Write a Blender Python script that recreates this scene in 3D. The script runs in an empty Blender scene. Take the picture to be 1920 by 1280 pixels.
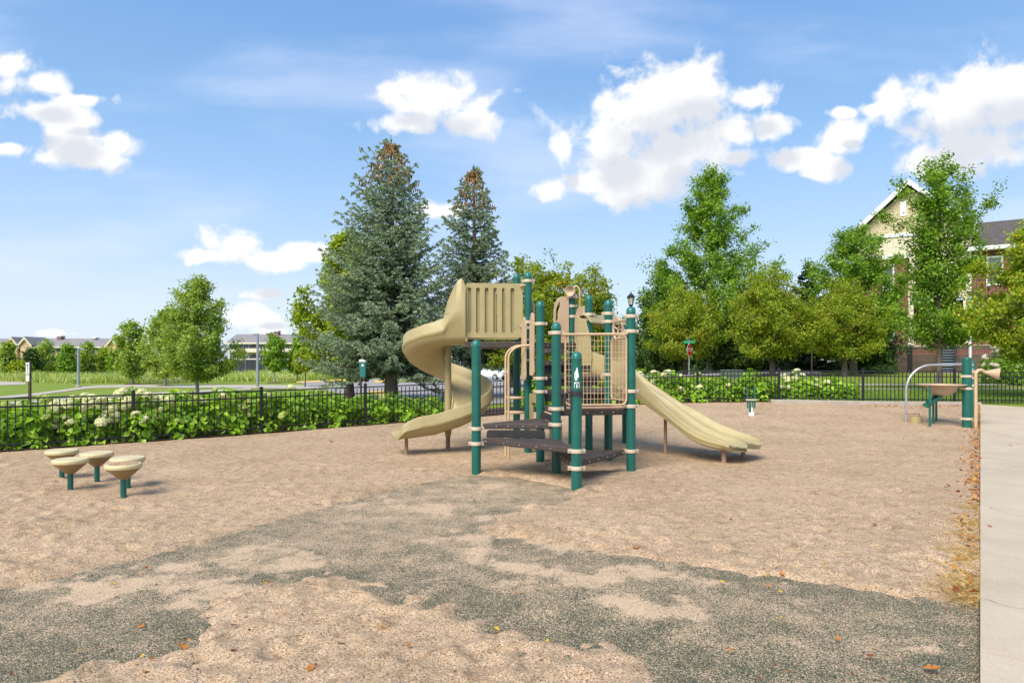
import bpy, bmesh, math, random
import numpy as np
from mathutils import Vector, Matrix

random.seed(7)
S = bpy.context.scene
COL = S.collection
R = math.radians
PI = math.pi

# ------------------------------------------------------------------ camera
F = 1280.0          # focal length in photo pixels (photo is 1920 wide)
HY = 680.0          # horizon row in the photo
CH = 1.5            # eye height
cam = bpy.data.cameras.new('camera')
camo = bpy.data.objects.new('camera', cam)
COL.objects.link(camo)
camo.location = (0, 0, CH)
camo.rotation_euler = (R(90), 0, 0)
cam.sensor_width = 36.0
cam.lens = 36.0 * F / 1920.0
cam.shift_y = (HY - 640.0) / 1920.0
cam.clip_start = 0.05
cam.clip_end = 6000
S.camera = camo

# ------------------------------------------------------------------ colour management and light
S.view_settings.view_transform = 'Standard'
S.view_settings.look = 'None'
S.view_settings.gamma = 1
S.view_settings.use_curve_mapping = False
S.view_settings.exposure = 1.17
S.cycles.max_bounces = 6
S.cycles.diffuse_bounces = 4
S.cycles.glossy_bounces = 2
S.cycles.transmission_bounces = 3
S.cycles.use_denoising = True

SUN = Vector((-0.36, -0.62, 0.76)).normalized()      # towards the sun
SUN_EL = math.asin(SUN.z)
SUN_AZ = math.atan2(SUN.x, SUN.y)
sl = bpy.data.lights.new('sun', 'SUN')
sl.energy = 2.4
sl.angle = R(38.0)
sl.color = (1.0, 0.93, 0.82)
so = bpy.data.objects.new('sun', sl)
COL.objects.link(so)
so.rotation_euler = SUN.to_track_quat('Z', 'Y').to_euler()
so.location = (-20, -10, 40)

def world():
    w = bpy.data.worlds.new('World')
    S.world = w
    w.use_nodes = True
    nt = w.node_tree
    N, L = nt.nodes, nt.links
    N.clear()
    out = N.new('ShaderNodeOutputWorld')
    bg = N.new('ShaderNodeBackground')
    bg.inputs['Strength'].default_value = 0.15
    L.new(bg.outputs[0], out.inputs[0])
    sky = N.new('ShaderNodeTexSky')
    sky.sky_type = 'NISHITA'
    sky.sun_disc = False
    sky.sun_elevation = SUN_EL
    sky.sun_rotation = SUN_AZ
    sky.altitude = 200
    sky.air_density = 1.0
    sky.dust_density = 1.6
    sky.ozone_density = 1.5
    # clouds live in the sky at infinity: they are a function of direction only
    tc = N.new('ShaderNodeTexCoord')
    sep = N.new('ShaderNodeSeparateXYZ')
    L.new(tc.outputs['Generated'], sep.inputs[0])

    def math_(op, a, b=None, clamp=False):
        n = N.new('ShaderNodeMath'); n.operation = op; n.use_clamp = clamp
        for i, v in enumerate((a, b)):
            if v is None: continue
            if isinstance(v, (int, float)): n.inputs[i].default_value = v
            else: L.new(v, n.inputs[i])
        return n.outputs[0]
    ysafe = math_('MAXIMUM', sep.outputs[1], 0.05)
    u = math_('DIVIDE', sep.outputs[0], ysafe)
    v = math_('DIVIDE', sep.outputs[2], ysafe)
    comb = N.new('ShaderNodeCombineXYZ')
    L.new(u, comb.inputs[0]); L.new(v, comb.inputs[1])

    # node group: cloud thickness at one direction
    g = bpy.data.node_groups.new('cloud_density', 'ShaderNodeTree')
    g.interface.new_socket('uv', in_out='INPUT', socket_type='NodeSocketVector')
    g.interface.new_socket('d', in_out='OUTPUT', socket_type='NodeSocketFloat')
    g.interface.new_socket('body', in_out='OUTPUT', socket_type='NodeSocketFloat')
    GN, GL = g.nodes, g.links
    gi = GN.new('NodeGroupInput'); go = GN.new('NodeGroupOutput')
    blobs = [  # centre and half size of each cloud lump, (column,row) of the sky
        (28,122,46,24),(80,158,66,24),(150,188,56,13),(62,208,54,24),(128,228,66,36),(150,276,84,40),(218,268,48,26),(192,300,44,20),(20,278,50,13),
        (820,188,100,44),(762,166,48,18),(754,230,70,20),(884,225,52,28),
        (1230,205,128,74),(1288,158,80,48),(1150,262,74,56),(1285,278,94,62),(1225,330,110,40),
        (1412,180,48,24),(1452,236,50,26),(1372,242,48,28),(1382,296,40,18),
        (1034,356,34,20),(1108,346,54,24),(1190,362,90,28),
        (1574,256,52,32),(1500,296,62,20),(1552,312,42,22),
        (1800,212,140,64),(1884,176,100,74),(1722,190,70,36),(1834,270,104,46),(1640,206,30,11),(1580,212,28,11),
        (436,464,62,30),(500,490,64,20),(578,473,54,17),(398,478,56,15),
        (828,394,36,17),(660,452,36,18),(492,552,40,9),(466,592,44,24),(504,606,40,22),
        (100,625,40,8),(1055,280,20,30),
        (1760,300,60,30)]
    cur = None
    for (px, py, rx, ry) in blobs:
        s = GN.new('ShaderNodeVectorMath'); s.operation = 'SUBTRACT'
        GL.new(gi.outputs[0], s.inputs[0])
        s.inputs[1].default_value = ((px-960)/F, (HY-py)/F, 0)
        m = GN.new('ShaderNodeVectorMath'); m.operation = 'MULTIPLY'
        GL.new(s.outputs[0], m.inputs[0])
        m.inputs[1].default_value = (F/(rx*1.30), F/(ry*1.30), 0)
        l = GN.new('ShaderNodeVectorMath'); l.operation = 'LENGTH'
        GL.new(m.outputs[0], l.inputs[0])
        o = GN.new('ShaderNodeMath'); o.operation = 'SUBTRACT'
        o.inputs[0].default_value = 1.0
        GL.new(l.outputs['Value'], o.inputs[1])
        if cur is None: cur = o.outputs[0]
        else:
            k = GN.new('ShaderNodeMath'); k.operation = 'SMOOTH_MAX'
            GL.new(cur, k.inputs[0]); GL.new(o.outputs[0], k.inputs[1]); k.inputs[2].default_value = 0.12
            cur = k.outputs[0]
    nz = GN.new('ShaderNodeTexNoise'); nz.noise_dimensions = '2D'
    nz.inputs['Scale'].default_value = 16; nz.inputs['Detail'].default_value = 8
    nz.inputs['Roughness'].default_value = 0.56; nz.inputs['Distortion'].default_value = 0.25
    GL.new(gi.outputs[0], nz.inputs['Vector'])
    vz = GN.new('ShaderNodeTexVoronoi'); vz.voronoi_dimensions = '2D'; vz.feature = 'SMOOTH_F1'
    vz.inputs['Scale'].default_value = 34; vz.inputs['Detail'].default_value = 2.5
    GL.new(gi.outputs[0], vz.inputs['Vector'])
    a = GN.new('ShaderNodeMath'); a.operation = 'MULTIPLY_ADD'
    GL.new(nz.outputs[0], a.inputs[0]); a.inputs[1].default_value = 2.0; a.inputs[2].default_value = -0.96
    c = GN.new('ShaderNodeMath'); c.operation = 'MULTIPLY_ADD'
    GL.new(vz.outputs['Distance'], c.inputs[0]); c.inputs[1].default_value = -0.22; GL.new(a.outputs[0], c.inputs[2])
    b = GN.new('ShaderNodeMath'); b.operation = 'ADD'
    GL.new(cur, b.inputs[0]); GL.new(c.outputs[0], b.inputs[1])
    GL.new(b.outputs[0], go.inputs[0])
    b2 = GN.new('ShaderNodeMath'); b2.operation = 'MULTIPLY_ADD'
    GL.new(c.outputs[0], b2.inputs[0]); b2.inputs[1].default_value = 0.40; GL.new(cur, b2.inputs[2]); GL.new(b2.outputs[0], go.inputs[1])

    g1 = N.new('ShaderNodeGroup'); g1.node_tree = g
    L.new(comb.outputs[0], g1.inputs[0])
    off = N.new('ShaderNodeVectorMath'); off.operation = 'ADD'
    L.new(comb.outputs[0], off.inputs[0]); off.inputs[1].default_value = (-0.014, 0.046, 0)
    g2 = N.new('ShaderNodeGroup'); g2.node_tree = g
    L.new(off.outputs[0], g2.inputs[0])

    def mr(x, a, b, c, d, smooth=True):
        n = N.new('ShaderNodeMapRange')
        n.interpolation_type = 'SMOOTHSTEP' if smooth else 'LINEAR'
        L.new(x, n.inputs[0])
        for i, q in enumerate((a, b, c, d)): n.inputs[1+i].default_value = q
        return n.outputs[0]
    alpha = mr(g1.outputs[0], -0.14, 0.50, 0, 1)
    front = mr(sep.outputs[1], 0.05, 0.2, 0, 1)
    alpha = math_('MULTIPLY', alpha, front)
    shade = mr(g2.outputs[1], 0.05, 0.72, 0, 1)           # thick cloud between here and the sun: greyer
    lit = N.new('ShaderNodeMix'); lit.data_type = 'RGBA'
    L.new(shade, lit.inputs[0])
    lit.inputs[6].default_value = (3.25, 3.22, 3.18, 1)
    lit.inputs[7].default_value = (2.30, 2.40, 2.60, 1)
    # wispy high veil
    wz = N.new('ShaderNodeTexNoise'); wz.noise_dimensions = '2D'
    mp = N.new('ShaderNodeMapping'); mp.inputs['Scale'].default_value = (1.3, 5.5, 1); mp.inputs['Rotation'].default_value = (0, 0, 0.12)
    L.new(comb.outputs[0], mp.inputs[0]); L.new(mp.outputs[0], wz.inputs['Vector'])
    wz.inputs['Scale'].default_value = 1.6; wz.inputs['Detail'].default_value = 5
    veil = mr(wz.outputs[0], 0.42, 0.80, 0, 0.42)
    hz = mr(v, 0.0, 0.36, 0.66, 0.0)
    haze = veil
    m0 = N.new('ShaderNodeMix'); m0.data_type = 'RGBA'
    tint = N.new('ShaderNodeMix'); tint.data_type = 'RGBA'; tint.blend_type = 'MULTIPLY'; tint.inputs[0].default_value = 1.0
    L.new(sky.outputs[0], tint.inputs[6]); tint.inputs[7].default_value = (0.70, 0.79, 0.93, 1)
    er = N.new('ShaderNodeValToRGB')
    el = er.color_ramp.elements
    stops = [(0.0, (2.45, 2.66, 3.02)), (0.05, (2.28, 2.56, 2.98)), (0.18, (1.50, 2.10, 3.00)), (0.31, (0.92, 1.64, 2.62)), (0.47, (0.60, 1.24, 2.40)), (1.0, (0.35, 0.85, 2.0))]
    while len(el) < len(stops): el.new(0.5)
    for i, (p_, c_) in enumerate(stops): el[i].position = p_; el[i].color = (c_[0]/4, c_[1]/4, c_[2]/4, 1)
    L.new(sep.outputs[2], er.inputs[0])
    e4 = N.new('ShaderNodeMix'); e4.data_type = 'RGBA'; e4.blend_type = 'MULTIPLY'; e4.inputs[0].default_value = 1.0
    L.new(er.outputs[0], e4.inputs[6]); e4.inputs[7].default_value = (3.85, 3.85, 3.85, 1)
    air = N.new('ShaderNodeMix'); air.data_type = 'RGBA'; air.inputs[0].default_value = 0.85
    L.new(tint.outputs[2], air.inputs[6]); L.new(e4.outputs[2], air.inputs[7])
    L.new(haze, m0.inputs[0]); L.new(air.outputs[2], m0.inputs[6]); m0.inputs[7].default_value = (2.68, 2.86, 3.45, 1)
    m1 = N.new('ShaderNodeMix'); m1.data_type = 'RGBA'
    L.new(alpha, m1.inputs[0]); L.new(m0.outputs[2], m1.inputs[6]); L.new(lit.outputs[2], m1.inputs[7])
    L.new(m1.outputs[2], bg.inputs['Color'])
    w.cycles.sampling_method = 'MANUAL'
    w.cycles.sample_map_resolution = 512
world()

# ------------------------------------------------------------------ helpers
def ss(a, b, x):
    t = np.clip((np.asarray(x, float) - a) / (b - a), 0, 1)
    return t*t*(3-2*t)

def ground(X, Y):
    """height of the ground: nearly flat play pit, rising to the back right, falling away to the left"""
    X = np.asarray(X, float); Y = np.asarray(Y, float)
    a = X / np.maximum(Y, 1.0)
    rise = np.clip((Y-13.0)/6.4, 0, 1)**1.5 * (0.11 + 0.27*ss(-2, 6, X))
    right = ss(0.02, 0.32, a)
    up = 0.47*ss(19.5, 44, Y)*right
    drop = (1-right)*ss(18, 60, Y)*(0.45 + 0.72*ss(0.0, -0.5, a))
    return rise + up - drop

def gz(X, Y): return float(ground(X, Y))

def at(px, py, Y):
    """point seen at photo column/row, Y metres away"""
    return Vector(((px-960)/F*Y, Y, CH-(py-HY)/F*Y))
def xat(px, Y): return (px-960)/F*Y
def zat(py, Y): return CH-(py-HY)/F*Y
def G(px, py):
    """where the line of sight through a photo pixel meets the ground"""
    a = (px-960)/F; s = (py-HY)/F
    lo, hi = 2.0, 2.0
    while hi < 900 and CH - s*hi > gz(a*hi, hi):
        lo = hi; hi *= 1.02
    for _ in range(40):
        m = (lo+hi)/2
        if CH - s*m > gz(a*m, m): lo = m
        else: hi = m
    return Vector((a*lo, lo, gz(a*lo, lo)))

class MB:
    """collects faces, becomes ONE mesh object"""
    def __init__(s): s.v = []; s.f = []; s.m = []
    def add(s, vs, fs, mi=0):
        o = len(s.v); s.v.extend([tuple(p) for p in vs])
        for f in fs: s.f.append(tuple(i+o for i in f)); s.m.append(mi)
        return s
    def box(s, c, d, mi=0, rot=None, bev=0.0):
        x, y, z = d[0]/2, d[1]/2, d[2]/2
        vs = [Vector(p) for p in ((-x,-y,-z),(x,-y,-z),(x,y,-z),(-x,y,-z),(-x,-y,z),(x,-y,z),(x,y,z),(-x,y,z))]
        if rot is not None: vs = [rot @ p for p in vs]
        c = Vector(c)
        return s.add([p+c for p in vs], [(0,3,2,1),(4,5,6,7),(0,1,5,4),(1,2,6,5),(2,3,7,6),(3,0,4,7)], mi)
    def box2(s, lo, hi, mi=0):
        return s.box([(a+b)/2 for a, b in zip(lo, hi)], [abs(b-a) for a, b in zip(lo, hi)], mi)
    def tube(s, pts, r, n=10, mi=0, caps=True, closed=False):
        pts = [Vector(p) for p in pts]; k = len(pts)
        rr = r if isinstance(r, (list, tuple)) else [r]*k
        prev = None; rings = []
        for i, p in enumerate(pts):
            if closed: t = pts[(i+1) % k] - pts[(i-1) % k]
            else: t = pts[min(i+1, k-1)] - pts[max(i-1, 0)]
            t.normalize()
            if prev is None:
                ref = Vector((0, 0, 1)) if abs(t.z) < 0.9 else Vector((1, 0, 0))
                a = t.cross(ref).normalized()
            else:
                a = (prev - t*prev.dot(t)).normalized()
            prev = a; b = t.cross(a)
            rings.append([p + (a*math.cos(2*PI*j/n) + b*math.sin(2*PI*j/n))*rr[i] for j in range(n)])
        vs = [q for ring in rings for q in ring]; fs = []
        for i in range(k if closed else k-1):
            i2 = (i+1) % k
            for j in range(n):
                fs.append((i*n+j, i*n+(j+1) % n, i2*n+(j+1) % n, i2*n+j))
        if caps and not closed:
            fs.append(tuple(range(n-1, -1, -1))); fs.append(tuple((k-1)*n+j for j in range(n)))
        return s.add(vs, fs, mi)
    def lathe(s, prof, c=(0,0,0), n=24, mi=0, cap=True):
        """prof: list of (radius, z), bottom to top"""
        c = Vector(c); k = len(prof)
        vs = [c + Vector((r*math.cos(2*PI*j/n), r*math.sin(2*PI*j/n), z)) for r, z in prof for j in range(n)]
        fs = [(i*n+j, i*n+(j+1) % n, (i+1)*n+(j+1) % n, (i+1)*n+j) for i in range(k-1) for j in range(n)]
        if cap:
            fs.append(tuple(range(n-1, -1, -1))); fs.append(tuple((k-1)*n+j for j in range(n)))
        return s.add(vs, fs, mi)
    def prism(s, poly, ext, mi=0):
        """polygon (3-D points, in order) pushed along vector ext"""
        n = len(poly); ext = Vector(ext)
        vs = [Vector(p) for p in poly] + [Vector(p)+ext for p in poly]
        fs = [tuple(range(n-1, -1, -1)), tuple(range(n, 2*n))]
        fs += [(i, (i+1) % n, n+(i+1) % n, n+i) for i in range(n)]
        return s.add(vs, fs, mi)
    def quad(s, a, b, c, d, mi=0): return s.add([a, b, c, d], [(0, 1, 2, 3)], mi)
    def sweep(s, rings, mi=0, caps=True, closed_ring=True):
        n = len(rings[0]); k = len(rings)
        vs = [q for ring in rings for q in ring]
        m = n if closed_ring else n-1
        fs = [(i*n+j, i*n+(j+1) % n, (i+1)*n+(j+1) % n, (i+1)*n+j) for i in range(k-1) for j in range(m)]
        if caps and closed_ring:
            fs.append(tuple(range(n-1, -1, -1))); fs.append(tuple((k-1)*n+j for j in range(n)))
        return s.add(vs, fs, mi)
    def build(s, name, mats, parent=None, smooth=False, bevel=0.0, seg=2, fix=True):
        """points are world points; under a parent they become the parent's local points"""
        if not isinstance(mats, (list, tuple)): mats = [mats]
        o = parent_origin(parent)
        me = bpy.data.meshes.new(name)
        me.from_pydata([(p[0]-o[0], p[1]-o[1], p[2]-o[2]) for p in s.v], [], s.f)
        for m in mats: me.materials.append(m)
        if len(mats) > 1: me.polygons.foreach_set('material_index', s.m)
        if fix:
            bm = bmesh.new(); bm.from_mesh(me)
            bmesh.ops.recalc_face_normals(bm, faces=bm.faces)
            bm.to_mesh(me); bm.free()
        if smooth:
            me.polygons.foreach_set('use_smooth', [True]*len(me.polygons))
            me.set_sharp_from_angle(angle=R(smooth if smooth is not True else 40))
        ob = bpy.data.objects.new(name, me); COL.objects.link(ob)
        if parent is not None: ob.parent = parent
        if bevel:
            b = ob.modifiers.new('bevel', 'BEVEL'); b.width = bevel; b.segments = seg
            b.limit_method = 'ANGLE'; b.angle_limit = R(35)
        return ob

def parent_origin(p):
    o = Vector((0, 0, 0))
    while p is not None:
        o += p.location; p = p.parent
    return o

def np_obj(name, V, Fq, mats, parent=None, mi=None, smooth=False):
    """large mesh from arrays, V (n,3) world points, Fq (m,3|4) faces"""
    V = np.asarray(V, np.float32) - np.array(parent_origin(parent), np.float32)
    Fq = np.asarray(Fq, np.int32)
    me = bpy.data.meshes.new(name)
    k = Fq.shape[1]
    me.vertices.add(len(V)); me.vertices.foreach_set('co', V.ravel())
    me.loops.add(Fq.size); me.loops.foreach_set('vertex_index', Fq.ravel())
    me.polygons.add(len(Fq)); me.polygons.foreach_set('loop_start', np.arange(0, Fq.size, k, dtype=np.int32))
    if not isinstance(mats, (list, tuple)): mats = [mats]
    for m in mats: me.materials.append(m)
    if mi is not None: me.polygons.foreach_set('material_index', np.asarray(mi, np.int32))
    if smooth: me.polygons.foreach_set('use_smooth', np.ones(len(Fq), bool))
    me.update(calc_edges=True); me.validate()
    ob = bpy.data.objects.new(name, me); COL.objects.link(ob)
    if parent is not None: ob.parent = parent
    return ob

def tag(o, label=None, cat=None, group=None, kind=None):
    if label: o['label'] = label
    if cat: o['category'] = cat
    if group: o['group'] = group
    if kind: o['kind'] = kind
    return o
def thing(name, label, cat, loc, group=None):
    o = bpy.data.objects.new(name, None); COL.objects.link(o)
    o.location = loc; o.empty_display_size = 0.2
    return tag(o, label, cat, group)
def copy_tree(o, parent=None):
    c = o.copy(); COL.objects.link(c)
    if parent is not None: c.parent = parent
    for ch in list(o.children): copy_tree(ch, c)
    return c
def arc(c, r, a0, a1, n, ax=Vector((1,0,0)), ay=Vector((0,0,1))):
    c = Vector(c)
    return [c + ax*(r*math.cos(a0+(a1-a0)*i/n)) + ay*(r*math.sin(a0+(a1-a0)*i/n)) for i in range(n+1)]

# ------------------------------------------------------------------ materials
def new_mat(name):
    m = bpy.data.materials.new(name); m.use_nodes = True
    nt = m.node_tree
    b = nt.nodes['Principled BSDF']
    return m, nt, b
def node(nt, t, **kw):
    n = nt.nodes.new(t)
    for k, v in kw.items(): setattr(n, k, v)
    return n
def ramp(nt, fac, stops, const=False):
    r = node(nt, 'ShaderNodeValToRGB')
    if const: r.color_ramp.interpolation = 'CONSTANT'
    e = r.color_ramp.elements
    while len(e) < len(stops): e.new(0.5)
    for i, (p, c) in enumerate(stops):
        e[i].position = p; e[i].color = (*c, 1)
    if fac is not None: nt.links.new(fac, r.inputs[0])
    return r.outputs[0]
def noise(nt, scale, detail=3, rough=0.55, vec=None, dim='3D', out=0, dist=0.0):
    n = node(nt, 'ShaderNodeTexNoise'); n.noise_dimensions = dim
    n.inputs['Scale'].default_value = scale; n.inputs['Detail'].default_value = detail
    n.inputs['Roughness'].default_value = rough; n.inputs['Distortion'].default_value = dist
    if vec is not None: nt.links.new(vec, n.inputs['Vector'])
    return n.outputs[out]
def obj_co(nt): return node(nt, 'ShaderNodeTexCoord').outputs['Object']
def mix(nt, f, a, b, mode='MIX'):
    n = node(nt, 'ShaderNodeMix'); n.data_type = 'RGBA'; n.blend_type = mode
    for sock, v in ((0, f), (6, a), (7, b)):
        if isinstance(v, (int, float)): n.inputs[sock].default_value = v
        elif isinstance(v, tuple): n.inputs[sock].default_value = (*v, 1)
        else: nt.links.new(v, n.inputs[sock])
    return n.outputs[2]
def mrange(nt, x, a, b, c=0, d=1):
    n = node(nt, 'ShaderNodeMapRange'); n.interpolation_type = 'SMOOTHSTEP'
    nt.links.new(x, n.inputs[0])
    for i, q in enumerate((a, b, c, d)): n.inputs[1+i].default_value = q
    return n.outputs[0]
def bump(nt, b, h, strength=0.3, dist=0.01):
    n = node(nt, 'ShaderNodeBump'); n.inputs['Strength'].default_value = strength; n.inputs['Distance'].default_value = dist
    nt.links.new(h, n.inputs['Height']); nt.links.new(n.outputs[0], b.inputs['Normal'])

def plain(name, col, rough=0.5, var=0.12, scale=6.0, metal=0.0, bmp=0.0, bscale=80.0, spec=0.5, dirt=None):
    """a painted or moulded surface: base colour with slight uneven wear, optional fine bump and dirt"""
    m, nt, b = new_mat(name)
    co = obj_co(nt)
    n = noise(nt, scale, 5, 0.6, co)
    dk = tuple(c*(1-var) for c in col); lt = tuple(min(1, c*(1+var)) for c in col)
    c = ramp(nt, n, [(0.3, dk), (0.7, lt)])
    if dirt:
        d = mrange(nt, noise(nt, scale*2.3, 6, 0.7, co), 0.56, 0.72)
        c = mix(nt, d, c, dirt)
    nt.links.new(c, b.inputs['Base Color'])
    b.inputs['Roughness'].default_value = rough; b.inputs['Metallic'].default_value = metal
    b.inputs['Specular IOR Level'].default_value = spec
    r = mrange(nt, noise(nt, scale*4, 4, 0.6, co), 0.3, 0.7, rough*0.85, min(1, rough*1.15))
    nt.links.new(r, b.inputs['Roughness'])
    if bmp: bump(nt, b, noise(nt, bscale, 4, 0.6, co), bmp, 0.004)
    return m

def leaf_mat(name, stops, trans=0.35, rough=0.5, patch=None, pscale=0.9):
    """foliage: every leaf takes its own tint; patch = (colour, low, high) mixes a second natural leaf colour in by region"""
    m = bpy.data.materials.new(name); m.use_nodes = True
    nt = m.node_tree; nt.nodes.clear()
    out = node(nt, 'ShaderNodeOutputMaterial')
    geo = node(nt, 'ShaderNodeNewGeometry')
    c = ramp(nt, geo.outputs['Random Per Island'], stops)
    if patch:
        pc, lo, hi = patch
        n = noise(nt, pscale, 3, 0.6, obj_co(nt))
        wn = node(nt, 'ShaderNodeTexWhiteNoise'); wn.noise_dimensions = '1D'
        nt.links.new(geo.outputs['Random Per Island'], wn.inputs['W'])
        a = node(nt, 'ShaderNodeMath'); a.operation = 'MULTIPLY_ADD'
        nt.links.new(wn.outputs[0], a.inputs[0]); a.inputs[1].default_value = 0.35; nt.links.new(n, a.inputs[2])
        c = mix(nt, mrange(nt, a.outputs[0], lo, hi), c, pc)
    d = node(nt, 'ShaderNodeBsdfDiffuse'); nt.links.new(c, d.inputs[0])
    t = node(nt, 'ShaderNodeBsdfTranslucent')
    tc = mix(nt, 1.0, c, (1.25, 1.2, 0.55), 'MULTIPLY'); nt.links.new(tc, t.inputs[0])
    gl = node(nt, 'ShaderNodeBsdfGlossy'); gl.inputs['Roughness'].default_value = rough
    gl.inputs[0].default_value = (1, 1, 1, 1)
    mx = node(nt, 'ShaderNodeMixShader'); mx.inputs[0].default_value = trans
    nt.links.new(d.outputs[0], mx.inputs[1]); nt.links.new(t.outputs[0], mx.inputs[2])
    m2 = node(nt, 'ShaderNodeMixShader'); m2.inputs[0].default_value = 0.02
    nt.links.new(mx.outputs[0], m2.inputs[1]); nt.links.new(gl.outputs[0], m2.inputs[2])
    nt.links.new(m2.outputs[0], out.inputs[0])
    return m

def bark_mat(name, a, b):
    m, nt, bs = new_mat(name)
    co = obj_co(nt)
    mp = node(nt, 'ShaderNodeMapping'); mp.inputs['Scale'].default_value = (1, 1, 0.22)
    nt.links.new(co, mp.inputs[0])
    n = noise(nt, 22, 6, 0.7, mp.outputs[0])
    nt.links.new(ramp(nt, n, [(0.3, a), (0.7, b)]), bs.inputs['Base Color'])
    bs.inputs['Roughness'].default_value = 0.95
    bump(nt, bs, n, 0.8, 0.02)
    return m

def brick_mat(name, c1, c2, mortar, bw=0.215, bh=0.075, ms=0.012, noise_amt=0.3):
    m, nt, b = new_mat(name)
    uv = node(nt, 'ShaderNodeTexCoord').outputs['UV']
    br = node(nt, 'ShaderNodeTexBrick')
    br.inputs['Scale'].default_value = 1.0
    br.inputs['Color1'].default_value = (*c1, 1); br.inputs['Color2'].default_value = (*c2, 1); br.inputs['Mortar'].default_value = (*mortar, 1)
    br.inputs['Mortar Size'].default_value = ms; br.inputs['Brick Width'].default_value = bw; br.inputs['Row Height'].default_value = bh
    br.inputs['Bias'].default_value = 0.0
    nt.links.new(uv, br.inputs['Vector'])
    n = noise(nt, 3.0, 5, 0.65, uv)
    c = mix(nt, noise_amt, br.outputs['Color'], ramp(nt, n, [(0.3, (0.55, 0.55, 0.55)), (0.7, (1.25, 1.25, 1.25))]), 'MULTIPLY')
    nt.links.new(c, b.inputs['Base Color']); b.inputs['Roughness'].default_value = 0.9
    bump(nt, b, br.outputs['Fac'], -0.4, 0.01)
    return m

M = {}
M['post'] = plain('green_powder_coat', (0.007, 0.105, 0.080), 0.38, 0.16, 5.0, bmp=0.12, bscale=500, dirt=(0.028, 0.125, 0.098))
M['cap'] = plain('green_cap_paint', (0.014, 0.145, 0.115), 0.30, 0.08, 5.0)
M['green'] = plain('green_steel', (0.012, 0.12, 0.085), 0.4, 0.1, 4.0)
M['clamp'] = plain('beige_clamp_metal', (0.58, 0.47, 0.34), 0.45, 0.08, 20.0, dirt=(0.40, 0.31, 0.22))
M['bolt'] = plain('bolt_steel', (0.55, 0.53, 0.50), 0.35, 0.1, 30.0, metal=0.8)
M['tan'] = plain('tan_moulded_plastic', (0.385, 0.315, 0.150), 0.48, 0.09, 2.6, bmp=0.05, bscale=300, dirt=(0.33, 0.262, 0.125))
M['tan2'] = plain('tan_slide_support', (0.38, 0.30, 0.15), 0.5, 0.08, 4.0)
M['pinktan'] = plain('rosy_tan_panel', (0.52, 0.37, 0.24), 0.5, 0.07, 5.0, dirt=(0.46, 0.32, 0.20))
M['tube'] = plain('tan_painted_tube', (0.54, 0.38, 0.22), 0.42, 0.08, 6.0)
M['footing'] = plain('weathered_leg_paint', (0.34, 0.22, 0.14), 0.6, 0.12, 8.0)
M['deck'] = plain('brown_coated_deck', (0.058, 0.042, 0.036), 0.62, 0.18, 5.0, bmp=0.5, bscale=120, dirt=(0.17, 0.125, 0.095))
M['deckdark'] = plain('dark_rubber_riser', (0.022, 0.020, 0.020), 0.6, 0.15, 6.0, bmp=0.3)
M['black'] = plain('black_fence_paint', (0.012, 0.013, 0.017), 0.4, 0.15, 4.0)
M['silver'] = plain('galvanised_tube', (0.52, 0.52, 0.52), 0.38, 0.1, 6.0, metal=0.7)
M['white'] = plain('white_paint', (0.78, 0.78, 0.76), 0.5, 0.04, 3.0)
M['pod_rim'] = plain('cream_pod_rim', (0.60, 0.50, 0.27), 0.5, 0.06, 6.0, dirt=(0.52, 0.41, 0.22))
M['pod_cone'] = plain('tan_pod_cone', (0.27, 0.185, 0.082), 0.55, 0.06, 6.0)
M['olive'] = plain('olive_tan_drum', (0.36, 0.30, 0.13), 0.55, 0.08, 6.0)
M['teal'] = plain('teal_bin_plastic', (0.022, 0.16, 0.15), 0.5, 0.1, 6.0)
M['greypole'] = plain('grey_lamp_pole', (0.24, 0.28, 0.31), 0.45, 0.1, 3.0)
M['brownpost'] = plain('brown_post_paint', (0.055, 0.030, 0.022), 0.6, 0.15, 6.0)
M['red'] = plain('sign_red', (0.55, 0.01, 0.02), 0.4, 0.05, 3.0)
M['signgreen'] = plain('street_sign_green', (0.015, 0.25, 0.12), 0.4, 0.05, 3.0)
M['ink'] = plain('black_ink', (0.015, 0.015, 0.015), 0.6, 0.05, 3.0)
M['asphalt'] = plain('worn_asphalt', (0.30, 0.275, 0.26), 0.9, 0.10, 0.8, bmp=0.3, bscale=60)
M['path'] = plain('pale_concrete_path', (0.44, 0.385, 0.31), 0.9, 0.10, 0.9, bmp=0.2, bscale=50)
M['yellow'] = plain('yellow_kerb_paint', (0.72, 0.47, 0.06), 0.7, 0.10, 1.5)
M['kerb'] = plain('grey_concrete_kerb', (0.38, 0.33, 0.27), 0.9, 0.14, 4.0, bmp=0.4, bscale=60)
M['mulch'] = plain('brown_wood_mulch', (0.075, 0.042, 0.026), 0.95, 0.4, 14.0, bmp=1.0, bscale=40)
M['stem'] = plain('woody_stem', (0.10, 0.085, 0.045), 0.9, 0.2, 10.0)
M['bark'] = bark_mat('grey_brown_bark', (0.085, 0.062, 0.045), (0.22, 0.175, 0.135))
M['barkpale'] = bark_mat('pale_grey_bark', (0.20, 0.18, 0.145), (0.40, 0.36, 0.30))
M['barkdark'] = bark_mat('dark_bark', (0.035, 0.026, 0.02), (0.11, 0.085, 0.065))
M['maple'] = leaf_mat('maple_leaves', [(0, (0.101, 0.206, 0.015)), (0.5, (0.196, 0.362, 0.026)), (1, (0.356, 0.525, 0.051))], 0.45)
M['maple2'] = leaf_mat('young_maple_leaves', [(0, (0.166, 0.259, 0.040)), (0.5, (0.299, 0.428, 0.064)), (1, (0.466, 0.570, 0.100))], 0.45)
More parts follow.
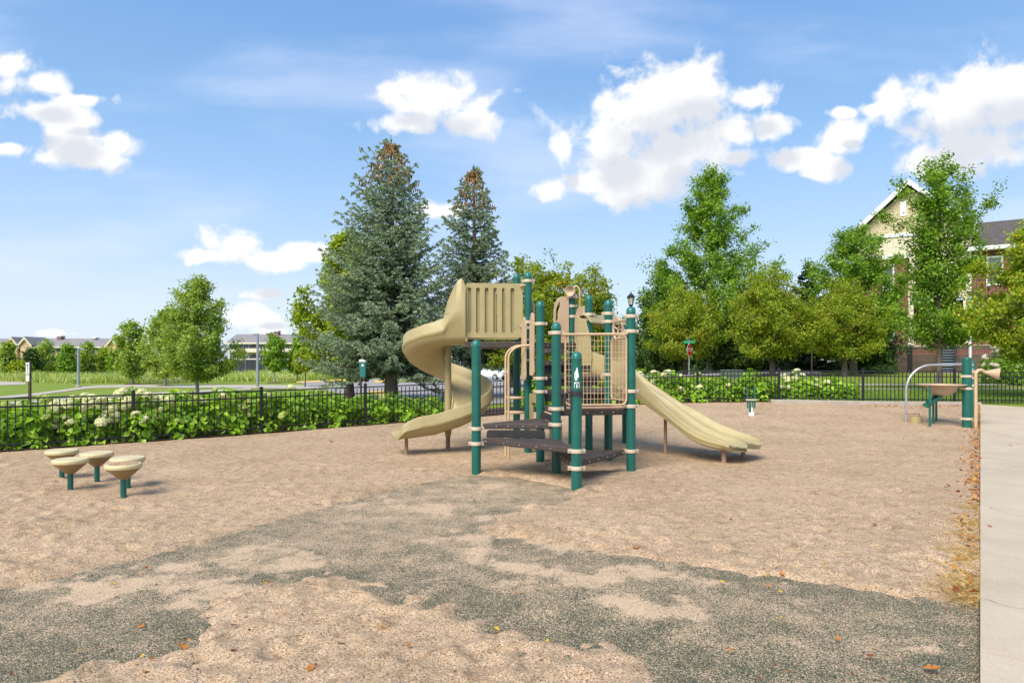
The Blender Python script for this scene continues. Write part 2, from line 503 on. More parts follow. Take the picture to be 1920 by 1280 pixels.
M['linden'] = leaf_mat('linden_leaves', [(0, (0.140, 0.230, 0.013)), (0.5, (0.292, 0.405, 0.020)), (1, (0.506, 0.556, 0.044))], 0.45)
M['yellowgreen'] = leaf_mat('yellow_green_leaves', [(0, (0.180, 0.304, 0.017)), (0.55, (0.321, 0.437, 0.024)), (0.9, (0.489, 0.506, 0.031)), (1, (0.708, 0.481, 0.036))], 0.42)
M['crab'] = leaf_mat('crabapple_leaves', [(0, (0.155, 0.254, 0.014)), (0.5, (0.278, 0.381, 0.020)), (0.88, (0.394, 0.465, 0.030)), (1, (0.517, 0.386, 0.030))], 0.45,
                     patch=((0.46, 0.25, 0.03), 0.80, 1.04), pscale=0.75)
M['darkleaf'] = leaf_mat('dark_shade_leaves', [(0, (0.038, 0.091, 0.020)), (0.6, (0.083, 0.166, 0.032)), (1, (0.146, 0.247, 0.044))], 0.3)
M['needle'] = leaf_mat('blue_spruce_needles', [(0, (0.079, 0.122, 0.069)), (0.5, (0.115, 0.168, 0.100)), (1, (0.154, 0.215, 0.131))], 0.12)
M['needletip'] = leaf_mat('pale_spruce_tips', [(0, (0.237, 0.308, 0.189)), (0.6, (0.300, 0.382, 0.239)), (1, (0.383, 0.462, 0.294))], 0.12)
M['needledark'] = leaf_mat('dark_spruce_needles', [(0, (0.012, 0.030, 0.016)), (0.6, (0.026, 0.055, 0.030)), (1, (0.05, 0.085, 0.045))], 0.1)
M['cone'] = leaf_mat('spruce_cones', [(0, (0.192, 0.094, 0.038)), (0.6, (0.336, 0.183, 0.075)), (1, (0.448, 0.273, 0.128))], 0.05)
M['hydra'] = leaf_mat('hydrangea_leaves', [(0, (0.127, 0.265, 0.015)), (0.5, (0.268, 0.474, 0.026)), (1, (0.459, 0.665, 0.059))], 0.40, rough=0.4)
M['flower'] = leaf_mat('cream_hydrangea_bloom', [(0, (0.60, 0.62, 0.26)), (0.4, (0.80, 0.79, 0.48)), (1, (0.88, 0.87, 0.68))], 0.25)
M['flowergreen'] = leaf_mat('green_hydrangea_bloom', [(0, (0.30, 0.42, 0.06)), (0.5, (0.46, 0.55, 0.12)), (1, (0.64, 0.66, 0.26))], 0.25)
M['flowerwhite'] = leaf_mat('white_shrub_bloom', [(0, (0.62, 0.55, 0.42)), (1, (0.82, 0.78, 0.70))], 0.25)
M['meadow'] = leaf_mat('meadow_grass_blades', [(0, (0.248, 0.384, 0.055)), (0.5, (0.407, 0.543, 0.103)), (0.85, (0.611, 0.629, 0.218)), (1, (0.815, 0.743, 0.411))], 0.3,
                       patch=((0.50, 0.48, 0.30), 0.70, 0.95), pscale=0.12)
M['drygrass'] = leaf_mat('dry_straw_blades', [(0, (0.42, 0.27, 0.09)), (0.6, (0.62, 0.44, 0.19)), (1, (0.74, 0.58, 0.30))], 0.3)
M['deadleaf'] = leaf_mat('fallen_leaf_orange', [(0, (0.20, 0.06, 0.02)), (0.5, (0.48, 0.17, 0.03)), (1, (0.62, 0.33, 0.08))], 0.25)
M['deadleafy'] = leaf_mat('fallen_leaf_yellow', [(0, (0.60, 0.36, 0.03)), (1, (0.70, 0.48, 0.06))], 0.25)
M['deadleafb'] = leaf_mat('fallen_leaf_brown', [(0, (0.16, 0.05, 0.02)), (1, (0.28, 0.10, 0.03))], 0.2)
M['petal'] = leaf_mat('pink_petal', [(0, (0.75, 0.35, 0.45)), (1, (0.8, 0.45, 0.5))], 0.3)
# ------------------------------------------------------------------ numeric noise for terrain relief
def _hash(ix, iy, seed):
    h = (ix.astype(np.int64)*374761393 + iy.astype(np.int64)*668265263 + seed*144665) & 0x7fffffff
    h = ((h ^ (h >> 13))*1274126177) & 0x7fffffff
    return ((h ^ (h >> 16)) & 0xffff)/65535.0
def vnoise(x, y, seed=0):
    ix = np.floor(x); iy = np.floor(y); fx = x-ix; fy = y-iy
    fx = fx*fx*(3-2*fx); fy = fy*fy*(3-2*fy)
    a = _hash(ix, iy, seed); b = _hash(ix+1, iy, seed); c = _hash(ix, iy+1, seed); d = _hash(ix+1, iy+1, seed)
    return (a*(1-fx)+b*fx)*(1-fy) + (c*(1-fx)+d*fx)*fy - 0.5
def fbm(x, y, f, o=4, seed=0, g=0.55):
    r = 0; a = 1.0
    for i in range(o):
        r = r + a*vnoise(x*f, y*f, seed+i*17); f *= 2.07; a *= g
    return r
def sdf(px, py, poly):
    """signed distance to a closed polygon, negative inside"""
    d = np.full(px.shape, 1e9); inside = np.zeros(px.shape, bool)
    n = len(poly)
    for i in range(n):
        ax, ay = poly[i]; bx, by = poly[(i+1) % n]
        ex, ey = bx-ax, by-ay
        t = np.clip(((px-ax)*ex+(py-ay)*ey)/(ex*ex+ey*ey+1e-12), 0, 1)
        d = np.minimum(d, np.hypot(px-ax-t*ex, py-ay-t*ey))
        c = (ay > py) != (by > py)
        with np.errstate(divide='ignore', invalid='ignore'):
            xi = ax + (py-ay)/(by-ay if by != ay else 1e-9)*ex
        inside ^= c & (px < xi)
    return np.where(inside, -d, d)

# ------------------------------------------------------------------ setting: ground
FENCE = [(-12.6, 7.9), (-10.75, 9.6), (-8.93, 11.2), (-7.1, 12.8), (-5.28, 14.38), (-3.43, 15.96), (-1.6, 17.5), (0.42, 18.78),
         (2.83, 19.35), (5.27, 19.4), (7.65, 19.57), (9.9, 19.25), (12.38, 19.1), (14.8, 18.95), (17.2, 18.8), (19.6, 18.65)]
SA = 878.0/1280.0                     # the pavement edge runs straight away from the eye along X = SA * Y
def fence_y(a):
    """distance at which the ray X = a*Y meets the fence line"""
    for (x0, y0), (x1, y1) in zip(FENCE[:-1], FENCE[1:]):
        d0 = x0-a*y0; d1 = x1-a*y1
        if d0 <= 0 <= d1:
            t = d0/(d0-d1); return y0+(y1-y0)*t
    return 8.0
PIT = [(-12.6, 0.3), (-12.6, 7.9)] + FENCE[1:12] + [(SA*19.1, 19.1), (SA*0.3, 0.3)]

def gp(p): q = G(*p); return (q.x, q.y)
RUBBER_PX = [(-260,1150),(-60,1116),(0,1106),(100,1084),(200,1060),(300,1037),(410,1012),(440,1000),(560,966),(640,944),(700,927),(790,906),(850,896),(885,889),(960,893),(1030,905),
             (1080,916),(1062,932),(1035,942),(1010,943),(990,940),(965,958),(935,966),(920,978),(905,985),(925,1000),(990,1012),(1060,1022),(1130,1030),(1212,1044),
             (1310,1060),(1420,1077),(1560,1097),(1700,1116),(1834,1133),(1835,1300),(1833,1600),(1600,1560),(1450,1400),(1330,1292),(1285,1282),(1245,1262),(1238,1243),(1215,1226),(1190,1212),
             (1130,1196),(1090,1198),(1050,1196),(1040,1188),(1000,1178),(960,1167),(920,1165),(912,1150),(905,1140),(893,1150),(880,1146),(872,1132),(845,1120),(830,1120),(800,1133),(792,1122),(765,1114),
             (735,1118),(718,1110),(700,1104),(694,1084),(660,1080),(605,1074),(560,1082),(535,1088),(490,1095),(455,1102),(425,1110),(385,1122),(368,1138),(366,1160),(362,1176),(335,1192),(315,1210),
             (270,1222),(215,1219),(190,1224),(140,1236),(120,1250),(90,1264),(45,1279),(-60,1330),(-300,1420)]
RUB = [gp(p) for p in RUBBER_PX]
DRIFT = [(420,1045,150,17),(520,1058,80,14),(560,1035,70,12),(250,1082,70,8),(780,948,85,12),(860,965,60,8),(1230,1140,75,18),(1290,1150,40,10),(1140,1120,60,12),(930,910,40,4),(1560,1140,60,5),(1700,1210,40,6),(350,1130,40,8),(260,1100,210,16),(150,1115,120,12),(1050,1005,170,26),(1120,1075,130,16),(960,1055,110,14)]

def sand_mat():
    m, nt, b = new_mat('tan_play_sand')
    co = obj_co(nt)
    grain = node(nt, 'ShaderNodeTexVoronoi'); grain.inputs['Scale'].default_value = 165
    nt.links.new(co, grain.inputs['Vector'])
    sp = node(nt, 'ShaderNodeSeparateColor'); nt.links.new(grain.outputs['Color'], sp.inputs[0])
    gcol = ramp(nt, sp.outputs[0], [(0.0, (0.12, 0.088, 0.062)), (0.10, (0.29, 0.195, 0.115)), (0.28, (0.51, 0.345, 0.200)), (0.6, (0.61, 0.420, 0.248)), (0.86, (0.70, 0.510, 0.325)), (1.0, (0.82, 0.69, 0.53))])
    mid = noise(nt, 9, 5, 0.62, co)
    big = noise(nt, 0.9, 4, 0.6, co)
    tone = ramp(nt, mid, [(0.30, (0.68, 0.65, 0.62)), (0.49, (1.0, 1.0, 1.0)), (0.75, (1.10, 1.10, 1.10))])
    tone2 = ramp(nt, big, [(0.32, (0.88, 0.86, 0.83)), (0.68, (1.07, 1.07, 1.08))])
    c = mix(nt, 1.0, mix(nt, 1.0, gcol, tone, 'MULTIPLY'), tone2, 'MULTIPLY')
    nt.links.new(c, b.inputs['Base Color']); b.inputs['Roughness'].default_value = 0.97
    b.inputs['Specular IOR Level'].default_value = 0.2
    ad = node(nt, 'ShaderNodeMath'); ad.operation = 'MULTIPLY_ADD'
    nt.links.new(sp.outputs[1], ad.inputs[0]); ad.inputs[1].default_value = 0.35; nt.links.new(noise(nt, 34, 6, 0.7, co), ad.inputs[2])
    bump(nt, b, ad.outputs[0], 0.9, 0.022)
    return m
def rubber_mat():
    m, nt, b = new_mat('speckled_rubber_surface')
    co = obj_co(nt)
    v = node(nt, 'ShaderNodeTexVoronoi'); v.inputs['Scale'].default_value = 210
    nt.links.new(co, v.inputs['Vector'])
    sp = node(nt, 'ShaderNodeSeparateColor'); nt.links.new(v.outputs['Color'], sp.inputs[0])
    gran = ramp(nt, sp.outputs[0], [(0.0, (0.036, 0.036, 0.018)), (0.28, (0.062, 0.068, 0.034)), (0.54, (0.092, 0.100, 0.056)), (0.70, (0.15, 0.135, 0.085)), (0.84, (0.34, 0.26, 0.14)), (0.94, (0.50, 0.40, 0.24))], True)
    # loose sand worked in between the granules, more of it in some patches
    big = noise(nt, 3.4, 7, 0.70, co)
    at_ = node(nt, 'ShaderNodeAttribute'); at_.attribute_name = 'sand_cover'
    ca = node(nt, 'ShaderNodeMath'); ca.operation = 'MULTIPLY_ADD'
    nt.links.new(big, ca.inputs[0]); ca.inputs[1].default_value = 1.25; nt.links.new(at_.outputs['Fac'], ca.inputs[2])
    cover = mrange(nt, ca.outputs[0], 0.50, 1.50, 0.0, 1.0)
    pick = node(nt, 'ShaderNodeMath'); pick.operation = 'LESS_THAN'
    nt.links.new(sp.outputs[1], pick.inputs[0]); nt.links.new(cover, pick.inputs[1])
    scol = ramp(nt, sp.outputs[2], [(0, (0.31, 0.215, 0.13)), (0.5, (0.57, 0.395, 0.235)), (1, (0.69, 0.51, 0.335))])
    nt.links.new(mix(nt, pick.outputs[0], gran, scol), b.inputs['Base Color'])
    b.inputs['Roughness'].default_value = 0.85
    bump(nt, b, sp.outputs[1], 0.5, 0.006)
    return m
M['sand'] = sand_mat(); M['rubber'] = rubber_mat()

def make_pit():
    na, nr = 520, 430
    a = np.concatenate([np.linspace(-1.5, -0.8, 60)[:-1], np.linspace(-0.8, SA-0.0008, na-59)])
    ymax = np.array([fence_y(q) for q in a])
    ymax = np.where(a < -1.4, np.minimum(ymax, 8.0), ymax)
    y0 = 1.7
    i = np.linspace(0, 1, nr)
    Y = y0*(ymax[None, :]/y0)**i[:, None]
    X = a[None, :]*Y
    rng = np.random.default_rng(3)
    d = sdf(X, Y, RUB)
    z = ground(X, Y)
    b = 0.026*fbm(X, Y, 0.8, 3, 1) + 0.010*fbm(X, Y, 4.0, 4, 5) + 0.008*np.abs(fbm(X, Y, 9.0, 3, 9))
    # scuffs and footprints
    for k in range(2600):
        yy = 2.2*(8.0)**rng.random(); aa = rng.uniform(-0.9, SA)
        xx = aa*yy
        r = rng.uniform(0.04, 0.10); e = rng.uniform(1.0, 2.2); th = rng.uniform(0, PI)
        j0 = np.searchsorted(a, aa-0.4/yy); j1 = np.searchsorted(a, aa+0.4/yy)
        if j1-j0 < 2: continue
        sub = np.s_[:, j0:j1]
        dx = X[sub]-xx; dy = Y[sub]-yy
        u = (dx*math.cos(th)+dy*math.sin(th))/(r*e); v = (-dx*math.sin(th)+dy*math.cos(th))/r
        q = u*u+v*v
        b[sub] += float(0.5+0.5*ss(2.0, 6.0, yy))*rng.uniform(0.006, 0.019)*(-np.exp(-q*1.3)+0.55*np.exp(-(np.sqrt(q)-1.5)**2*4))
    edge = 0.05*fbm(X, Y, 1.6, 5, 31) + 0.05*fbm(X, Y, 6, 5, 37, 0.65)
    off = -0.040 + 0.046*ss(-0.05, 0.16, d + edge)
    cov = 0.04 + 0.12*ss(2.4, 4.5, Y) + 0.16*ss(4.0, 8.0, Y) + 0.10*ss(-0.10, -0.5, d)
    for (px, py, rx, ry) in DRIFT:
        c = G(px, py)
        sx = rx*c.y/F; sy = ry*c.y*c.y/(CH*F)
        q = np.hypot((X-c.x)/sx, (Y-c.y)/sy) + 1.9*fbm(X, Y, 3.6, 6, 43, 0.68) + 0.6*fbm(X, Y, 1.1, 2, 47)
        cov = np.maximum(cov, 0.70*ss(1.7, 0.1, q))
    fade = ss(0, 0.35, ymax[None, :]-Y)
    z = z + b*np.where(d < -0.1, 0.45, 1.0)*(0.35+0.65*fade) + off
    # sand banks up a little around each post foot
    V = np.stack([X, Y, z], -1).reshape(-1, 3)
    n = len(a)
    idx = (np.arange(nr-1)[:, None]*n + np.arange(n-1)[None, :]).ravel()
    Q = np.stack([idx, idx+1, idx+n+1, idx+n], -1)
    o = np_obj('sand', V, Q, M['sand'], smooth=True)
    tag(o, 'tan play sand covering the fenced playground', kind='structure')
    # rubber surfacing under the drifted sand
    keep = (d.reshape(-1)[Q] < 0.30).all(1)
    Zr = (ground(X, Y) - 0.014 + 0.003*fbm(X, Y, 1.5, 2, 77)).reshape(-1)
    V2 = V.copy(); V2[:, 2] = Zr
    used = np.unique(Q[keep]); mp = -np.ones(len(V2), int); mp[used] = np.arange(len(used))
    o2 = np_obj('rubber_path', V2[used], mp[Q[keep]], M['rubber'], smooth=True)
    o2.data.attributes.new('sand_cover', 'FLOAT', 'POINT').data.foreach_set('value', cov.reshape(-1)[used].astype(np.float32))
    tag(o2, 'dark speckled rubber path showing through the sand', kind='structure')
make_pit()

def lawn_mat():
    m, nt, b = new_mat('mown_grass')
    co = obj_co(nt)
    n1 = noise(nt, 0.16, 4, 0.6, co); n2 = noise(nt, 5.0, 5, 0.7, co); n3 = noise(nt, 40, 3, 0.7, co)
    c = ramp(nt, n3, [(0.25, (0.125, 0.195, 0.022)), (0.5, (0.205, 0.285, 0.038)), (0.8, (0.31, 0.37, 0.07))])
    c = mix(nt, mrange(nt, n1, 0.48, 0.74, 0, 0.65), c, (0.34, 0.33, 0.09))
    c = mix(nt, 1.0, c, ramp(nt, n2, [(0.3, (0.80, 0.82, 0.8)), (0.7, (1.12, 1.1, 1.1))]), 'MULTIPLY')
    nt.links.new(c, b.inputs['Base Color']); b.inputs['Roughness'].default_value = 0.95
    b.inputs['Specular IOR Level'].default_value = 0.15
    bump(nt, b, n3, 0.8, 0.04)
    return m
M['lawn'] = lawn_mat()
def make_lawn():
    def axis(lo, hi, a, b, st, gr):
        v = list(np.arange(a, b+1e-6, st)); s = st; x = b
        while x < hi: s *= gr; x += s; v.append(x)
        s = st; x = a; w = []
        while x > lo: s *= gr; x -= s; w.append(x)
        return np.array(w[::-1]+v)
    xs = axis(-2600, 2600, -30, 34, 0.5, 1.18); ys = axis(-400, 3200, 4, 56, 0.5, 1.10)
    X, Y = np.meshgrid(xs, ys)
    d = sdf(X, Y, PIT)
    z = ground(X, np.maximum(Y, 1)) - 0.02 - 0.14*(d < -0.35)
    # pavement area at the right sits in its own bed
    pav = (X > SA*Y-0.3) & (X < SA*Y+6.2) & (Y < 18.6)
    z = np.where(pav, z-0.14, z) + 0.03*fbm(X, Y, 0.4, 3, 3)*(Y > 20)
    V = np.stack([X, Y, z], -1).reshape(-1, 3); n = len(xs)
    idx = (np.arange(len(ys)-1)[:, None]*n + np.arange(n-1)[None, :]).ravel()
    o = np_obj('ground', V, np.stack([idx, idx+1, idx+n+1, idx+n], -1), M['lawn'], smooth=True)
    tag(o, 'mown green lawn around the playground', kind='structure')
make_lawn()

def resample(pts, n):
    pts = np.array(pts, float)
    s = np.concatenate([[0], np.cumsum(np.hypot(*np.diff(pts, axis=0).T))])
    t = np.linspace(0, s[-1], n)
    return np.stack([np.interp(t, s, pts[:, k]) for k in range(pts.shape[1])], -1)
def ribbon(name, label, up, lo, mat, n=60, m=5, lift=0.012, kind='structure', wall=0.0):
    U = resample(up, n); W = resample(lo, n); V = []
    for i in range(n):
        for j in range(m):
            t = j/(m-1); q = G(*(U[i]*(1-t)+W[i]*t)); V.append((q.x, q.y, q.z+lift))
    idx = [(i*m+j, (i+1)*m+j, (i+1)*m+j+1, i*m+j+1) for i in range(n-1) for j in range(m-1)]
    if wall:
        k = len(V)
        for i in range(n):
            x, y, z = V[i*m+m-1]; V.append((x, y-0.01, z-wall))
        idx += [(i*m+m-1, (i+1)*m+m-1, k+i+1, k+i) for i in range(n-1)]
    o = np_obj(name, V, idx, mat, smooth=True)
    return tag(o, label, kind=kind)
ribbon('path', 'concrete path curving over the left lawn', [(-90,752),(0,743),(56,738),(112,731),(155,725),(183,722.2),(240,721),(480,721.5),(640,722.5)],
       [(-90,757),(0,747.5),(56,742.5),(112,735),(155,729.5),(183,727),(240,726),(480,727.5),(640,731)], M['path'], 90)
ribbon('path', 'narrow concrete path nearest the left fence', [(-90,763),(0,755),(56,751.5),(156,744),(240,738.5),(312,734.5),(406,730),(470,727.5)],
       [(-90,768),(0,759),(56,755.5),(156,748.3),(240,742.5),(312,738.5),(406,733.5),(470,730.5)], M['path'], 70)
ribbon('road', 'pale paved drive at the far left', [(-60,714),(30,713.6),(46,713.5)], [(-60,723),(6,722),(50,720.5)], M['path'], 30)
ribbon('road', 'grey asphalt street beyond the left fence', [(560,716.5),(620,714),(680,711),(760,707.5),(860,706),(1000,705)],
       [(590,729),(640,738),(690,753),(740,766),(830,764),(1000,752)], M['asphalt'], 60, 14)
ribbon('road', 'grey asphalt street beyond the back hedge', [(1000,704),(1200,699),(1540,697)], [(1000,709),(1200,707),(1540,704)], M['asphalt'], 40, 4)
ribbon('kerb', 'yellow painted kerb at the street edge', [(556,714.5),(600,712.7),(684,710.4)], [(556,716.5),(600,715.2),(684,713.0)], M['yellow'], 30, 3, 0.07, wall=0.09)
ribbon('kerb', 'yellow painted kerb near the spruce trunk', [(690,735.5),(722,734.2)], [(690,740),(722,738.5)], M['yellow'], 12, 3, 0.07, wall=0.09)
ribbon('kerb', 'yellow painted kerb at the traffic island', [(702,714.2),(724,713.2)], [(702,716.8),(724,715.8)], M['yellow'], 12, 3, 0.07, wall=0.09)
ribbon('verge', 'grass traffic island in the street', [(735,712),(826,710.3)], [(732,716.8),(834,715.6)], M['lawn'], 24, 4, 0.05)
ribbon('pavement', 'pale pavement strip crossing the right lawn', [(1180,714.5),(1400,719),(1520,720.6),(1840,720.4),(2100,719)], [(1180,716.5),(1400,721),(1520,722.6),(1840,722.6),(2100,721.5)], M['path'], 50, 3)
ribbon('pavement', 'pinkish pavement strip near the back fence', [(1480,728),(1640,728.4),(1840,728.2),(2100,727)], [(1480,730.6),(1640,731),(1840,731),(2100,730)], M['kerb'], 50, 3)

# mulch bed under the hedges, outside the fence
def fence_strip(name, label, d0, d1, i0, i1, mat, z0, nseg=8, kind='structure', mm=5):
    P = resample(FENCE[i0:i1], (i1-i0-1)*nseg+1); T = np.gradient(P, axis=0); T /= np.linalg.norm(T, axis=1)[:, None]
    Nn = np.stack([-T[:, 1], T[:, 0]], -1)
    V = []
    for j in range(mm):
        d = d0+(d1-d0)*j/(mm-1); q = P+Nn*d
        V.append(np.stack([q[:, 0], q[:, 1], ground(q[:, 0], q[:, 1])+z0+0.015*fbm(q[:, 0], q[:, 1], 3, 3, 5)], -1))
    V = np.array(V); n = len(P)
    idx = [(j*n+i, j*n+i+1, (j+1)*n+i+1, (j+1)*n+i) for j in range(mm-1) for i in range(n-1)]
    return tag(np_obj(name, V.reshape(-1, 3), idx, mat, smooth=True), label, kind=kind)
fence_strip('mulch', 'brown mulch bed under the hydrangea hedge', -0.10, 1.75, 0, 11, M['mulch'], 0.035)

# concrete kerb between sand and back fence
def kerb_back():
    mb = MB()
    P = resample([(7.3, 19.27), (9.9, 18.93), (12.38, 18.8), (SA*18.72, 18.72)], 30)
    T = np.gradient(P, axis=0); T /= np.linalg.norm(T, axis=1)[:, None]
    rings = []
    for p, t in zip(P, T):
        n = Vector((-t[1], t[0], 0)); g = gz(p[0], p[1]); c = Vector((p[0], p[1], g))
        rings.append([c-n*0.07+Vector((0,0,-0.1)), c-n*0.07+Vector((0,0,0.085)), c-n*0.05+Vector((0,0,0.10)), c+n*0.05+Vector((0,0,0.10)), c+n*0.07+Vector((0,0,0.085)), c+n*0.07+Vector((0,0,-0.1))])
    mb.sweep(rings)
    o = mb.build('kerb', M['kerb']); tag(o, 'low concrete kerb between sand and back fence', kind='structure')
kerb_back()

def concrete_mat():
    m, nt, b = new_mat('pale_pavement_concrete')
    co = obj_co(nt)
    n1 = noise(nt, 1.4, 6, 0.65, co); n2 = noise(nt, 90, 3, 0.7, co); n3 = noise(nt, 16, 6, 0.75, co)
    c = ramp(nt, n1, [(0.3, (0.46, 0.375, 0.265)), (0.7, (0.55, 0.46, 0.34))])
    c = mix(nt, 1.0, c, ramp(nt, n2, [(0.3, (0.86, 0.85, 0.84)), (0.7, (1.08, 1.08, 1.08))]), 'MULTIPLY')
    c = mix(nt, mrange(nt, n3, 0.64, 0.74, 0, 0.55), c, (0.28, 0.20, 0.13))
    st = noise(nt, 0.5, 7, 0.72, co, dist=0.6)
    c = mix(nt, mrange(nt, st, 0.50, 0.68, 0, 0.45), c, (0.37, 0.30, 0.22))
    vo = node(nt, 'ShaderNodeTexVoronoi'); vo.feature = 'DISTANCE_TO_EDGE'; vo.inputs['Scale'].default_value = 0.33
    wv = node(nt, 'ShaderNodeVectorMath'); wv.operation = 'MULTIPLY_ADD'
    nn = node(nt, 'ShaderNodeTexNoise'); nn.inputs['Scale'].default_value = 2.5; nn.inputs['Detail'].default_value = 6; nt.links.new(co, nn.inputs['Vector'])
    nt.links.new(nn.outputs['Color'], wv.inputs[0]); wv.inputs[1].default_value = (0.35, 0.35, 0); nt.links.new(co, wv.inputs[2]); nt.links.new(wv.outputs[0], vo.inputs['Vector'])
    c = mix(nt, mrange(nt, vo.outputs['Distance'], 0.0, 0.0028, 0.65, 0), c, (0.15, 0.11, 0.08))
    nt.links.new(c, b.inputs['Base Color']); b.inputs['Roughness'].default_value = 0.93
    b.inputs['Specular IOR Level'].default_value = 0.25
    bump(nt, b, n2, 0.35, 0.006)
    return m
M['concrete'] = concrete_mat()
def pavement():
    d = Vector((878, 1280, 0)).normalized(); n = Vector((d.y, -d.x, 0))    # n points right, away from the sand
    # slab ends at these distances along the edge (photo rows of the joints)
    ys = [0.25, 1.15, 2.3]+[G(1838, r).y for r in (1235, 1094, 1008, 954, 917, 888, 866, 848, 833.5, 821, 810.5, 801)]
    while ys[-1] < 17.9: ys.append(ys[-1]+1.2)
    ys = [y for y in ys if y < 18.3]+[18.75]
    mb = MB()
    def P(y, w, z): q = d*(y/d.y)+n*w; return (q.x, q.y, gz(q.x, q.y)+z)
    W = [0, 1.5, 3.0, 4.5, 6.0]
    for y0, y1 in zip(ys[:-1], ys[1:]):
        for w0, w1 in zip(W[:-1], W[1:]):
            g = 0.0065; ew0 = w0+(g if w0 else 0); ew1 = w1-g
            a, b = y0+g, y1-g
            t = 0.042; e = 0.001
            top = [P(a+e, ew0+e, t), P(a+e, ew1-e, t), P(b-e, ew1-e, t), P(b-e, ew0+e, t)]
            mid = [P(a, ew0, t-e), P(a, ew1, t-e), P(b, ew1, t-e), P(b, ew0, t-e)]
            bot = [P(a, ew0, -0.1), P(a, ew1, -0.1), P(b, ew1, -0.1), P(b, ew0, -0.1)]
            mb.add(top+mid+bot, [(0,1,2,3)]+[(i, (i+1) % 4, 4+(i+1) % 4, 4+i) for i in range(4)]+[(4+i, 4+(i+1) % 4, 8+(i+1) % 4, 8+i) for i in range(4)])
    o = mb.build('pavement', M['concrete'], fix=True)
    tag(o, 'pale concrete pavement slabs along the right', kind='structure')
    mb = MB()
    q = []
    for y in np.linspace(0.2, 18.7, 40): q.append([P(y, 0.02, -0.004), P(y, 6.0, -0.004)])
    mb.add([p for r in q for p in r], [(2*i, 2*i+1, 2*i+3, 2*i+2) for i in range(39)])
    o = mb.build('joint_fill', plain('dark_joint_dirt', (0.07, 0.052, 0.04), 0.95, 0.2, 5)); tag(o, 'dirt in the joints between pavement slabs', kind='structure')
pavement()

# ------------------------------------------------------------------ black metal fence
def make_fence():
    root = thing('metal_fence', 'black metal picket fence curving around the whole playground', 'fence', (FENCE[3][0], FENCE[3][1], gz(*FENCE[3])))
    H = 0.91
    for i, p in enumerate(FENCE):
        mb = MB(); g = gz(*p)
        nxt = Vector((*FENCE[min(i+1, len(FENCE)-1)], 0))-Vector((*FENCE[max(i-1, 0)], 0))
        rot = Matrix.Rotation(math.atan2(nxt.y, nxt.x), 3, 'Z')
        mb.box((p[0], p[1], g+0.46), (0.058, 0.058, 1.0), rot=rot)
        mb.box((p[0], p[1], g+0.966), (0.070, 0.070, 0.014), rot=rot)
        mb.box((p[0], p[1], g+0.980), (0.045, 0.045, 0.014), rot=rot)
        mb.build('post', M['black'], root, bevel=0.004, seg=1)
    for a, b in zip(FENCE[:-1], FENCE[1:]):
        A = Vector((a[0], a[1], gz(*a))); B = Vector((b[0], b[1], gz(*b)))
        d = B-A; L = d.length; h = Vector((d.x, d.y, 0)).normalized()
        rot = Matrix.Rotation(math.atan2(d.y, d.x), 3, 'Z')
        tilt = rot @ Matrix.Rotation(-math.atan2(d.z, Vector((d.x, d.y)).length), 3, 'Y')
        mb = MB()
        for z, t in ((H-0.013, 0.026), (H-0.155, 0.028), (0.115, 0.028)):
            mb.box((A+B)/2+Vector((0, 0, z)), (L-0.05, 0.030, t), rot=tilt)
        n = int(round(L/0.107))
        for k in range(1, n):
            p = A+d*(k/n)
            mb.box(p+Vector((0, 0, 0.425+0.02)), (0.017, 0.017, 0.845), rot=rot)
        mb.build('picket_panel', M['black'], root)
make_fence()
# ------------------------------------------------------------------ play structure
PS = {  # foot (X, Y), top row in the photo, rows of the clamp bands
 'A': (-0.487, 9.30, 637, [803, 831]),
 'B': (0.771, 8.154, 659, [845, 877]),
 'C': (1.653, 9.485, 575, [593, 621, 733, 761, 845]),
 'D': (0.600, 9.257, 604, [624, 766, 795.5]),
 'E': (0.429, 10.355, 564, [607, 709, 734]),
 'F': (0.266, 11.34, 510, [527, 604, 615, 637, 652, 675]),
 'G': (0.085, 12.42, 513, [535, 645]),
 'H': (1.100, 12.55, 533, [557, 574, 593.5, 649]),
 'I': (1.324, 11.75, 553, [589.5, 599, 680]),
 'J': (1.490, 10.55, 562, [588, 603, 702]),
 'K': (2.120, 12.75, 590, [640, 700]),
}
def pz(k, row): return zat(row, PS[k][1])
play = thing('play_structure', 'big tan and green play structure with decks, spiral slide and double slide', 'play structure', (0.6, 10.4, 0))
for k, (x, y, top, bands) in PS.items():
    mb = MB(); zt = zat(top, y); r = 0.0635
    mb.lathe([(r, -0.25), (r, zt-0.085)], (x, y, 0), 28, cap=False)
    post = mb.build('post', M['post'], play, smooth=True)
    mb = MB()
    mb.lathe([(r+0.003, zt-0.088), (r+0.003, zt-0.060), (r*0.98, zt-0.042), (r*0.84, zt-0.022), (r*0.60, zt-0.008), (r*0.3, zt-0.001), (0.004, zt)], (x, y, 0), 28)
    for j in range(6):
        a = j*PI/3+0.3
        mb.tube([(x+math.cos(a)*r, y+math.sin(a)*r, zt-0.073), (x+math.cos(a)*(r+0.008), y+math.sin(a)*(r+0.008), zt-0.073)], 0.006, 6, mi=1)
    mb.build('post_cap', [M['cap'], M['bolt']], post, smooth=True)
    for row in bands:
        z = zat(row, y); mb = MB(); R1 = r+0.011
        mb.lathe([(r-0.002, z-0.024), (R1, z-0.024), (R1+0.002, z-0.018), (R1+0.002, z+0.018), (R1, z+0.024), (r-0.002, z+0.024)], (x, y, 0), 28)
        for s in (-1, 1):
            mb.box((x+s*(R1+0.014), y, z), (0.034, 0.022, 0.046))
            mb.tube([(x+s*(R1+0.016), y-0.020, z), (x+s*(R1+0.016), y+0.02, z)], 0.009, 8, mi=1)
        mb.build('clamp', [M['clamp'], M['bolt']], post, smooth=True)

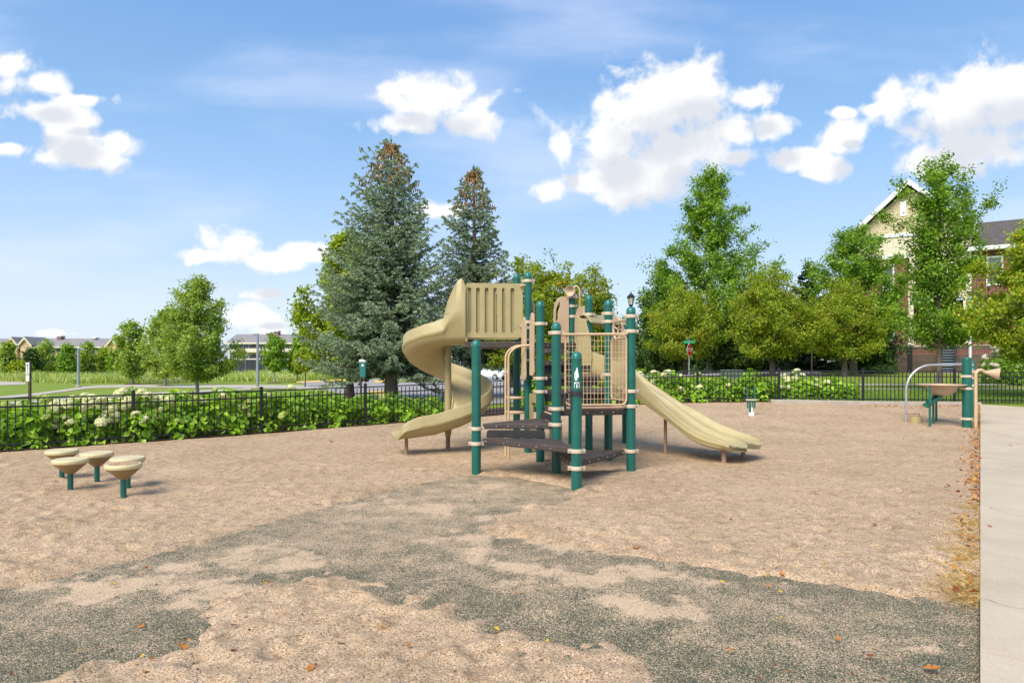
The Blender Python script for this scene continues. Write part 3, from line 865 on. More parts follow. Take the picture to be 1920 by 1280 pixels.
def xy(k): return Vector((PS[k][0], PS[k][1], 0))
def slab(name, pts, z, th=0.075, mat='deck', inset=0.0, bolts=True):
    """coated deck: polygon plate with a rolled skirt"""
    c = sum(pts, Vector())/len(pts)
    P = [c+(p-c)*(1-inset) for p in pts]
    mb = MB()
    mb.prism([(p.x, p.y, z-th) for p in P], (0, 0, th))
    o = mb.build(name, M[mat], play, bevel=0.014, seg=3)
    if bolts:
        m2 = MB()
        for a, b in zip(P, P[1:]+P[:1]):
            d = (b-a); n = Vector((d.y, -d.x, 0)).normalized()
            if n.dot((a+b)/2-c) < 0: n = -n
            for t in (0.22, 0.42, 0.63, 0.80):
                q = a+d*t; q.z = z-th*0.5
                m2.tube([q, q+n*0.008], 0.009, 8)
        m2.build('bolt', M['bolt'], o)['kind'] = 'stuff'
    return o
def pull(a, b, d):
    """a point on segment a-b, d metres from a"""
    v = (b-a); return a+v.normalized()*d
A_, B_, C_, D_, E_, F_, G_, H_, I_, J_, K_ = [xy(k) for k in 'ABCDEFGHIJK']
def tri(a, corner, b):
    """half-square step: chamfered at the sharp ends"""
    e = 0.085
    va = (a-corner).normalized(); vb = (b-corner).normalized(); h = (b-a).normalized()
    return [corner+va*e*0.7, a-va*e, a-va*e+h*0.10+vb*0.0, b-vb*e-h*0.10, b-vb*e, corner+vb*e*0.7]
slab('step_deck', tri(B_, D_, C_), 0.300)
slab('step_deck', tri(A_, D_, B_), 0.475)
slab('step_deck', tri(A_, D_, E_), 0.675)
q = 0.075
def quad_in(a, b, c, d, e=0.07):
    m = (a+b+c+d)/4
    return [m+(p-m)*(1-e/(p-m).length) for p in (a, b, c, d)]
slab('deck', quad_in(D_, C_, J_, E_), 0.860, 0.085)
# flight of broad steps climbing away and to the left
def lerp(a, b, t): return a*(1-t)+b*t
slab('step', quad_in(lerp(E_, F_, 0.06), lerp(J_, I_, 0.02)+Vector((0.26, 0, 0)), lerp(J_, I_, 0.36)+Vector((0.26, 0, 0)), lerp(E_, F_, 0.40), 0.02), 1.090, 0.085)
slab('step', quad_in(lerp(E_, F_, 0.36), lerp(J_, I_, 0.34), lerp(J_, I_, 0.72), lerp(E_, F_, 0.74), 0.02), 1.315, 0.085)
slab('slide_deck', [lerp(J_, I_, 0.72)+Vector((-0.05, 0, 0)), I_+Vector((0.10, -0.05, 0)), K_+Vector((-0.12, -0.05, 0)), H_+Vector((0.07, -0.07, 0)), lerp(I_, H_, 0.05)+Vector((-0.10, 0, 0))], 1.310, 0.085)
slab('step', quad_in(lerp(E_, F_, 0.72), lerp(E_, F_, 0.72)+Vector((0.62, 0.05, 0)), lerp(E_, F_, 1.0)+Vector((0.62, 0.05, 0)), lerp(E_, F_, 1.0)+Vector((0.09, 0, 0)), 0.01), 1.535, 0.085)
slab('step', quad_in(F_+Vector((0.08, -0.02, 0)), F_+Vector((0.60, 0.0, 0)), lerp(F_, G_, 0.3)+Vector((0.60, 0, 0)), lerp(F_, G_, 0.3)+Vector((0.08, 0, 0)), 0.01), 1.735, 0.085)
slab('deck', [F_+Vector((0.03, 0.28, 0)), G_+Vector((0.05, -0.08, 0)), H_+Vector((-0.08, -0.06, 0)), lerp(I_, H_, 0.3)+Vector((-0.12, 0, 0))], 1.850, 0.10)
slab('deck', [F_+Vector((-0.07, -0.02, 0)), F_+Vector((-1.04, -0.17, 0)), F_+Vector((-1.04, 0.75, 0)), F_+Vector((-0.12, 0.95, 0))], 1.850, 0.105, bolts=False)
for t, z in ((0.05, 0.96), (0.38, 1.19), (0.72, 1.40)):          # risers
    a = lerp(E_, F_, t)+Vector((0.08, 0.03, z)); b = lerp(J_, I_, t)+Vector((-0.05, 0.03, z))
    mb = MB(); mb.box((a+b)/2, ((b-a).length, 0.02, 0.11), rot=Matrix.Rotation(math.atan2(b.y-a.y, b.x-a.x), 3, 'Z'))
    mb.build('riser', M['deckdark'], play)
# dark closure board between the two left steps, and the sloping one at the right
def board(a, b, z0, z1, th=0.022, mat='deckdark', name='riser'):
    d = b-a; n = Vector((-d.y, d.x, 0)).normalized()*th
    mb = MB(); e = d.normalized()*0.03
    mb.prism([a+Vector((0,0,z0)), b+Vector((0,0,z0)), b+Vector((0,0,z1-0.03)), b-e+Vector((0,0,z1)), a+e+Vector((0,0,z1)), a+Vector((0,0,z1-0.03))], n)
    return mb.build(name, M[mat], play, bevel=0.006)
board(lerp(A_, D_, 0.13)+Vector((0,-0.03,0)), lerp(A_, D_, 0.86)+Vector((0,-0.03,0)), 0.482, 0.590)
board(lerp(D_, B_, 0.10), lerp(D_, B_, 0.92), 0.300, 0.390)
board(lerp(E_, D_, 0.08)+Vector((-0.02,0,0)), lerp(E_, D_, 0.92)+Vector((-0.02,0,0)), 0.680, 0.775)

# wire grid guards
def grid_panel(a, b, z0, z1, ncol, nrow, rod=0.0036, fr=0.0135, toprail=True):
    d = (b-a); L = d.length; u = d.normalized(); up = Vector((0, 0, 1))
    a0 = a+Vector((0, 0, z0)); rc = 0.075
    pts = []
    H = z1-z0
    for (cx, cz, s) in ((L-rc, rc, -PI/2), (L-rc, H-rc, 0), (rc, H-rc, PI/2), (rc, rc, PI)):
        pts += [a0+u*(cx+rc*math.cos(s+PI/2*i/6))+up*(cz+rc*math.sin(s+PI/2*i/6)) for i in range(7)]
    mb = MB(); mb.tube(pts, fr, 10, closed=True)
    for i in range(1, ncol+1):
        t = L*i/(ncol+1); e = 0.02 if rc < t < L-rc else 0.045
        mb.tube([a0+u*t+up*0.004, a0+u*t+up*(H-0.004)], rod, 6)
    for i in range(1, nrow+1):
        z = H*i/(nrow+1)
        mb.tube([a0+up*z, a0+u*L+up*z], rod, 6)
    o = mb.build('grid_panel', M['tube'], play, smooth=True)
    return o
n_ = Vector((0.02, -0.10, 0))
ga = at(1060, 700, 9.28); gb = at(1174.5, 700, 9.42); ga.z = gb.z = 0
grid_panel(ga, gb, 0.925, 1.885, 16, 11)
mb = MB(); mb.tube([at(1048, 627, 9.24), at(1176, 626, 9.43)], 0.019, 12)
mb.build('top_rail', M['tube'], play, smooth=True)
mb = MB(); mb.tube([at(1062, 765, 9.24), at(1168, 763.5, 9.40)], 0.017, 12); mb.build('bottom_rail', M['footing'], play, smooth=True)
ra = lerp(C_, J_, 0.10)+Vector((0.02, 0, 0)); rb = lerp(C_, J_, 0.92)+Vector((0.02, 0, 0))
grid_panel(ra, rb, 0.955, 1.86, 14, 11)
mb = MB(); mb.tube([C_+Vector((-0.02, 0.05, 2.10)), J_+Vector((0.03, -0.04, 2.12))], 0.019, 12); mb.build('top_rail', M['tube'], play, smooth=True)
# steering ring with spokes on the side guard
rc = lerp(C_, J_, 0.62)+Vector((0.03, 0.05, 2.00)); ax = (J_-C_).normalized()
ax = (ax*0.9+Vector((-0.25, 0, 0))).normalized()
mb = MB()
mb.tube([rc+ax*(0.125*math.cos(t))+Vector((0, 0, 0.155*math.sin(t))) for t in np.linspace(0, 2*PI, 33)[:-1]], 0.021, 10, closed=True)
for t in (0.3, 2.4, 4.5): mb.tube([rc, rc+ax*(0.12*math.cos(t))+Vector((0, 0, 0.15*math.sin(t)))], 0.013, 8)
mb.tube([rc, rc+Vector((0.10, 0.02, 0))], 0.02, 8)
mb.build('steering_wheel', M['pinktan'], play, smooth=True)
# dark grab handle on the front post
bx, by = PS['B'][:2]; zh = zat(737, by)
mb = MB()
mb.lathe([(0.062, zh-0.028), (0.074, zh-0.028), (0.074, zh+0.028), (0.062, zh+0.028)], (bx, by, 0), 24)
hp = [Vector((bx-0.06, by-0.02, zh+0.01)), Vector((bx-0.11, by-0.02, zh+0.015)), Vector((bx-0.135, by-0.02, zh-0.01)), Vector((bx-0.145, by-0.02, zh-0.10)), Vector((bx-0.14, by-0.02, zh-0.18)), Vector((bx-0.115, by-0.02, zh-0.20)), Vector((bx-0.075, by-0.02, zh-0.195)), Vector((bx-0.062, by-0.02, zh-0.16)), Vector((bx-0.062, by-0.02, zh-0.03))]
mb.tube(hp, 0.015, 8)
mb.build('grab_handle', M['deckdark'], play, smooth=True)
# warning sticker on the front post: an arrow-like figure above a small text block
def on_post(k, ang, z): return Vector((PS[k][0]+0.0645*math.sin(ang), PS[k][1]-0.0645*math.cos(ang), z))
def sticker(k, outline, z0, mat, name='sticker', off=0.0):
    mb = MB()
    n = len(outline); c = (sum(p[0] for p in outline)/n, sum(p[1] for p in outline)/n)
    vs = [on_post(k, p[0]/0.0645, z0+p[1]) for p in [c]+outline]
    if off: vs = [v+Vector((0, -off, 0)) for v in vs]
    mb.add(vs, [(0, i+1, (i+1) % n+1) for i in range(n)])
    return mb.build(name, mat, play)
zs = zat(699, by)
sticker('B', [(-0.030, -0.055), (-0.022, -0.088), (-0.002, -0.092), (0.004, -0.060), (0.020, -0.050), (0.022, -0.030), (0.010, 0.020), (0.006, 0.062), (-0.004, 0.066), (-0.014, 0.030), (-0.030, 0.006)], zs, M['white'])
for (x0, x1, z0, z1) in ((-0.034, -0.008, -0.126, -0.108), (-0.002, 0.030, -0.121, -0.108), (-0.034, 0.030, -0.178, -0.131)):
    sticker('B', [(x0, z0), ((x0+x1)/2, z0), (x1, z0), (x1, z1), ((x0+x1)/2, z1), (x0, z1)], zs, M['white'])

# panels cut from sheet: outline with holes, pushed to thickness
def cut_panel(name, org, u, v, outline, holes, th, mat, parent=play, bevel=0.006):
    """outline and holes in metres along u, v from org"""
    bm = bmesh.new(); org = Vector(org)-parent_origin(parent); u = Vector(u).normalized(); v = Vector(v).normalized(); n = u.cross(v)
    edges = []
    for loop in [outline]+holes:
        vs = [bm.verts.new(org+u*p[0]+v*p[1]) for p in loop]
        edges += [bm.edges.new((vs[i], vs[(i+1) % len(vs)])) for i in range(len(vs))]
    bmesh.ops.triangle_fill(bm, use_beauty=True, use_dissolve=True, edges=edges)
    r = bmesh.ops.extrude_face_region(bm, geom=list(bm.faces))
    for g in r['geom']:
        if isinstance(g, bmesh.types.BMVert): g.co += n*th
    bmesh.ops.recalc_face_normals(bm, faces=bm.faces)
    me = bpy.data.meshes.new(name); bm.to_mesh(me); bm.free(); me.materials.append(M[mat])
    o = bpy.data.objects.new(name, me); COL.objects.link(o); o.parent = parent
    if bevel:
        b = o.modifiers.new('bevel', 'BEVEL'); b.width = bevel; b.segments = 2; b.limit_method = 'ANGLE'; b.angle_limit = R(50)
    return o
def rrect(x0, y0, x1, y1, r, n=6):
    p = []
    for cx, cy, s in ((x1-r, y0+r, -PI/2), (x1-r, y1-r, 0), (x0+r, y1-r, PI/2), (x0+r, y0+r, PI)):
        p += [(cx+r*math.cos(s+PI/2*i/n), cy+r*math.sin(s+PI/2*i/n)) for i in range(n+1)]
    return p
# slatted guard beside the spiral slide
pa = at(873, 700, 11.20); pb = at(980, 700, 11.30); pa.z = pb.z = 0
du = (pb-pa); W = du.length; du.normalize()
z0 = zat(633, 11.25); z1 = zat(531, 11.25); Hh = z1-z0
slots = []
sw = 0.062
for i in range(6):
    cx = W*(0.022+0.151*i)+0.04
    slots.append(rrect(cx-sw/2, 0.075, cx+sw/2, Hh-0.075, sw/2-0.001))
cut_panel('slat_panel', pa+Vector((0, 0, z0)), du, (0, 0, 1), rrect(0, 0, W, Hh, 0.05), slots, -0.045, 'tan', bevel=0.012)
nn = Vector((-du.y, du.x, 0))
back = MB()
for i in range(6):
    cx = W*(0.022+0.151*i)+0.04
    sl = (0.010, 0.0, 0.0, 0.012, 0.018, 0.0)[i]
    x0 = cx-0.06; x1 = cx+0.06
    if i == 0: x0 = cx-sw/2+0.012; sl = 0
    c0 = pa+du*x0+nn*0.052; c1 = pa+du*(cx+sw/2-sl if sl else x1)+nn*0.052
    back.prism([c0+Vector((0,0,z0+0.04)), c1+Vector((0,0,z0+0.04)), c1+Vector((0,0,z1-0.04)), c0+Vector((0,0,z1-0.04))], nn*0.02)
back.build('slat_back', M['tan'], play)
mb = MB(); q = pa+du*(W*0.865)+Vector((0, 0, z0+0.17)); mb.tube([q+nn*0.04, q-nn*0.006], 0.018, 10); mb.build('bolt', M['bolt'], play, smooth=True)
for z in (z1-0.03, z0+0.20):
    mb = MB(); q = pa+du*(W-0.03)+Vector((0, 0, z))-nn*0.01; mb.tube([q, q+Vector((0.07, 0.02, 0))], 0.022, 10)
    mb.tube([q-nn*0.03, q+nn*0.02], 0.026, 10)
    mb.build('panel_bracket', M['pinktan'], play, smooth=True)
# far guard of the same deck
cut_panel('slat_panel', pa+Vector((-0.05, 0.95, z0)), du, (0, 0, 1), rrect(0, 0, W, Hh, 0.05), [rrect(W*(0.05+0.151*i)+0.01, 0.075, W*(0.05+0.151*i)+0.07, Hh-0.075, 0.028) for i in range(6)], -0.06, 'tan', bevel=0.010)

# hand-hold boards at the climber opening, seen nearly edge on
def hand_board(px0, px1, y0, y1, rt, rb, name='hand_panel'):
    a = at(px0, 700, y0); b = at(px1, 700, y1); a.z = b.z = 0
    u = b-a; w = u.length; zt = zat(rt, (y0+y1)/2); zb = zat(rb, (y0+y1)/2); h = zt-zb
    ol = [(0.0, 0.03), (0.02, 0.0), (w-0.02, 0), (w, 0.05), (w*0.92, h*0.25), (w, h*0.5), (w, h*0.88), (w*0.8, h*0.97), (w*0.55, h), (w*0.3, h*0.97), (w*0.08, h*0.86), (0.0, h*0.6), (w*0.06, h*0.3)]
    hole = rrect(w*0.22, h*0.56, w*0.48, h*0.86, min(w*0.12, 0.03))
    cut_panel(name, a+Vector((0, 0, zb)), u, (0, 0, 1), ol, [hole] if w > 0.2 else [], 0.028, 'pinktan')
hand_board(980, 988, 11.22, 11.05, 594, 712)
hand_board(995.5, 1003, 10.62, 10.45, 586, 704)
# broad entrance boards either side of post H and I
def arch_board(px0, px1, y0, y1, rt, rb, flip=False, hole=True):
    a = at(px0, 700, y0); b = at(px1, 700, y1); a.z = b.z = 0
    u = b-a; w = u.length; zt = zat(rt, (y0+y1)/2); zb = zat(rb, (y0+y1)/2); h = zt-zb
    ol = [(0.02, 0), (w, 0), (w, h)]
    ol += [(w*0.55+(w*0.55)*math.cos(t), h-0.30+0.30*math.sin(t)) for t in np.linspace(PI/2, PI, 8)]
    ol += [(0.0, h*0.15)]
    hl = [(w*0.55+(w*0.42)*math.cos(t), h-0.33+0.25*math.sin(t)) for t in np.linspace(PI*0.62, PI, 7)]+[(w*0.13, h*0.54), (w*0.19, h*0.52), (w*0.27, h*0.54)]+[(w*0.58+(w*0.30)*math.cos(t), h-0.36+0.20*math.sin(t)) for t in np.linspace(PI, PI*0.68, 6)]
    if flip:
        ol = [(w-p[0], p[1]) for p in ol][::-1]; hl = [(w-p[0], p[1]) for p in hl][::-1]
    cut_panel('entrance_panel', a+Vector((0, 0, zb)), u, (0, 0, 1), ol, [hl] if hole else [], 0.03, 'pinktan')
arch_board(1037.5, 1066, 12.42, 12.50, 556, 653)
arch_board(1080, 1097, 12.42, 11.95, 576, 668, hole=False)
mb = MB()      # thin curved strap on the right board
q = [at(1096, 598, 11.85), at(1091, 604, 11.85), at(1087.5, 614, 11.85), at(1086, 628, 11.85)]
mb.tube(q, 0.008, 6); mb.build('strap', M['deckdark'], play, smooth=True)
mb = MB()      # tube loop beside the tall post
mb.tube([at(994.5, 562, 11.55), at(998, 566, 11.55), at(1000.5, 574, 11.55), at(1001, 590, 11.55), at(1001, 600, 11.55)], 0.018, 8)
mb.build('grab_rail', M['tube'], play, smooth=True)
# talk horn: cone on a bent pipe
hy_ = 12.35
h0 = at(1069, 545, hy_)
dirh = Vector((-0.42, -0.88, -0.10)).normalized()
def cone_rings(c, d, prof, n=24):
    d = Vector(d).normalized(); a = d.cross(Vector((0, 0, 1))).normalized(); b = d.cross(a)
    return [[c+d*s+(a*math.cos(2*PI*j/n)+b*math.sin(2*PI*j/n))*r for j in range(n)] for r, s in prof]
mb = MB()
mb.sweep(cone_rings(h0, dirh, [(0.025, -0.17), (0.035, -0.12), (0.07, -0.04), (0.098, 0.0), (0.100, 0.008), (0.092, 0.008), (0.060, -0.025), (0.02, -0.06)]))
mb.tube([h0-dirh*0.15, at(1077, 538, hy_+0.14), at(1080.5, 536, hy_+0.15), at(1084, 538.5, hy_+0.15), at(1086.5, 544, hy_+0.15), at(1087, 552, hy_+0.15), at(1087, 578, hy_+0.15)], 0.019, 10)
mb.build('talk_horn', M['pinktan'], play, smooth=True)

# arched climber at the left opening
lad = MB()
for (yy, x_top, xf) in ((10.98, 986, 948.0), (10.62, 990, 953.5)):
    X0 = xat(xf, yy); zt = zat(648, yy); X1 = 0.30
    r_ = 0.24
    P = [Vector((X0, yy, -0.1)), Vector((X0, yy, zt-r_-0.1))]+[Vector((X0+r_-r_*math.cos(t), yy, zt-r_*0.85+r_*0.85*math.sin(t))) for t in np.linspace(0, PI/2, 9)]+[Vector((X1, yy, zt+0.01))]
    lad.tube(P, 0.018, 12)
for row in (773, 745.5):
    z = zat(row, 10.8); a = Vector((xat(948, 10.98), 10.98, z)); b = Vector((xat(953.5, 10.62), 10.62, z))
    P = [a]+[Vector((a.x+0.05+0.24*math.sin(t), 10.8+0.18*math.cos(t), z)) for t in np.linspace(0, PI, 9)]+[b]
    lad.tube(P, 0.015, 10)
lad.build('arch_climber', M['tube'], play, smooth=True)
# tan play panels under the decks
def under(a, b, z0, z1, name='store_panel'):
    u = b-a; w = u.length; h = z1-z0
    cut_panel(name, a+Vector((0, 0, z0)), u, (0, 0, 1), rrect(0, 0, w, h, 0.05), [rrect(w*0.25, h*0.35, w*0.75, h*0.8, 0.06)], 0.035, 'tan')
under(lerp(E_, F_, 0.10), lerp(E_, F_, 0.90), 0.32, 1.0)
under(lerp(E_, D_, 0.12)+Vector((0.12, 0, 0)), lerp(E_, J_, 0.30)+Vector((0, -0.25, 0)), 0.30, 0.66)

# ---- spiral slide
def spiral():
    C = Vector((-1.113, 11.87, 0)); Rb = 0.44
    root = thing('spiral_slide', None, None, (C.x-play.location.x, C.y-play.location.y, 0)); root.parent = play
    st = []          # (centre, outward normal, bed height, inner wall, outer wall)
    nseg = 12
    for i in range(nseg):
        t = i/nseg; x = -0.765+(-1.113+0.765)*t
        ho = np.interp(t, [0, 0.03, 0.16, 0.30, 0.5, 0.68, 0.85, 0.95, 1.0], [0.92, 0.99, 1.025, 1.01, 0.90, 0.77, 0.62, 0.47, 0.385])
        st.append((Vector((x, C.y-Rb, 0)), Vector((0, -1, 0)), 1.85-0.01*t, ho*0.97, ho))
    ph = np.linspace(0, 338, 76)
    for p in ph:
        a = R(-90-p)
        n = Vector((math.cos(a), math.sin(a), 0))
        z = np.interp(p, [0, 25, 60, 90, 135, 180, 225, 270, 315, 338], [1.84, 1.80, 1.685, 1.56, 1.36, 1.16, 0.96, 0.77, 0.56, 0.47])
        ho = np.interp(p, [0, 12, 30, 60, 300, 338], [0.385, 0.345, 0.325, 0.33, 0.34, 0.32])
        hi = np.interp(p, [0, 15, 30, 50, 300, 338], [0.37, 0.26, 0.16, 0.12, 0.12, 0.14])
        st.append((C+n*Rb, n, z, hi, ho))
    n = st[-1][1]; c = st[-1][0]; h = Vector((n.y, -n.x, 0))
    if h.x > 0: h = -h
    for i in range(1, 15):
        t = i/14
        z = np.interp(t, [0, 0.4, 0.75, 0.93, 1.0], [0.47, 0.36, 0.325, 0.315, 0.295])
        ho = np.interp(t, [0, 0.4, 0.7, 0.88, 0.96, 1.0], [0.32, 0.32, 0.31, 0.25, 0.18, 0.09])
        st.append((c+h*(1.02*t), n, z, min(0.14-0.09*t, ho), ho))
    rings = []
    for (c, n, z, hi, ho) in st:
        e = 0.028
        prof = [(-0.345, hi), (-0.335, hi*0.5), (-0.30, 0.055), (-0.24, 0.014), (-0.12, 0), (0.06, 0), (0.17, 0.016), (0.24, 0.055), (0.275, min(0.11, ho*0.5)), (0.297, ho*0.55), (0.306, ho-0.008),
                (0.315, ho), (0.327, ho), (0.337, ho-0.012), (0.335, ho*0.62), (0.352, ho*0.54), (0.352, ho*0.40), (0.330, ho*0.34), (0.318, min(0.085, ho*0.3)), (0.275, 0.012), (0.19, -0.032), (0.06, -0.05), (-0.12, -0.05), (-0.26, -0.034), (-0.335, 0.01), (-0.365, hi*0.5), (-0.372, hi-0.01), (-0.36, hi)]
        rings.append([c+n*a+Vector((0, 0, z+b)) for a, b in prof])
    mb = MB(); mb.sweep(rings)
    mb.build('chute', M['tan'], root, smooth=50)
    mb = MB()
    mb.tube([(C.x, C.y, -0.2), (C.x, C.y, 0.26)], 0.040, 16, mi=1); mb.tube([(C.x, C.y, 0.22), (C.x, C.y, 0.38)], [0.046, 0.075], 16); mb.tube([(C.x, C.y, 0.38), (C.x, C.y, 1.88)], 0.058, 18)
    mb.build('column', [M['tan2'], M['footing']], root, smooth=True)
    lx, ly = -1.72, 11.12
    mb = MB(); mb.tube([(lx, ly, -0.2), (lx, ly, 0.30)], 0.030, 12); mb.box((lx, ly, 0.285), (0.16, 0.10, 0.02)); mb.build('support_leg', M['footing'], root, smooth=True)
    # bracket fin under the lowest turn
    mb = MB(); mb.prism([(C.x-0.13, C.y-0.02, 0.46), (C.x+0.10, C.y-0.02, 0.50), (C.x+0.05, C.y-0.02, 0.30), (C.x-0.05, C.y-0.02, 0.30)], (0, 0.04, 0)); mb.build('bracket', M['tan2'], root)
    # seam of the hood and its bolts, moulded ribs on the outer wall
    for px in (845, 869):
        mb = MB(); q = at(px, 591.5, C.y-Rb-0.335); mb.tube([q+Vector((0, 0.02, 0)), q+Vector((0, -0.008, 0))], 0.014, 10)
        mb.build('hood_bolt', M['bolt'], root, smooth=True)
    mb = MB()
    q0 = at(830, 588.5, C.y-Rb-0.336); q1 = at(873, 588.5, C.y-Rb-0.336)
    mb.box((q0+q1)/2, ((q1-q0).length, 0.006, 0.006)); mb.build('hood_seam', M['tan2'], root)
    return root
spiral()

# ---- double slide
def double_slide():
    d = Vector((0.731, -0.682, 0)).normalized(); c = Vector((d.y*-1, d.x, 0))    # c points away from the camera, across the lanes
    S0 = Vector((1.60, 12.08, 0))
    root = thing('double_slide', None, None, (S0.x-play.location.x, S0.y-play.location.y, 0)); root.parent = play
    tz = [-0.10, 0.0, 0.25, 0.55, 0.8, 1.05, 1.32, 1.5, 1.75, 1.93, 2.14, 2.35, 2.56, 2.70]
    zz = [1.33, 1.33, 1.29, 1.19, 1.07, 0.94, 0.78, 0.68, 0.51, 0.40, 0.31, 0.275, 0.26, 0.235]
    rt = [-0.1, 0.9, 1.05, 1.3, 1.5, 1.9, 2.2, 2.45, 2.6]; rn = [0.38, 0.37, 0.33, 0.24, 0.19, 0.165, 0.145, 0.11, 0.05]     # near rail, tall at the head
    rf = [0.30, 0.18, 0.16, 0.15, 0.15, 0.145, 0.14, 0.11, 0.05]
    ft = [0.0, 0.3, 0.63, 1.28, 1.75, 2.1]; fo = [0.0, 0.10, 0.20, 0.14, 0.04, 0.0]                                           # far lane runs a little lower
    rings = []
    T = np.linspace(0, 1, 60)
    from_t = np.linspace(-0.10, 2.61, 70)
    for t in from_t:
        # smooth bed height by averaging
        z = sum(np.interp(t+o, tz, zz)*w for o, w in ((-0.12, .2), (-0.05, .2), (0, .2), (0.05, .2), (0.12, .2))) if t < 2.5 else np.interp(t, tz, zz)
        r = 0.15 if t < 2.2 else np.interp(t, rt, rf)
        r1 = np.interp(t, rt, rn); r2 = np.interp(t, rt, rf); dz = np.interp(t, ft, fo)
        ctr = S0+d*t
        w = 0.50
        top = [(-w-0.035, r-0.02), (-w-0.022, r), (-w+0.010, r), (-w+0.03, r-0.025), (-w+0.05, r*0.45), (-w+0.085, 0.03), (-w+0.14, 0.006), (-w+0.25, 0), (-w+0.35, 0.006), (-0.085, 0.035), (-0.045, r*0.45), (-0.025, r*0.78), (0, r*0.86),
               (0.025, r*0.78), (0.045, r*0.45), (0.085, 0.035), (w-0.35, 0.006), (w-0.25, 0), (w-0.14, 0.006), (w-0.085, 0.03), (w-0.05, r*0.45), (w-0.03, r-0.025), (w-0.010, r), (w+0.022, r), (w+0.035, r-0.02)]
        bot = [(w+0.030, r*0.45), (w+0.040, r*0.35), (w+0.030, r*0.2), (w+0.022, -0.02), (w-0.05, -0.055), (w-0.25, -0.06), (0.10, -0.055), (0, -0.03), (-0.10, -0.055), (-w+0.25, -0.06), (-w+0.05, -0.055), (-w-0.022, -0.02), (-w-0.030, r*0.2), (-w-0.040, r*0.35), (-w-0.030, r*0.45)]
        ls = float(ss(2.1, 2.72, t))
        rings.append([ctr+c*a+d*(0.15*ls*max(0.0, math.sin(PI*min(abs(a), 0.5)/0.5))**0.8)+Vector((0, 0, z-dz*float(ss(-0.05, 0.2, a))+(b if b <= 0 else b*(r1/r if a < -0.3 else r2/r if a > 0.3 else 1.0)))) for a, b in top+bot])
    mb = MB(); mb.sweep(rings); mb.build('chute', M['tan'], root, smooth=55)
    def leg(p, z, r=0.030):
        mb = MB(); mb.tube([(p.x, p.y, gz(p.x, p.y)-0.2), (p.x, p.y, z)], r, 14); mb.build('support_leg', M['footing'], root, smooth=True)
    leg(S0+d*2.44-c*0.33, 0.24, 0.036); leg(S0+d*2.44+c*0.33, 0.24, 0.036); leg(S0+d*1.33-c*0.12, 0.73, 0.026)
    # hood at the head of the slide: two cheeks and a sloped canopy with an arched opening
    for s in (-1, 1):
        a = S0+c*(0.54*s)-d*0.12
        ol = [(0, 0), (0.26, -0.05), (0.30, 0.25), (0.26, 0.62), (0.18, 0.88), (0.0, 0.97)]
        cut_panel('hood_cheek', a+Vector((0, 0, 1.33)), d, (0, 0, 1), ol, [], -0.03*s, 'tan', parent=root, bevel=0.010)
    w = 1.10
    base = S0-c*(w/2)-d*0.10+Vector((0, 0, 1.33))
    ol = rrect(0, 0.0, w, 1.00, 0.06)
    hole = [(0.10, 0.02)]+[(w/2-0.0+(w/2-0.10)*math.cos(t), 0.55+0.27*math.sin(t)) for t in np.linspace(PI, 0, 13)][0:13]+[(w-0.10, 0.02)]
    hole = [(0.10, 0.03), (w-0.10, 0.03)]+[(w/2+(w/2-0.10)*math.cos(t), 0.56+0.27*math.sin(t)) for t in np.linspace(0, PI, 13)]
    cut_panel('hood_front', base, c, (0, 0, 1), ol, [hole], -0.04, 'tan', parent=root)
    mb = MB(); q = base+Vector((0, 0, 1.0))
    mb.sweep([[q+c*x+d*t+Vector((0, 0, zz_+k_)) for t, zz_, k_ in ((0, -0.03, 0), (0.10, -0.02, 0), (0.18, -0.07, 0), (0.25, -0.16, 0), (0.25, -0.16, 0.03), (0.18, -0.07, 0.03), (0.10, -0.02, 0.03), (0, -0.03, 0.03))] for x in (0.0, w)]); mb.build('canopy', M['tan'], root, bevel=0.01)
double_slide()
# ------------------------------------------------------------------ stepping pods
def pod_proto():
    r = thing('stepping_pod', '', 'stepping pod', (0, 0, 0), 'stepping pods in the sand')
    mb = MB(); mb.lathe([(0.031, -0.25), (0.031, 0.215)], n=20)
    for k in range(5): mb.tube([(-0.031, -0.006, 0.05+k*0.03), (-0.038, -0.010, 0.05+k*0.03)], 0.004, 6)
    mb.build('stem', M['post'], r, smooth=True)
    mb = MB(); mb.lathe([(0.045, 0.198), (0.048, 0.203), (0.060, 0.212), (0.178, 0.318), (0.180, 0.326)], n=40); mb.build('cone', M['pod_cone'], r, smooth=True)
    mb = MB(); mb.lathe([(0.17, 0.322), (0.184, 0.322), (0.189, 0.328), (0.190, 0.352), (0.186, 0.366), (0.176, 0.373), (0.165, 0.372), (0.08, 0.370), (0.004, 0.370)], n=44)
    mb.build('rim', M['pod_rim'], r, smooth=True)
    return r
pod = pod_proto()
PODS = [(231.5, 931, 'front right tan stepping pod with sand lying on its top'), (132, 919, 'stepping pod at the front left of the cluster, clean top'),
        (182, 903, 'middle stepping pod between the two pairs'), (116, 897, 'rearmost left stepping pod, nearest the hedge'), (239.5, 915, 'stepping pod half hidden behind the sandy one')]
for i, (px, py, lab) in enumerate(PODS):
    p = G(px, py); o = pod if i == 0 else copy_tree(pod)
    o.location = (p.x, p.y, p.z); o.rotation_euler.z = i*1.3; o['label'] = lab
p = G(231.5, 931)
mb = MB(); rng = np.random.default_rng(2); prof = [(0.001, 0.393), (0.05, 0.390), (0.10, 0.384), (0.145, 0.377), (0.165, 0.370)]
mb.lathe([(r_, z) for r_, z in prof[::-1]], (p.x, p.y, p.z), 28)
o = mb.build('sand_heap', M['sand'], None, smooth=True); tag(o, 'thin heap of sand lying on the front right stepping pod', 'sand')

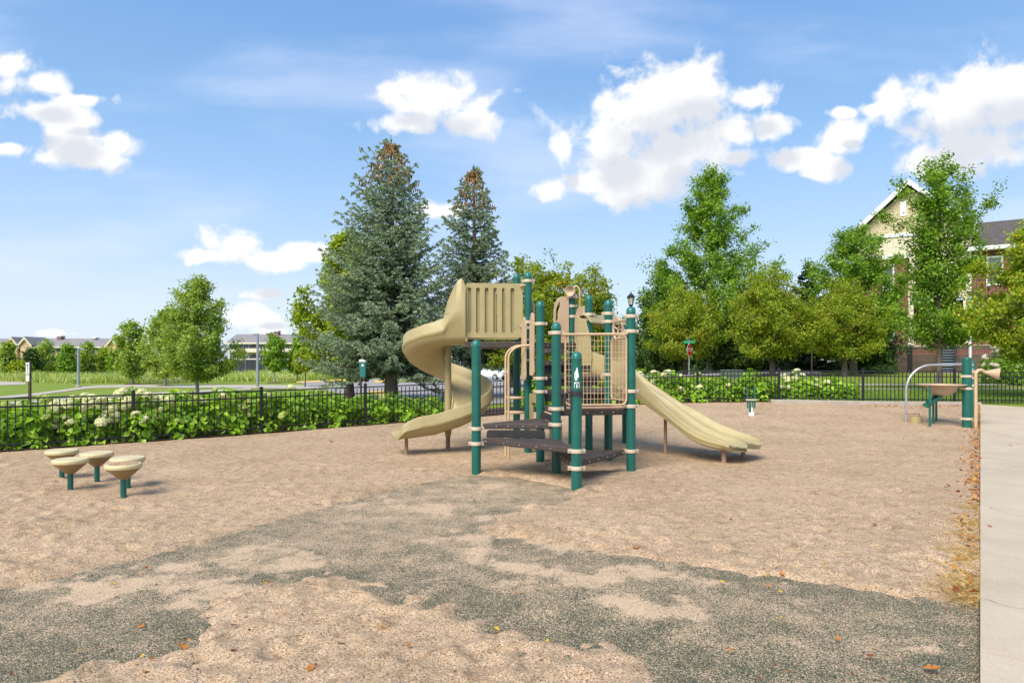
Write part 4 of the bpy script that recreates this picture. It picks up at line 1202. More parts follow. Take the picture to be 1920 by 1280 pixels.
# ------------------------------------------------------------------ sand table corner, right
def on(px, Y, dz=0.0): X = xat(px, Y); return Vector((X, Y, gz(X, Y)+dz))
def at_post():
    Y = 15.1; c = on(1813, Y)
    t = thing('activity_post', 'thick green post with beige bands beside the sand table', 'post', c)
    zt = zat(670, Y); r = 0.094
    mb = MB(); mb.lathe([(r, c.z-0.2), (r, zt-0.05), (r*0.98, zt-0.03), (r*0.90, zt-0.01), (r*0.7, zt), (0.004, zt+0.002)], (c.x, c.y, 0), 32); post = mb.build('post', M['post'], t, smooth=True)
    for row in (705, 728, 784.5):
        z = zat(row, Y); mb = MB(); R1 = r+0.012
        mb.lathe([(r-0.002, z-0.026), (R1, z-0.026), (R1, z+0.026), (r-0.002, z+0.026)], (c.x, c.y, 0), 32)
        for s in (-1, 1): mb.box((c.x+s*(R1+0.016), c.y, z), (0.04, 0.025, 0.05)); 
        mb.build('clamp', M['clamp'], post, smooth=True)
    for row in (684, 693):
        z = zat(row, Y); mb = MB(); mb.box((c.x+0.10, c.y-0.03, z), (0.05, 0.05, 0.05)); mb.build('bolt', M['bolt'], post, bevel=0.01)
    Y2 = 16.3; c2 = on(1823.5, Y2); zt2 = zat(676, Y2)
    t2 = thing('activity_post', 'thinner green post standing just behind the thick green one', 'post', c2)
    mb = MB(); mb.lathe([(0.06, c2.z-0.2), (0.06, zt2-0.04), (0.05, zt2-0.01), (0.004, zt2)], (c2.x, c2.y, 0), 24); pp = mb.build('post', M['post'], t2, smooth=True)
    mb = MB()
    for row in (708, 722): mb.lathe([(0.058, zat(row, Y2)-0.025), (0.075, zat(row, Y2)-0.025), (0.075, zat(row, Y2)+0.025), (0.058, zat(row, Y2)+0.025)], (c2.x, c2.y, 0), 24)
    mb.build('clamp', M['clamp'], pp, smooth=True)
at_post()
def sand_table():
    Y = 15.35; c = on(1766, Y); zt = zat(719.5, Y)
    t = thing('sand_table', 'round tan sand table bowl with green legs and chute', 'sand table', c)
    mb = MB(); mb.lathe([(0.02, zt-0.27), (0.12, zt-0.265), (0.20, zt-0.235), (0.27, zt-0.16), (0.31, zt-0.06), (0.46, zt-0.035), (0.485, zt-0.02), (0.48, zt-0.005), (0.40, zt), (0.31, zt-0.01), (0.26, zt-0.14), (0.16, zt-0.22), (0.004, zt-0.235)], (c.x, c.y, 0), 48)
    mb.build('bowl', M['pinktan'], t, smooth=50)
    for px, yy, row in ((1743.5, 15.15, 798), (1750, 15.6, 790), (1755.5, 15.95, 783)):
        X = xat(px, yy); mb = MB(); mb.tube([(X, yy, gz(X, yy)-0.15), (X, yy, zt-0.03)], 0.024, 12); mb.build('leg', M['green'], t, smooth=True)
    a = at(1739, 755, 15.2); b = at(1762, 738, 15.35); d = (b-a).normalized(); n = d.cross(Vector((0, 1, 0))).normalized(); w = d.cross(n)
    rings = []
    for q in (a-d*0.06, a, lerp(a, b, 0.5), b):
        ro = [q+w*(0.095*math.cos(s))-n*(-0.095*math.sin(s)) for s in np.linspace(PI, 2*PI, 11)]
        ri = [q+w*(0.080*math.cos(s))-n*(-0.080*math.sin(s)) for s in np.linspace(2*PI, PI, 11)]
        rings.append(ro+ri)
    mb = MB(); mb.sweep(rings); mb.build('chute', M['green'], t, smooth=True)
sand_table()
def arch_tube():
    Y = 15.9; c = on(1699, Y)
    t = thing('arched_rail', 'silver galvanised tube arching over to the green post', 'rail', c)
    r = 0.60; zt = zat(684, Y); x0 = c.x
    P = [(x0, Y, c.z-0.15), (x0, Y, zt-r)]+[(x0+r-r*math.cos(s), Y, zt-r+r*math.sin(s)) for s in np.linspace(0.1, PI/2, 12)]+[(xat(1808, 15.3), 15.3, zt+0.02)]
    mb = MB(); mb.tube(P, 0.026, 14); mb.build('tube', M['silver'], t, smooth=True)
    mb = MB(); z = zat(775, Y); mb.tube([(x0-0.02, Y-0.03, z), (x0+0.29, Y-0.03, z)], 0.012, 8); mb.tube([(x0+0.06, Y-0.03, z), (x0+0.06, Y-0.03, c.z-0.1)], 0.012, 8); mb.tube([(x0+0.29, Y-0.03, z), (x0+0.29, Y-0.03, z-0.05)], 0.012, 8)
    mb.build('bracket', M['footing'], t, smooth=True)
    c2 = on(1717, 15.85)
    mb = MB(); mb.lathe([(0.126, -0.1), (0.130, 0.14), (0.127, 0.155), (0.11, 0.155), (0.105, 0.06), (0.004, 0.06)], c2, 32)
    o = mb.build('sand_drum', M['olive'], None, smooth=45); tag(o, 'low olive tan drum in the sand below the silver arch', 'drum')
    # re-origin handled by world coordinates
arch_tube()
def talk_tube():
    Y = 15.0; c = on(1829.5, Y)
    t = thing('talk_tube', 'bent tan pipe with a cone mouth beside the green post', 'talk tube', c)
    z1 = zat(702, Y); x = c.x; r = xat(1838, Y)-xat(1829.5, Y)
    P = [(x, Y, c.z-0.15), (x, Y, z1)]+[(x+r-r*math.cos(s), Y, z1+0.10*math.sin(s)) for s in np.linspace(0.15, PI*0.80, 12)]+[tuple(at(1850, 699, Y))]
    mb = MB(); mb.tube(P, 0.036, 14); mb.build('pipe', M['tube'], t, smooth=True)
    a = at(1849, 698, Y); d = Vector((0.80, -0.55, -0.12)).normalized()
    mb = MB(); mb.sweep(cone_rings(a, d, [(0.042, -0.02), (0.048, 0.02), (0.12, 0.20), (0.135, 0.24), (0.137, 0.245), (0.127, 0.245), (0.04, 0.05)])); mb.build('cone_mouth', M['pinktan'], t, smooth=True)
    mb = MB(); mb.box(at(1826.5, 697, Y), (0.10, 0.03, 0.07)); mb.build('bracket', M['pinktan'], t, bevel=0.01)
talk_tube()
def digger():
    c = G(1408.5, 779); Y = c.y
    t = thing('sand_digger', 'small green seat digger on a pale foot in the sand', 'sand digger', c)
    s = Y/F
    mb = MB(); mb.box(c+Vector((0, 0, 0.035)), (9*s, 9*s, 0.10)); mb.box(c+Vector((0.5*s, 0, 0.11)), (3.6*s, 3.6*s, 0.20)); mb.build('foot', M['white'], t, bevel=0.01)
    mb = MB(); mb.tube([c+Vector((-2.6*s, -0.02, 0.02)), c+Vector((-2.6*s, -0.02, 26*s))], 0.026, 10); mb.box(c+Vector((0, 0, 27*s)), (9*s, 4*s, 0.05)); mb.build('mast', M['green'], t)
    for sx in (-1, 1):
        mb = MB(); x = sx*6.8*s
        mb.tube([c+Vector((x, 0, 15*s)), c+Vector((x, 0, 54*s))], 0.020, 8)
        mb.tube([c+Vector((x, 0, 15*s)), c+Vector((x*0.45, 0, 15*s)), c+Vector((x*0.45, 0, 27*s))], 0.018, 8)
        mb.build('lever', M['green'], t, smooth=True)
    mb = MB(); mb.box(c+Vector((0, 0, 29.5*s)), (20*s, 7*s, 0.035)); mb.build('seat', M['clamp'], t, bevel=0.01)
digger()

# ------------------------------------------------------------------ signs, lamps, bin
def text_mesh(name, txt, size, origin, u, mat, parent, ext=0.002):
    cu = bpy.data.curves.new(name, 'FONT'); cu.body = txt; cu.size = size; cu.align_x = 'CENTER'; cu.align_y = 'CENTER'; cu.extrude = ext
    o = bpy.data.objects.new(name, cu)
    me = bpy.data.meshes.new_from_object(o); bpy.data.objects.remove(o)
    me.materials.clear(); me.materials.append(mat); me.name = name
    ob = bpy.data.objects.new(name, me); COL.objects.link(ob); ob.parent = parent
    u = Vector(u).normalized(); v = Vector((0, 0, 1)); n = u.cross(v)
    m = Matrix((u, v, n)).transposed().to_4x4(); m.translation = Vector(origin)-parent_origin(parent)
    ob.matrix_local = m
    return ob
def parking_sign():
    c = G(56, 756.5); Y = c.y; s = Y/F
    t = thing('traffic_sign', 'white sign with black symbols on a thin brown post at the left', 'sign', c)
    mb = MB(); mb.box(c+Vector((0, 0, 40*s)), (4.2*s, 3.5*s, 80*s)); mb.build('post', M['brownpost'], t, bevel=0.005)
    x = c.x-2.6*s; y = c.y-2.4*s
    def plate(r0, r1, w, name):
        mb = MB(); z0 = zat(r1, Y); z1 = zat(r0, Y); mb.box((x, y, (z0+z1)/2), (w*s, 0.008, z1-z0)); return mb.build(name, M['white'], t, bevel=0.003)
    a = plate(679.5, 701.5, 6.6, 'sign_plate'); b = plate(703, 714.5, 6.4, 'lower_plate')
    # black pictogram: head, body, arrow and bar
    mb = MB()
    def blk(px, r, w, h): mb.box((x+px*s, y-0.006, zat(r, Y)), (w*s, 0.004, h*s))
    for (px, r, w, h) in ((0, 682.0, 1.2, 1.4), (0, 683.6, 2.6, 1.2), (-0.9, 685.0, 1.0, 1.4), (0.9, 685.0, 1.0, 1.4), (0.0, 686.8, 2.8, 1.6), (0.6, 689.5, 1.4, 1.3), (0.5, 691.5, 1.8, 2.0), (0.4, 695.8, 1.2, 3.6), (-0.2, 700.0, 3.4, 0.8), (1.3, 697.8, 0.9, 1.0)): blk(px, r, w, h)
    mb.build('pictogram', M['ink'], a)
parking_sign()
def lamp(px, py, top, head, name, label):
    c = G(px, py); s = c.y/F; H = (py-top)*s
    t = thing(name, label, 'lamp post', c)
    mb = MB(); mb.tube([c+Vector((0, 0, -0.1)), c+Vector((0, 0, H))], [0.125*1.1, 0.105], 14); mb.build('pole', M['greypole'], t, smooth=True)
    mb = MB(); mb.lathe([(0.30, 0), (0.30, 0.12), (0.2, 0.18)], c, 16); mb.build('base', M['kerb'], t, smooth=45)
    mb = MB(); mb.box(c+Vector((head*s*0.5, 0, H-0.06)), (abs(head)*s, 0.10, 0.07)); mb.box(c+Vector((head*s*0.85, 0, H-0.10)), (abs(head)*s*0.55, 0.35, 0.09)); mb.build('lamp_head', M['greypole'], t, bevel=0.02)
lamp(147, 725, 653, 11, 'street_lamp', 'short grey lamp post on the left lawn path')
lamp(483, 728, 625, -8, 'street_lamp', 'taller grey lamp post before the dark screen fence')
def lantern():
    Y = 31; X = xat(1183, Y); g = gz(X, Y); c = Vector((X, Y, g)); s = Y/F
    t = thing('street_lantern', 'black old style street lantern behind the play tower', 'lantern', c)
    zt = zat(545, Y); zb = zat(571, Y)
    mb = MB(); mb.lathe([(0.10, g-0.1), (0.10, g+0.5), (0.06, g+0.6), (0.05, zb-0.1), (0.09, zb-0.05), (0.10, zb)], (X, Y, 0), 14); mb.build('pole', M['black'], t, smooth=45)
    mb = MB(); hh = zt-zb
    mb.lathe([(0.085, zb), (0.085, zb+hh*0.05), (0.15, zb+hh*0.5), (0.15, zb+hh*0.52)], (X, Y, 0), 12)
    mb.build('glass', plain('lantern_glass', (0.62, 0.60, 0.52), 0.25, 0.05, 5), t)
    mb = MB()
    for k in range(6):
        a = k*PI/3; mb.tube([(X+0.09*math.cos(a), Y+0.09*math.sin(a), zb), (X+0.16*math.cos(a), Y+0.16*math.sin(a), zb+hh*0.52)], 0.012, 6)
    mb.lathe([(0.19, zb+hh*0.50), (0.195, zb+hh*0.54), (0.12, zb+hh*0.68), (0.06, zb+hh*0.76), (0.03, zb+hh*0.84), (0.018, zb+hh*0.9), (0.004, zt)], (X, Y, 0), 16)
    mb.build('hood', M['black'], t)
lantern()
def stop_sign():
    Y = 40.0; X = xat(1292, Y); g = gz(X, Y); s = Y/F
    c = Vector((X, Y, g)); t = thing('stop_sign', 'red octagon stop sign with green street blades under the crabapple', 'sign', c)
    mb = MB(); zt = zat(632, Y); mb.tube([(X, Y, g-0.1), (X, Y, zt)], 0.030, 10); mb.build('post', M['silver'], t, smooth=True)
    u = Vector((0.62, 0.78, 0)).normalized(); n = Vector((u.y, -u.x, 0)); zc = zat(656, Y); r = 11.4*s
    def octo(r, off, mat, name, th=0.006):
        mb = MB(); mb.prism([Vector((X, Y, zc))+n*off+u*(r/math.cos(PI/8)*math.cos(PI/8+k*PI/4))+Vector((0, 0, r/math.cos(PI/8)*math.sin(PI/8+k*PI/4))) for k in range(8)], n*th); return mb.build(name, mat, t)
    octo(r, 0.034, M['white'], 'sign_border'); face = octo(r*0.93, 0.042, M['red'], 'sign_face')
    text_mesh('lettering', 'STOP', r*0.92, Vector((X, Y, zc))+n*0.052, u, M['white'], t)
    for row, uu in ((641, Vector((0.9, -0.44, 0))), (635.5, Vector((0.44, 0.9, 0)))):
        mb = MB(); q = Vector((X, Y, zat(row, Y))); mb.box(q, (0.62, 0.01, 0.17), rot=Matrix.Rotation(math.atan2(uu.y, uu.x), 3, 'Z')); mb.build('street_blade', M['signgreen'], t)
stop_sign()
def pole(px, py, top, label, mat, r, Y=None):
    c = G(px, py) if Y is None else on(px, Y)
    mb = MB(); zt = zat(top, c.y); mb.tube([c+Vector((0, 0, -0.1)), Vector((c.x, c.y, zt))], [r, r*0.85], 10); mb.tube([Vector((c.x, c.y, zt-0.003)), Vector((c.x, c.y, zt+0.05))], [r*1.15, r*0.6], 10)
    o = mb.build('pole', mat, None, smooth=45); tag(o, label, 'pole')
pole(1522, 725, 652, 'thin brown pole on the lawn between the crabapples', M['brownpost'], 0.028)
def bin_():
    Y = 22.6; s = Y/F; X = xat(681, Y); zt = zat(675, Y); zb = zat(707.5, Y); g = gz(X, Y)
    t = thing('waste_bin', 'teal green bin with a white top hanging by the dark trunk', 'bin', (X, Y, g))
    mb = MB(); w0 = 5.0*s; w1 = 6.4*s; dp = 0.11
    for (z0, z1, a, b) in ((zb, zt-0.06, w0, w1),):
        mb.add([(X-a, Y-dp*0.8, z0), (X+a, Y-dp*0.8, z0), (X+a, Y+dp*0.8, z0), (X-a, Y+dp*0.8, z0), (X-b, Y-dp, z1), (X+b, Y-dp, z1), (X+b, Y+dp, z1), (X-b, Y+dp, z1)], [(0,3,2,1),(4,5,6,7),(0,1,5,4),(1,2,6,5),(2,3,7,6),(3,0,4,7)])
    mb.build('body', M['teal'], t, bevel=0.02)
    mb = MB(); mb.prism([(X-w1*1.02, Y-dp*1.05, zt-0.06), (X+w1*1.02, Y-dp*1.05, zt-0.06), (X+w1*0.7, Y-dp*1.05, zt-0.01), (X-w1*0.1, Y-dp*1.05, zt+0.03), (X-w1*0.95, Y-dp*1.05, zt+0.02)], (0, dp*2.1, 0)); mb.build('lid', M['white'], t, bevel=0.01)
    mb = MB(); mb.tube([(X+0.3*s, Y-dp-0.01, zt-0.17), (X+0.3*s, Y-dp*0.6, zt-0.17)], 2.3*s, 16); mb.build('round_label', M['white'], t, smooth=True)
    mb = MB(); mb.tube([(X-0.10, Y+0.12, g-0.1), (X-0.10, Y+0.12, zt-0.05)], 0.035, 10); mb.build('bin_post', M['brownpost'], t, smooth=True)
    # crooked dark trunk beside the bin belongs to the linden behind it
bin_()
def box_cabinet():
    c = on(1372, 33.5); s = 33.5/F
    t = thing('utility_box', 'low grey green utility box behind the hedge', 'utility box', c)
    z1 = zat(696.5, 33.5)+0.02
    mb = MB(); mb.box((c.x, c.y, (c.z+z1)/2), (34*s, 0.7, z1-c.z)); mb.build('cabinet', plain('grey_green_box', (0.10, 0.13, 0.10), 0.6, 0.1, 2), t, bevel=0.02)
    mb = MB(); mb.box((c.x, c.y, z1+0.03), (35.5*s, 0.76, 0.06)); mb.build('lid', M['greypole'], t, bevel=0.02)
box_cabinet()

# ------------------------------------------------------------------ cars
M['carwhite'] = plain('white_car_paint', (0.80, 0.80, 0.80), 0.22, 0.02, 1); M['carsilver'] = plain('silver_car_paint', (0.50, 0.53, 0.56), 0.25, 0.03, 1, metal=0.4)
M['glass'] = plain('dark_window_glass', (0.02, 0.025, 0.03), 0.08, 0.05, 1); M['tyre'] = plain('black_tyre', (0.015, 0.015, 0.015), 0.8, 0.1, 5); M['lamp'] = plain('clear_headlight', (0.75, 0.75, 0.78), 0.15, 0.05, 3)
def car(c, ang, paint, label, suv=True):
    t = thing('parked_car', label, 'car', c, 'cars parked along the street')
    U = Vector((math.cos(ang), math.sin(ang), 0)); W = Vector((-U.y, U.x, 0)); Z = Vector((0, 0, 1))
    def P(x, y, z): return Vector(c)+U*x+W*y+Z*z
    h = 1.68 if suv else 1.45
    prof = [(-2.25, 0.35), (2.25, 0.35), (2.30, 0.62), (2.22, 0.88), (1.35, 1.02), (0.55, h-0.04), (-0.2, h), (-1.5, h-0.03), (-2.05, h*0.72), (-2.28, 0.95), (-2.30, 0.55)]
    rings = []
    for y, k in ((-0.90, 0.97), (-0.84, 1.0), (0.84, 1.0), (0.90, 0.97)):
        rings.append([P(x*(1 if abs(y) < .85 else .985), y*(1.0 if z < 1.05 else 0.82), 0.35+(z-0.35)*k) for x, z in prof])
    mb = MB(); mb.sweep(rings); mb.build('body', paint, t, bevel=0.05, seg=2, smooth=30)
    for s in (-1, 1):
        mb = MB(); y = s*0.775
        mb.prism([P(1.05, y*1.02, 1.06), P(0.50, y*0.985, h-0.14), P(-1.45, y*0.985, h-0.14), P(-1.85, y*1.02, 1.06)], W*s*0.02); mb.build('side_window', M['glass'], t)
        for x in (1.4, -1.4):
            mb = MB(); mb.tube([P(x, s*0.72, 0.34), P(x, s*0.93, 0.34)], 0.34, 20); wh = mb.build('wheel', M['tyre'], t, smooth=45)
            mb = MB(); mb.tube([P(x, s*0.90, 0.34), P(x, s*0.945, 0.34)], 0.21, 14); mb.build('rim', M['silver'], wh, smooth=45)
        mb = MB(); mb.box(P(2.22, s*0.62, 0.80), (0.2, 0.36, 0.16), rot=Matrix.Rotation(ang, 3, 'Z')); mb.build('headlight', M['lamp'], t, bevel=0.03)
    mb = MB(); mb.prism([P(1.32, -0.68, 1.07), P(1.32, 0.68, 1.07), P(0.62, 0.62, h-0.10), P(0.62, -0.62, h-0.10)], U*0.03+Z*0.02); mb.build('windscreen', M['glass'], t)
    mb = MB(); mb.box(P(2.27, 0, 0.66), (0.10, 0.9, 0.16), rot=Matrix.Rotation(ang, 3, 'Z')); mb.box(P(2.25, 0, 0.44), (0.12, 1.5, 0.12), rot=Matrix.Rotation(ang, 3, 'Z')); mb.build('grille', M['tyre'], t, bevel=0.02)
X = xat(918, 74); car((X, 74, gz(X, 74)), -0.62, M['carwhite'], 'white parked SUV seen between spiral slide and green posts')
X = xat(1440, 56); car((X, 56, gz(X, 56)), -1.0, M['carsilver'], 'silver parked car hidden behind the crabapple trunk', False)
X = xat(1500, 58); car((X, 58, gz(X, 58)), -1.0, M['carwhite'], 'white parked car low behind the hedge beside the brown pole', False)
# ------------------------------------------------------------------ brick house, right
BU = Vector((0.825, -0.566, 0)).normalized(); BN = Vector((-0.566, -0.825, 0)).normalized()
BY0 = 46.0; BX0 = xat(1758, BY0)
def bt(px):
    a = (px-960)/F; return (BY0*a-BX0)/(BU.x-a*BU.y)
def bz(px, py):
    t = bt(px); return zat(py, BY0+BU.y*t)
def bp(t, z, off=0.0): return Vector((BX0, BY0, 0))+BU*t+BN*off+Vector((0, 0, z))
M['brick'] = brick_mat('red_brick', (0.185, 0.036, 0.028), (0.12, 0.026, 0.022), (0.34, 0.22, 0.17), 0.30, 0.115, 0.014)
M['soldier'] = brick_mat('upright_brick_course', (0.20, 0.045, 0.032), (0.13, 0.032, 0.026), (0.24, 0.15, 0.12), 0.115, 0.30, 0.020)
M['stone'] = brick_mat('brown_stone_base', (0.155, 0.105, 0.075), (0.105, 0.075, 0.058), (0.085, 0.062, 0.05), 0.62, 0.16, 0.010, 0.5)
M['shingle'] = brick_mat('tan_shake_siding', (0.62, 0.52, 0.33), (0.58, 0.485, 0.305), (0.42, 0.34, 0.20), 0.26, 0.20, 0.012, 0.2)
M['lap'] = brick_mat('cream_lap_siding', (0.72, 0.64, 0.47), (0.70, 0.62, 0.455), (0.52, 0.45, 0.32), 6.0, 0.15, 0.012, 0.15)
M['roof'] = brick_mat('grey_brown_shingles', (0.120, 0.100, 0.088), (0.085, 0.072, 0.066), (0.050, 0.043, 0.040), 0.45, 0.22, 0.012, 0.5)
M['cream'] = plain('cream_trim', (0.66, 0.60, 0.46), 0.6, 0.04, 1.5)
M['trimwhite'] = plain('white_trim_boards', (0.76, 0.76, 0.77), 0.5, 0.03, 1.5)
M['pane'] = plain('window_glass_grey', (0.10, 0.125, 0.14), 0.10, 0.15, 1.2, spec=0.8)
M['steel'] = plain('blue_grey_stair_paint', (0.17, 0.205, 0.25), 0.5, 0.1, 3)
M['navy'] = plain('dark_navy_rail_paint', (0.022, 0.035, 0.062), 0.45, 0.1, 3)
M['door'] = plain('dark_red_porch_wall', (0.12, 0.030, 0.026), 0.7, 0.2, 2)
M['cap'+'stone'] = plain('pale_stone_cap', (0.34, 0.28, 0.21), 0.8, 0.1, 3)
def wall_uv(o, u, org):
    """lay brick rows along the wall: horizontal metres, vertical metres"""
    me = o.data; uv = me.uv_layers.new(name='UVMap'); w = parent_origin(o)
    for l in me.loops:
        p = me.vertices[l.vertex_index].co+w-Vector(org); uv.data[l.index].uv = (p.dot(u), p.z)
    return o
def slope_uv(o, u, v, org):
    me = o.data; uv = me.uv_layers.new(name='UVMap'); w = parent_origin(o)
    for l in me.loops:
        p = me.vertices[l.vertex_index].co+w-Vector(org); uv.data[l.index].uv = (p.dot(u), p.dot(v))
    return o
def house():
    root = thing('brick_house', 'red brick and cream sided house with a tall gable and porch stairs at the right', 'house', bp(0, gz(BX0, BY0)))
    org = bp(0, 0); g0 = 0.4
    zc = bz(1643, 650.5)            # top of stone base
    def wall(name, poly, off, mat, th=0.3):
        mb = MB(); mb.prism([bp(t, z, off) for t, z in poly], -BN*th)
        return wall_uv(mb.build(name, M[mat], root), BU, org)
    tl = -5.05; tg = bt(1819); tr = 17.0
    t1 = bt(1703); t2 = bt(1818)
    z_sold0 = bz(1643, 665); z_sold1 = bz(1643, 658); zb2 = bz(1690, 483); zpeak = bz(1704, 345); zeL = bz(1600, 441)
    # stone base in three lengths, soldier course and cap proud of it
    for a, b, o in ((tl, t1-0.06, 0.0), (t1+0.24, t2-0.05, -0.06), (t2+0.02, tr, 0.0)):
        wall('stone_base', [(a, g0), (b, g0), (b, zc), (a, zc)], o, 'stone')
        mb = MB(); mb.prism([bp(t, z, o+0.012) for t, z in ((a, z_sold0), (b, z_sold0), (b, z_sold1), (a, z_sold1))], -BN*0.05); wall_uv(mb.build('soldier_course', M['soldier'], root), BU, org)
        mb = MB(); mb.prism([bp(t, z, o+0.05) for t, z in ((a, zc), (b, zc), (b, zc+0.075), (a, zc+0.075))], -BN*0.36); mb.build('stone_cap', M['capstone'], root)
    mb = MB(); mb.prism([bp(t, z, 0.03) for t, z in ((t1-0.06, g0), (t1+0.24, g0), (t1+0.24, zc), (t1-0.06, zc))], -BN*0.5); mb.build('dark_pier', M['tyre'], root)
    z1 = zc+0.075
    zeave = bz(1850, 466)
    wall('brick_wall', [(tl, z1), (t1, z1), (t1, zb2), (tl, zb2)], -0.02, 'brick')
    wall('brick_wall', [(t2+0.1, z1), (tr, z1), (tr, zeave), (t2+0.1, zeave)], -0.02, 'brick')
    # recessed porch between
    zp = bz(1760, 560)
    wall('porch_back', [(t1, z1-0.1), (t2+0.1, z1-0.1), (t2+0.1, zp), (t1, zp)], -1.7, 'brick')
    mb = MB(); mb.box2((0, 0, 0), (1, 1, 1)) if False else None
    mb.prism([bp(t1+0.1, z1-0.13, 0.0), bp(t2+0.05, z1-0.13, 0.0), bp(t2+0.05, z1-0.13, -1.7), bp(t1+0.1, z1-0.13, -1.7)], (0, 0, 0.16)); mb.build('porch_floor', M['kerb'], root)
    for s in (t1, t2+0.07): wall('porch_side', [(s, z1), (s+0.03, z1), (s+0.03, zp), (s, zp)], -0.3, 'brick', 1.4)
    for a, b in ((bt(1703.5), bt(1713)), (bt(1806), bt(1817))):
        mb = MB(); mb.prism([bp(a, z1, 0.06), bp(b, z1, 0.06), bp(b, zp, 0.06), bp(a, zp, 0.06)], -BN*0.34)
        mb.prism([bp(a-0.05, z1, 0.10), bp(b+0.05, z1, 0.10), bp(b+0.05, z1+0.25, 0.10), bp(a-0.05, z1+0.25, 0.10)], -BN*0.42); mb.build('porch_column', M['cream'], root)
    dr = MB(); dr.prism([bp(bt(1765), z1, -1.62), bp(bt(1789), z1, -1.62), bp(bt(1789), z1+2.15, -1.62), bp(bt(1765), z1+2.15, -1.62)], -BN*0.06); dr.build('door', M['door'], root)
    # upper siding in the middle bay, gable shakes, trims
    wall('lap_siding', [(t1, zp), (t2+0.1, zp), (t2+0.1, zeL-0.05), (tl, zeL-0.05), (tl, zb2), (t1, zb2)], 0.0, 'lap')
    tp = bt(1704)
    zg0 = bz(1664, 441)-0.05
    wall('gable_siding', [(tl-0.0, zg0), (tg, zg0), (tg, zg0+0.12), (tp, zpeak-0.25), (tl, zg0+0.12)], 0.03, 'shingle')
    mb = MB(); mb.prism([bp(tl, zg0-0.14, 0.08), bp(tg, zg0-0.14, 0.08), bp(tg, zg0+0.10, 0.08), bp(tl, zg0+0.10, 0.08)], -BN*0.1); mb.build('trim_board', M['trimwhite'], root)
    mb = MB(); mb.prism([bp(tl, zb2-0.05, 0.07), bp(t1+0.05, zb2-0.05, 0.07), bp(t1+0.05, zb2+0.22, 0.07), bp(tl, zb2+0.22, 0.07)], -BN*0.1); mb.build('trim_board', M['trimwhite'], root)
    mb = MB(); mb.prism([bp(bt(1688), bz(1688, 406), 0.07), bp(bt(1699), bz(1688, 406), 0.07), bp(bt(1699), bz(1688, 376), 0.07), bp(bt(1688), bz(1688, 376), 0.07)], -BN*0.08)
    mb.build('gable_vent', M['trimwhite'], root)
    # gable roof with white rake boards
    zl = zg0-0.20; hw = max(tp-tl, tg-tp)+0.45
    for s in (-1, 1):
        e = tp+s*hw; ze = zl
        mb = MB(); q = [bp(tp, zpeak+0.10, 0.62), bp(e, ze+0.05, 0.62), bp(e, ze+0.05, -11), bp(tp, zpeak+0.10, -11)]
        mb.prism(q, (0, 0, 0.12)); o = mb.build('roof', M['roof'], root); slope_uv(o, BN, (q[1]-q[0]).normalized(), org)
        mb = MB(); q = [bp(tp, zpeak+0.23, 0.66), bp(tp, zpeak-0.16, 0.66), bp(e, ze-0.20, 0.66), bp(e, ze+0.18, 0.66)]
        mb.prism(q, -BN*0.06); mb.build('rake_board', M['trimwhite'], root)
        mb = MB(); q = [bp(tp, zpeak-0.02, 0.60), bp(e, ze-0.07, 0.60), bp(e, ze-0.07, 0.02), bp(tp, zpeak-0.02, 0.02)]; mb.prism(q, (0, 0, 0.05)); mb.build('soffit', M['trimwhite'], root)
    # house body behind
    mb = MB(); mb.prism([bp(tl+0.02, g0, -0.35), bp(tl+0.02, zeL, -0.35), bp(tl+0.02, zeL, -10.5), bp(tl+0.02, g0, -10.5)], BU*0.25); wall_uv(mb.build('side_wall', M['brick'], root), BN, org)
    # lower wing roof to the right
    zr = zat(411, 47.0)
    a = bp(tg-0.3, zeave-0.02, 0.55); b = bp(tr, zeave-0.02, 0.55); c = bp(tr, zr, -5.0); d = bp(tg-0.3, zr, -5.0)
    mb = MB(); mb.prism([a, b, c, d], (0, 0, 0.12)); slope_uv(mb.build('roof', M['roof'], root), BU, (d-a).normalized(), org)
    mb = MB(); mb.prism([bp(tg-0.25, zeave-0.14, 0.60), bp(tr, zeave-0.14, 0.60), bp(tr, zeave+0.10, 0.60), bp(tg-0.25, zeave+0.10, 0.60)], -BN*0.08); mb.build('gutter', M['trimwhite'], root)
    mb = MB(); mb.prism([bp(tg-0.25, zeave-0.14, 0.50), bp(tr, zeave-0.14, 0.50), bp(tr, zeave-0.14, 0.0), bp(tg-0.25, zeave-0.14, 0.0)], (0, 0, 0.03)); mb.build('soffit', M['trimwhite'], root)
    mb = MB(); mb.tube([bp(bt(1819.5), zeave-0.1, 0.10), bp(bt(1819.5), g0+1.0, 0.10)], 0.07, 8); mb.build('downspout', M['trimwhite'], root)
    # windows
    def window(px0, px1, r0, r1, cols=1, split=True):
        a, b = bt(px0), bt(px1); z1_ = bz((px0+px1)/2, r0); z0_ = bz((px0+px1)/2, r1); f = 0.10
        mb = MB()
        for (x0, x1, y0, y1) in ((a, b, z0_, z0_+f), (a, b, z1_-f, z1_), (a, a+f, z0_+f, z1_-f), (b-f, b, z0_+f, z1_-f)):
            mb.prism([bp(x0, y0, 0.05), bp(x1, y0, 0.05), bp(x1, y1, 0.05), bp(x0, y1, 0.05)], -BN*0.09)
        if split:
            m_ = (z0_+z1_)/2; mb.prism([bp(a+f, m_-0.035, 0.03), bp(b-f, m_-0.035, 0.03), bp(b-f, m_+0.035, 0.03), bp(a+f, m_+0.035, 0.03)], -BN*0.06)
        for k in range(1, cols):
            x = a+(b-a)*k/cols; mb.prism([bp(x-0.025, z0_+f, 0.028), bp(x+0.025, z0_+f, 0.028), bp(x+0.025, z1_-f, 0.028), bp(x-0.025, z1_-f, 0.028)], -BN*0.05)
        w = mb.build('window', M['trimwhite'], root)
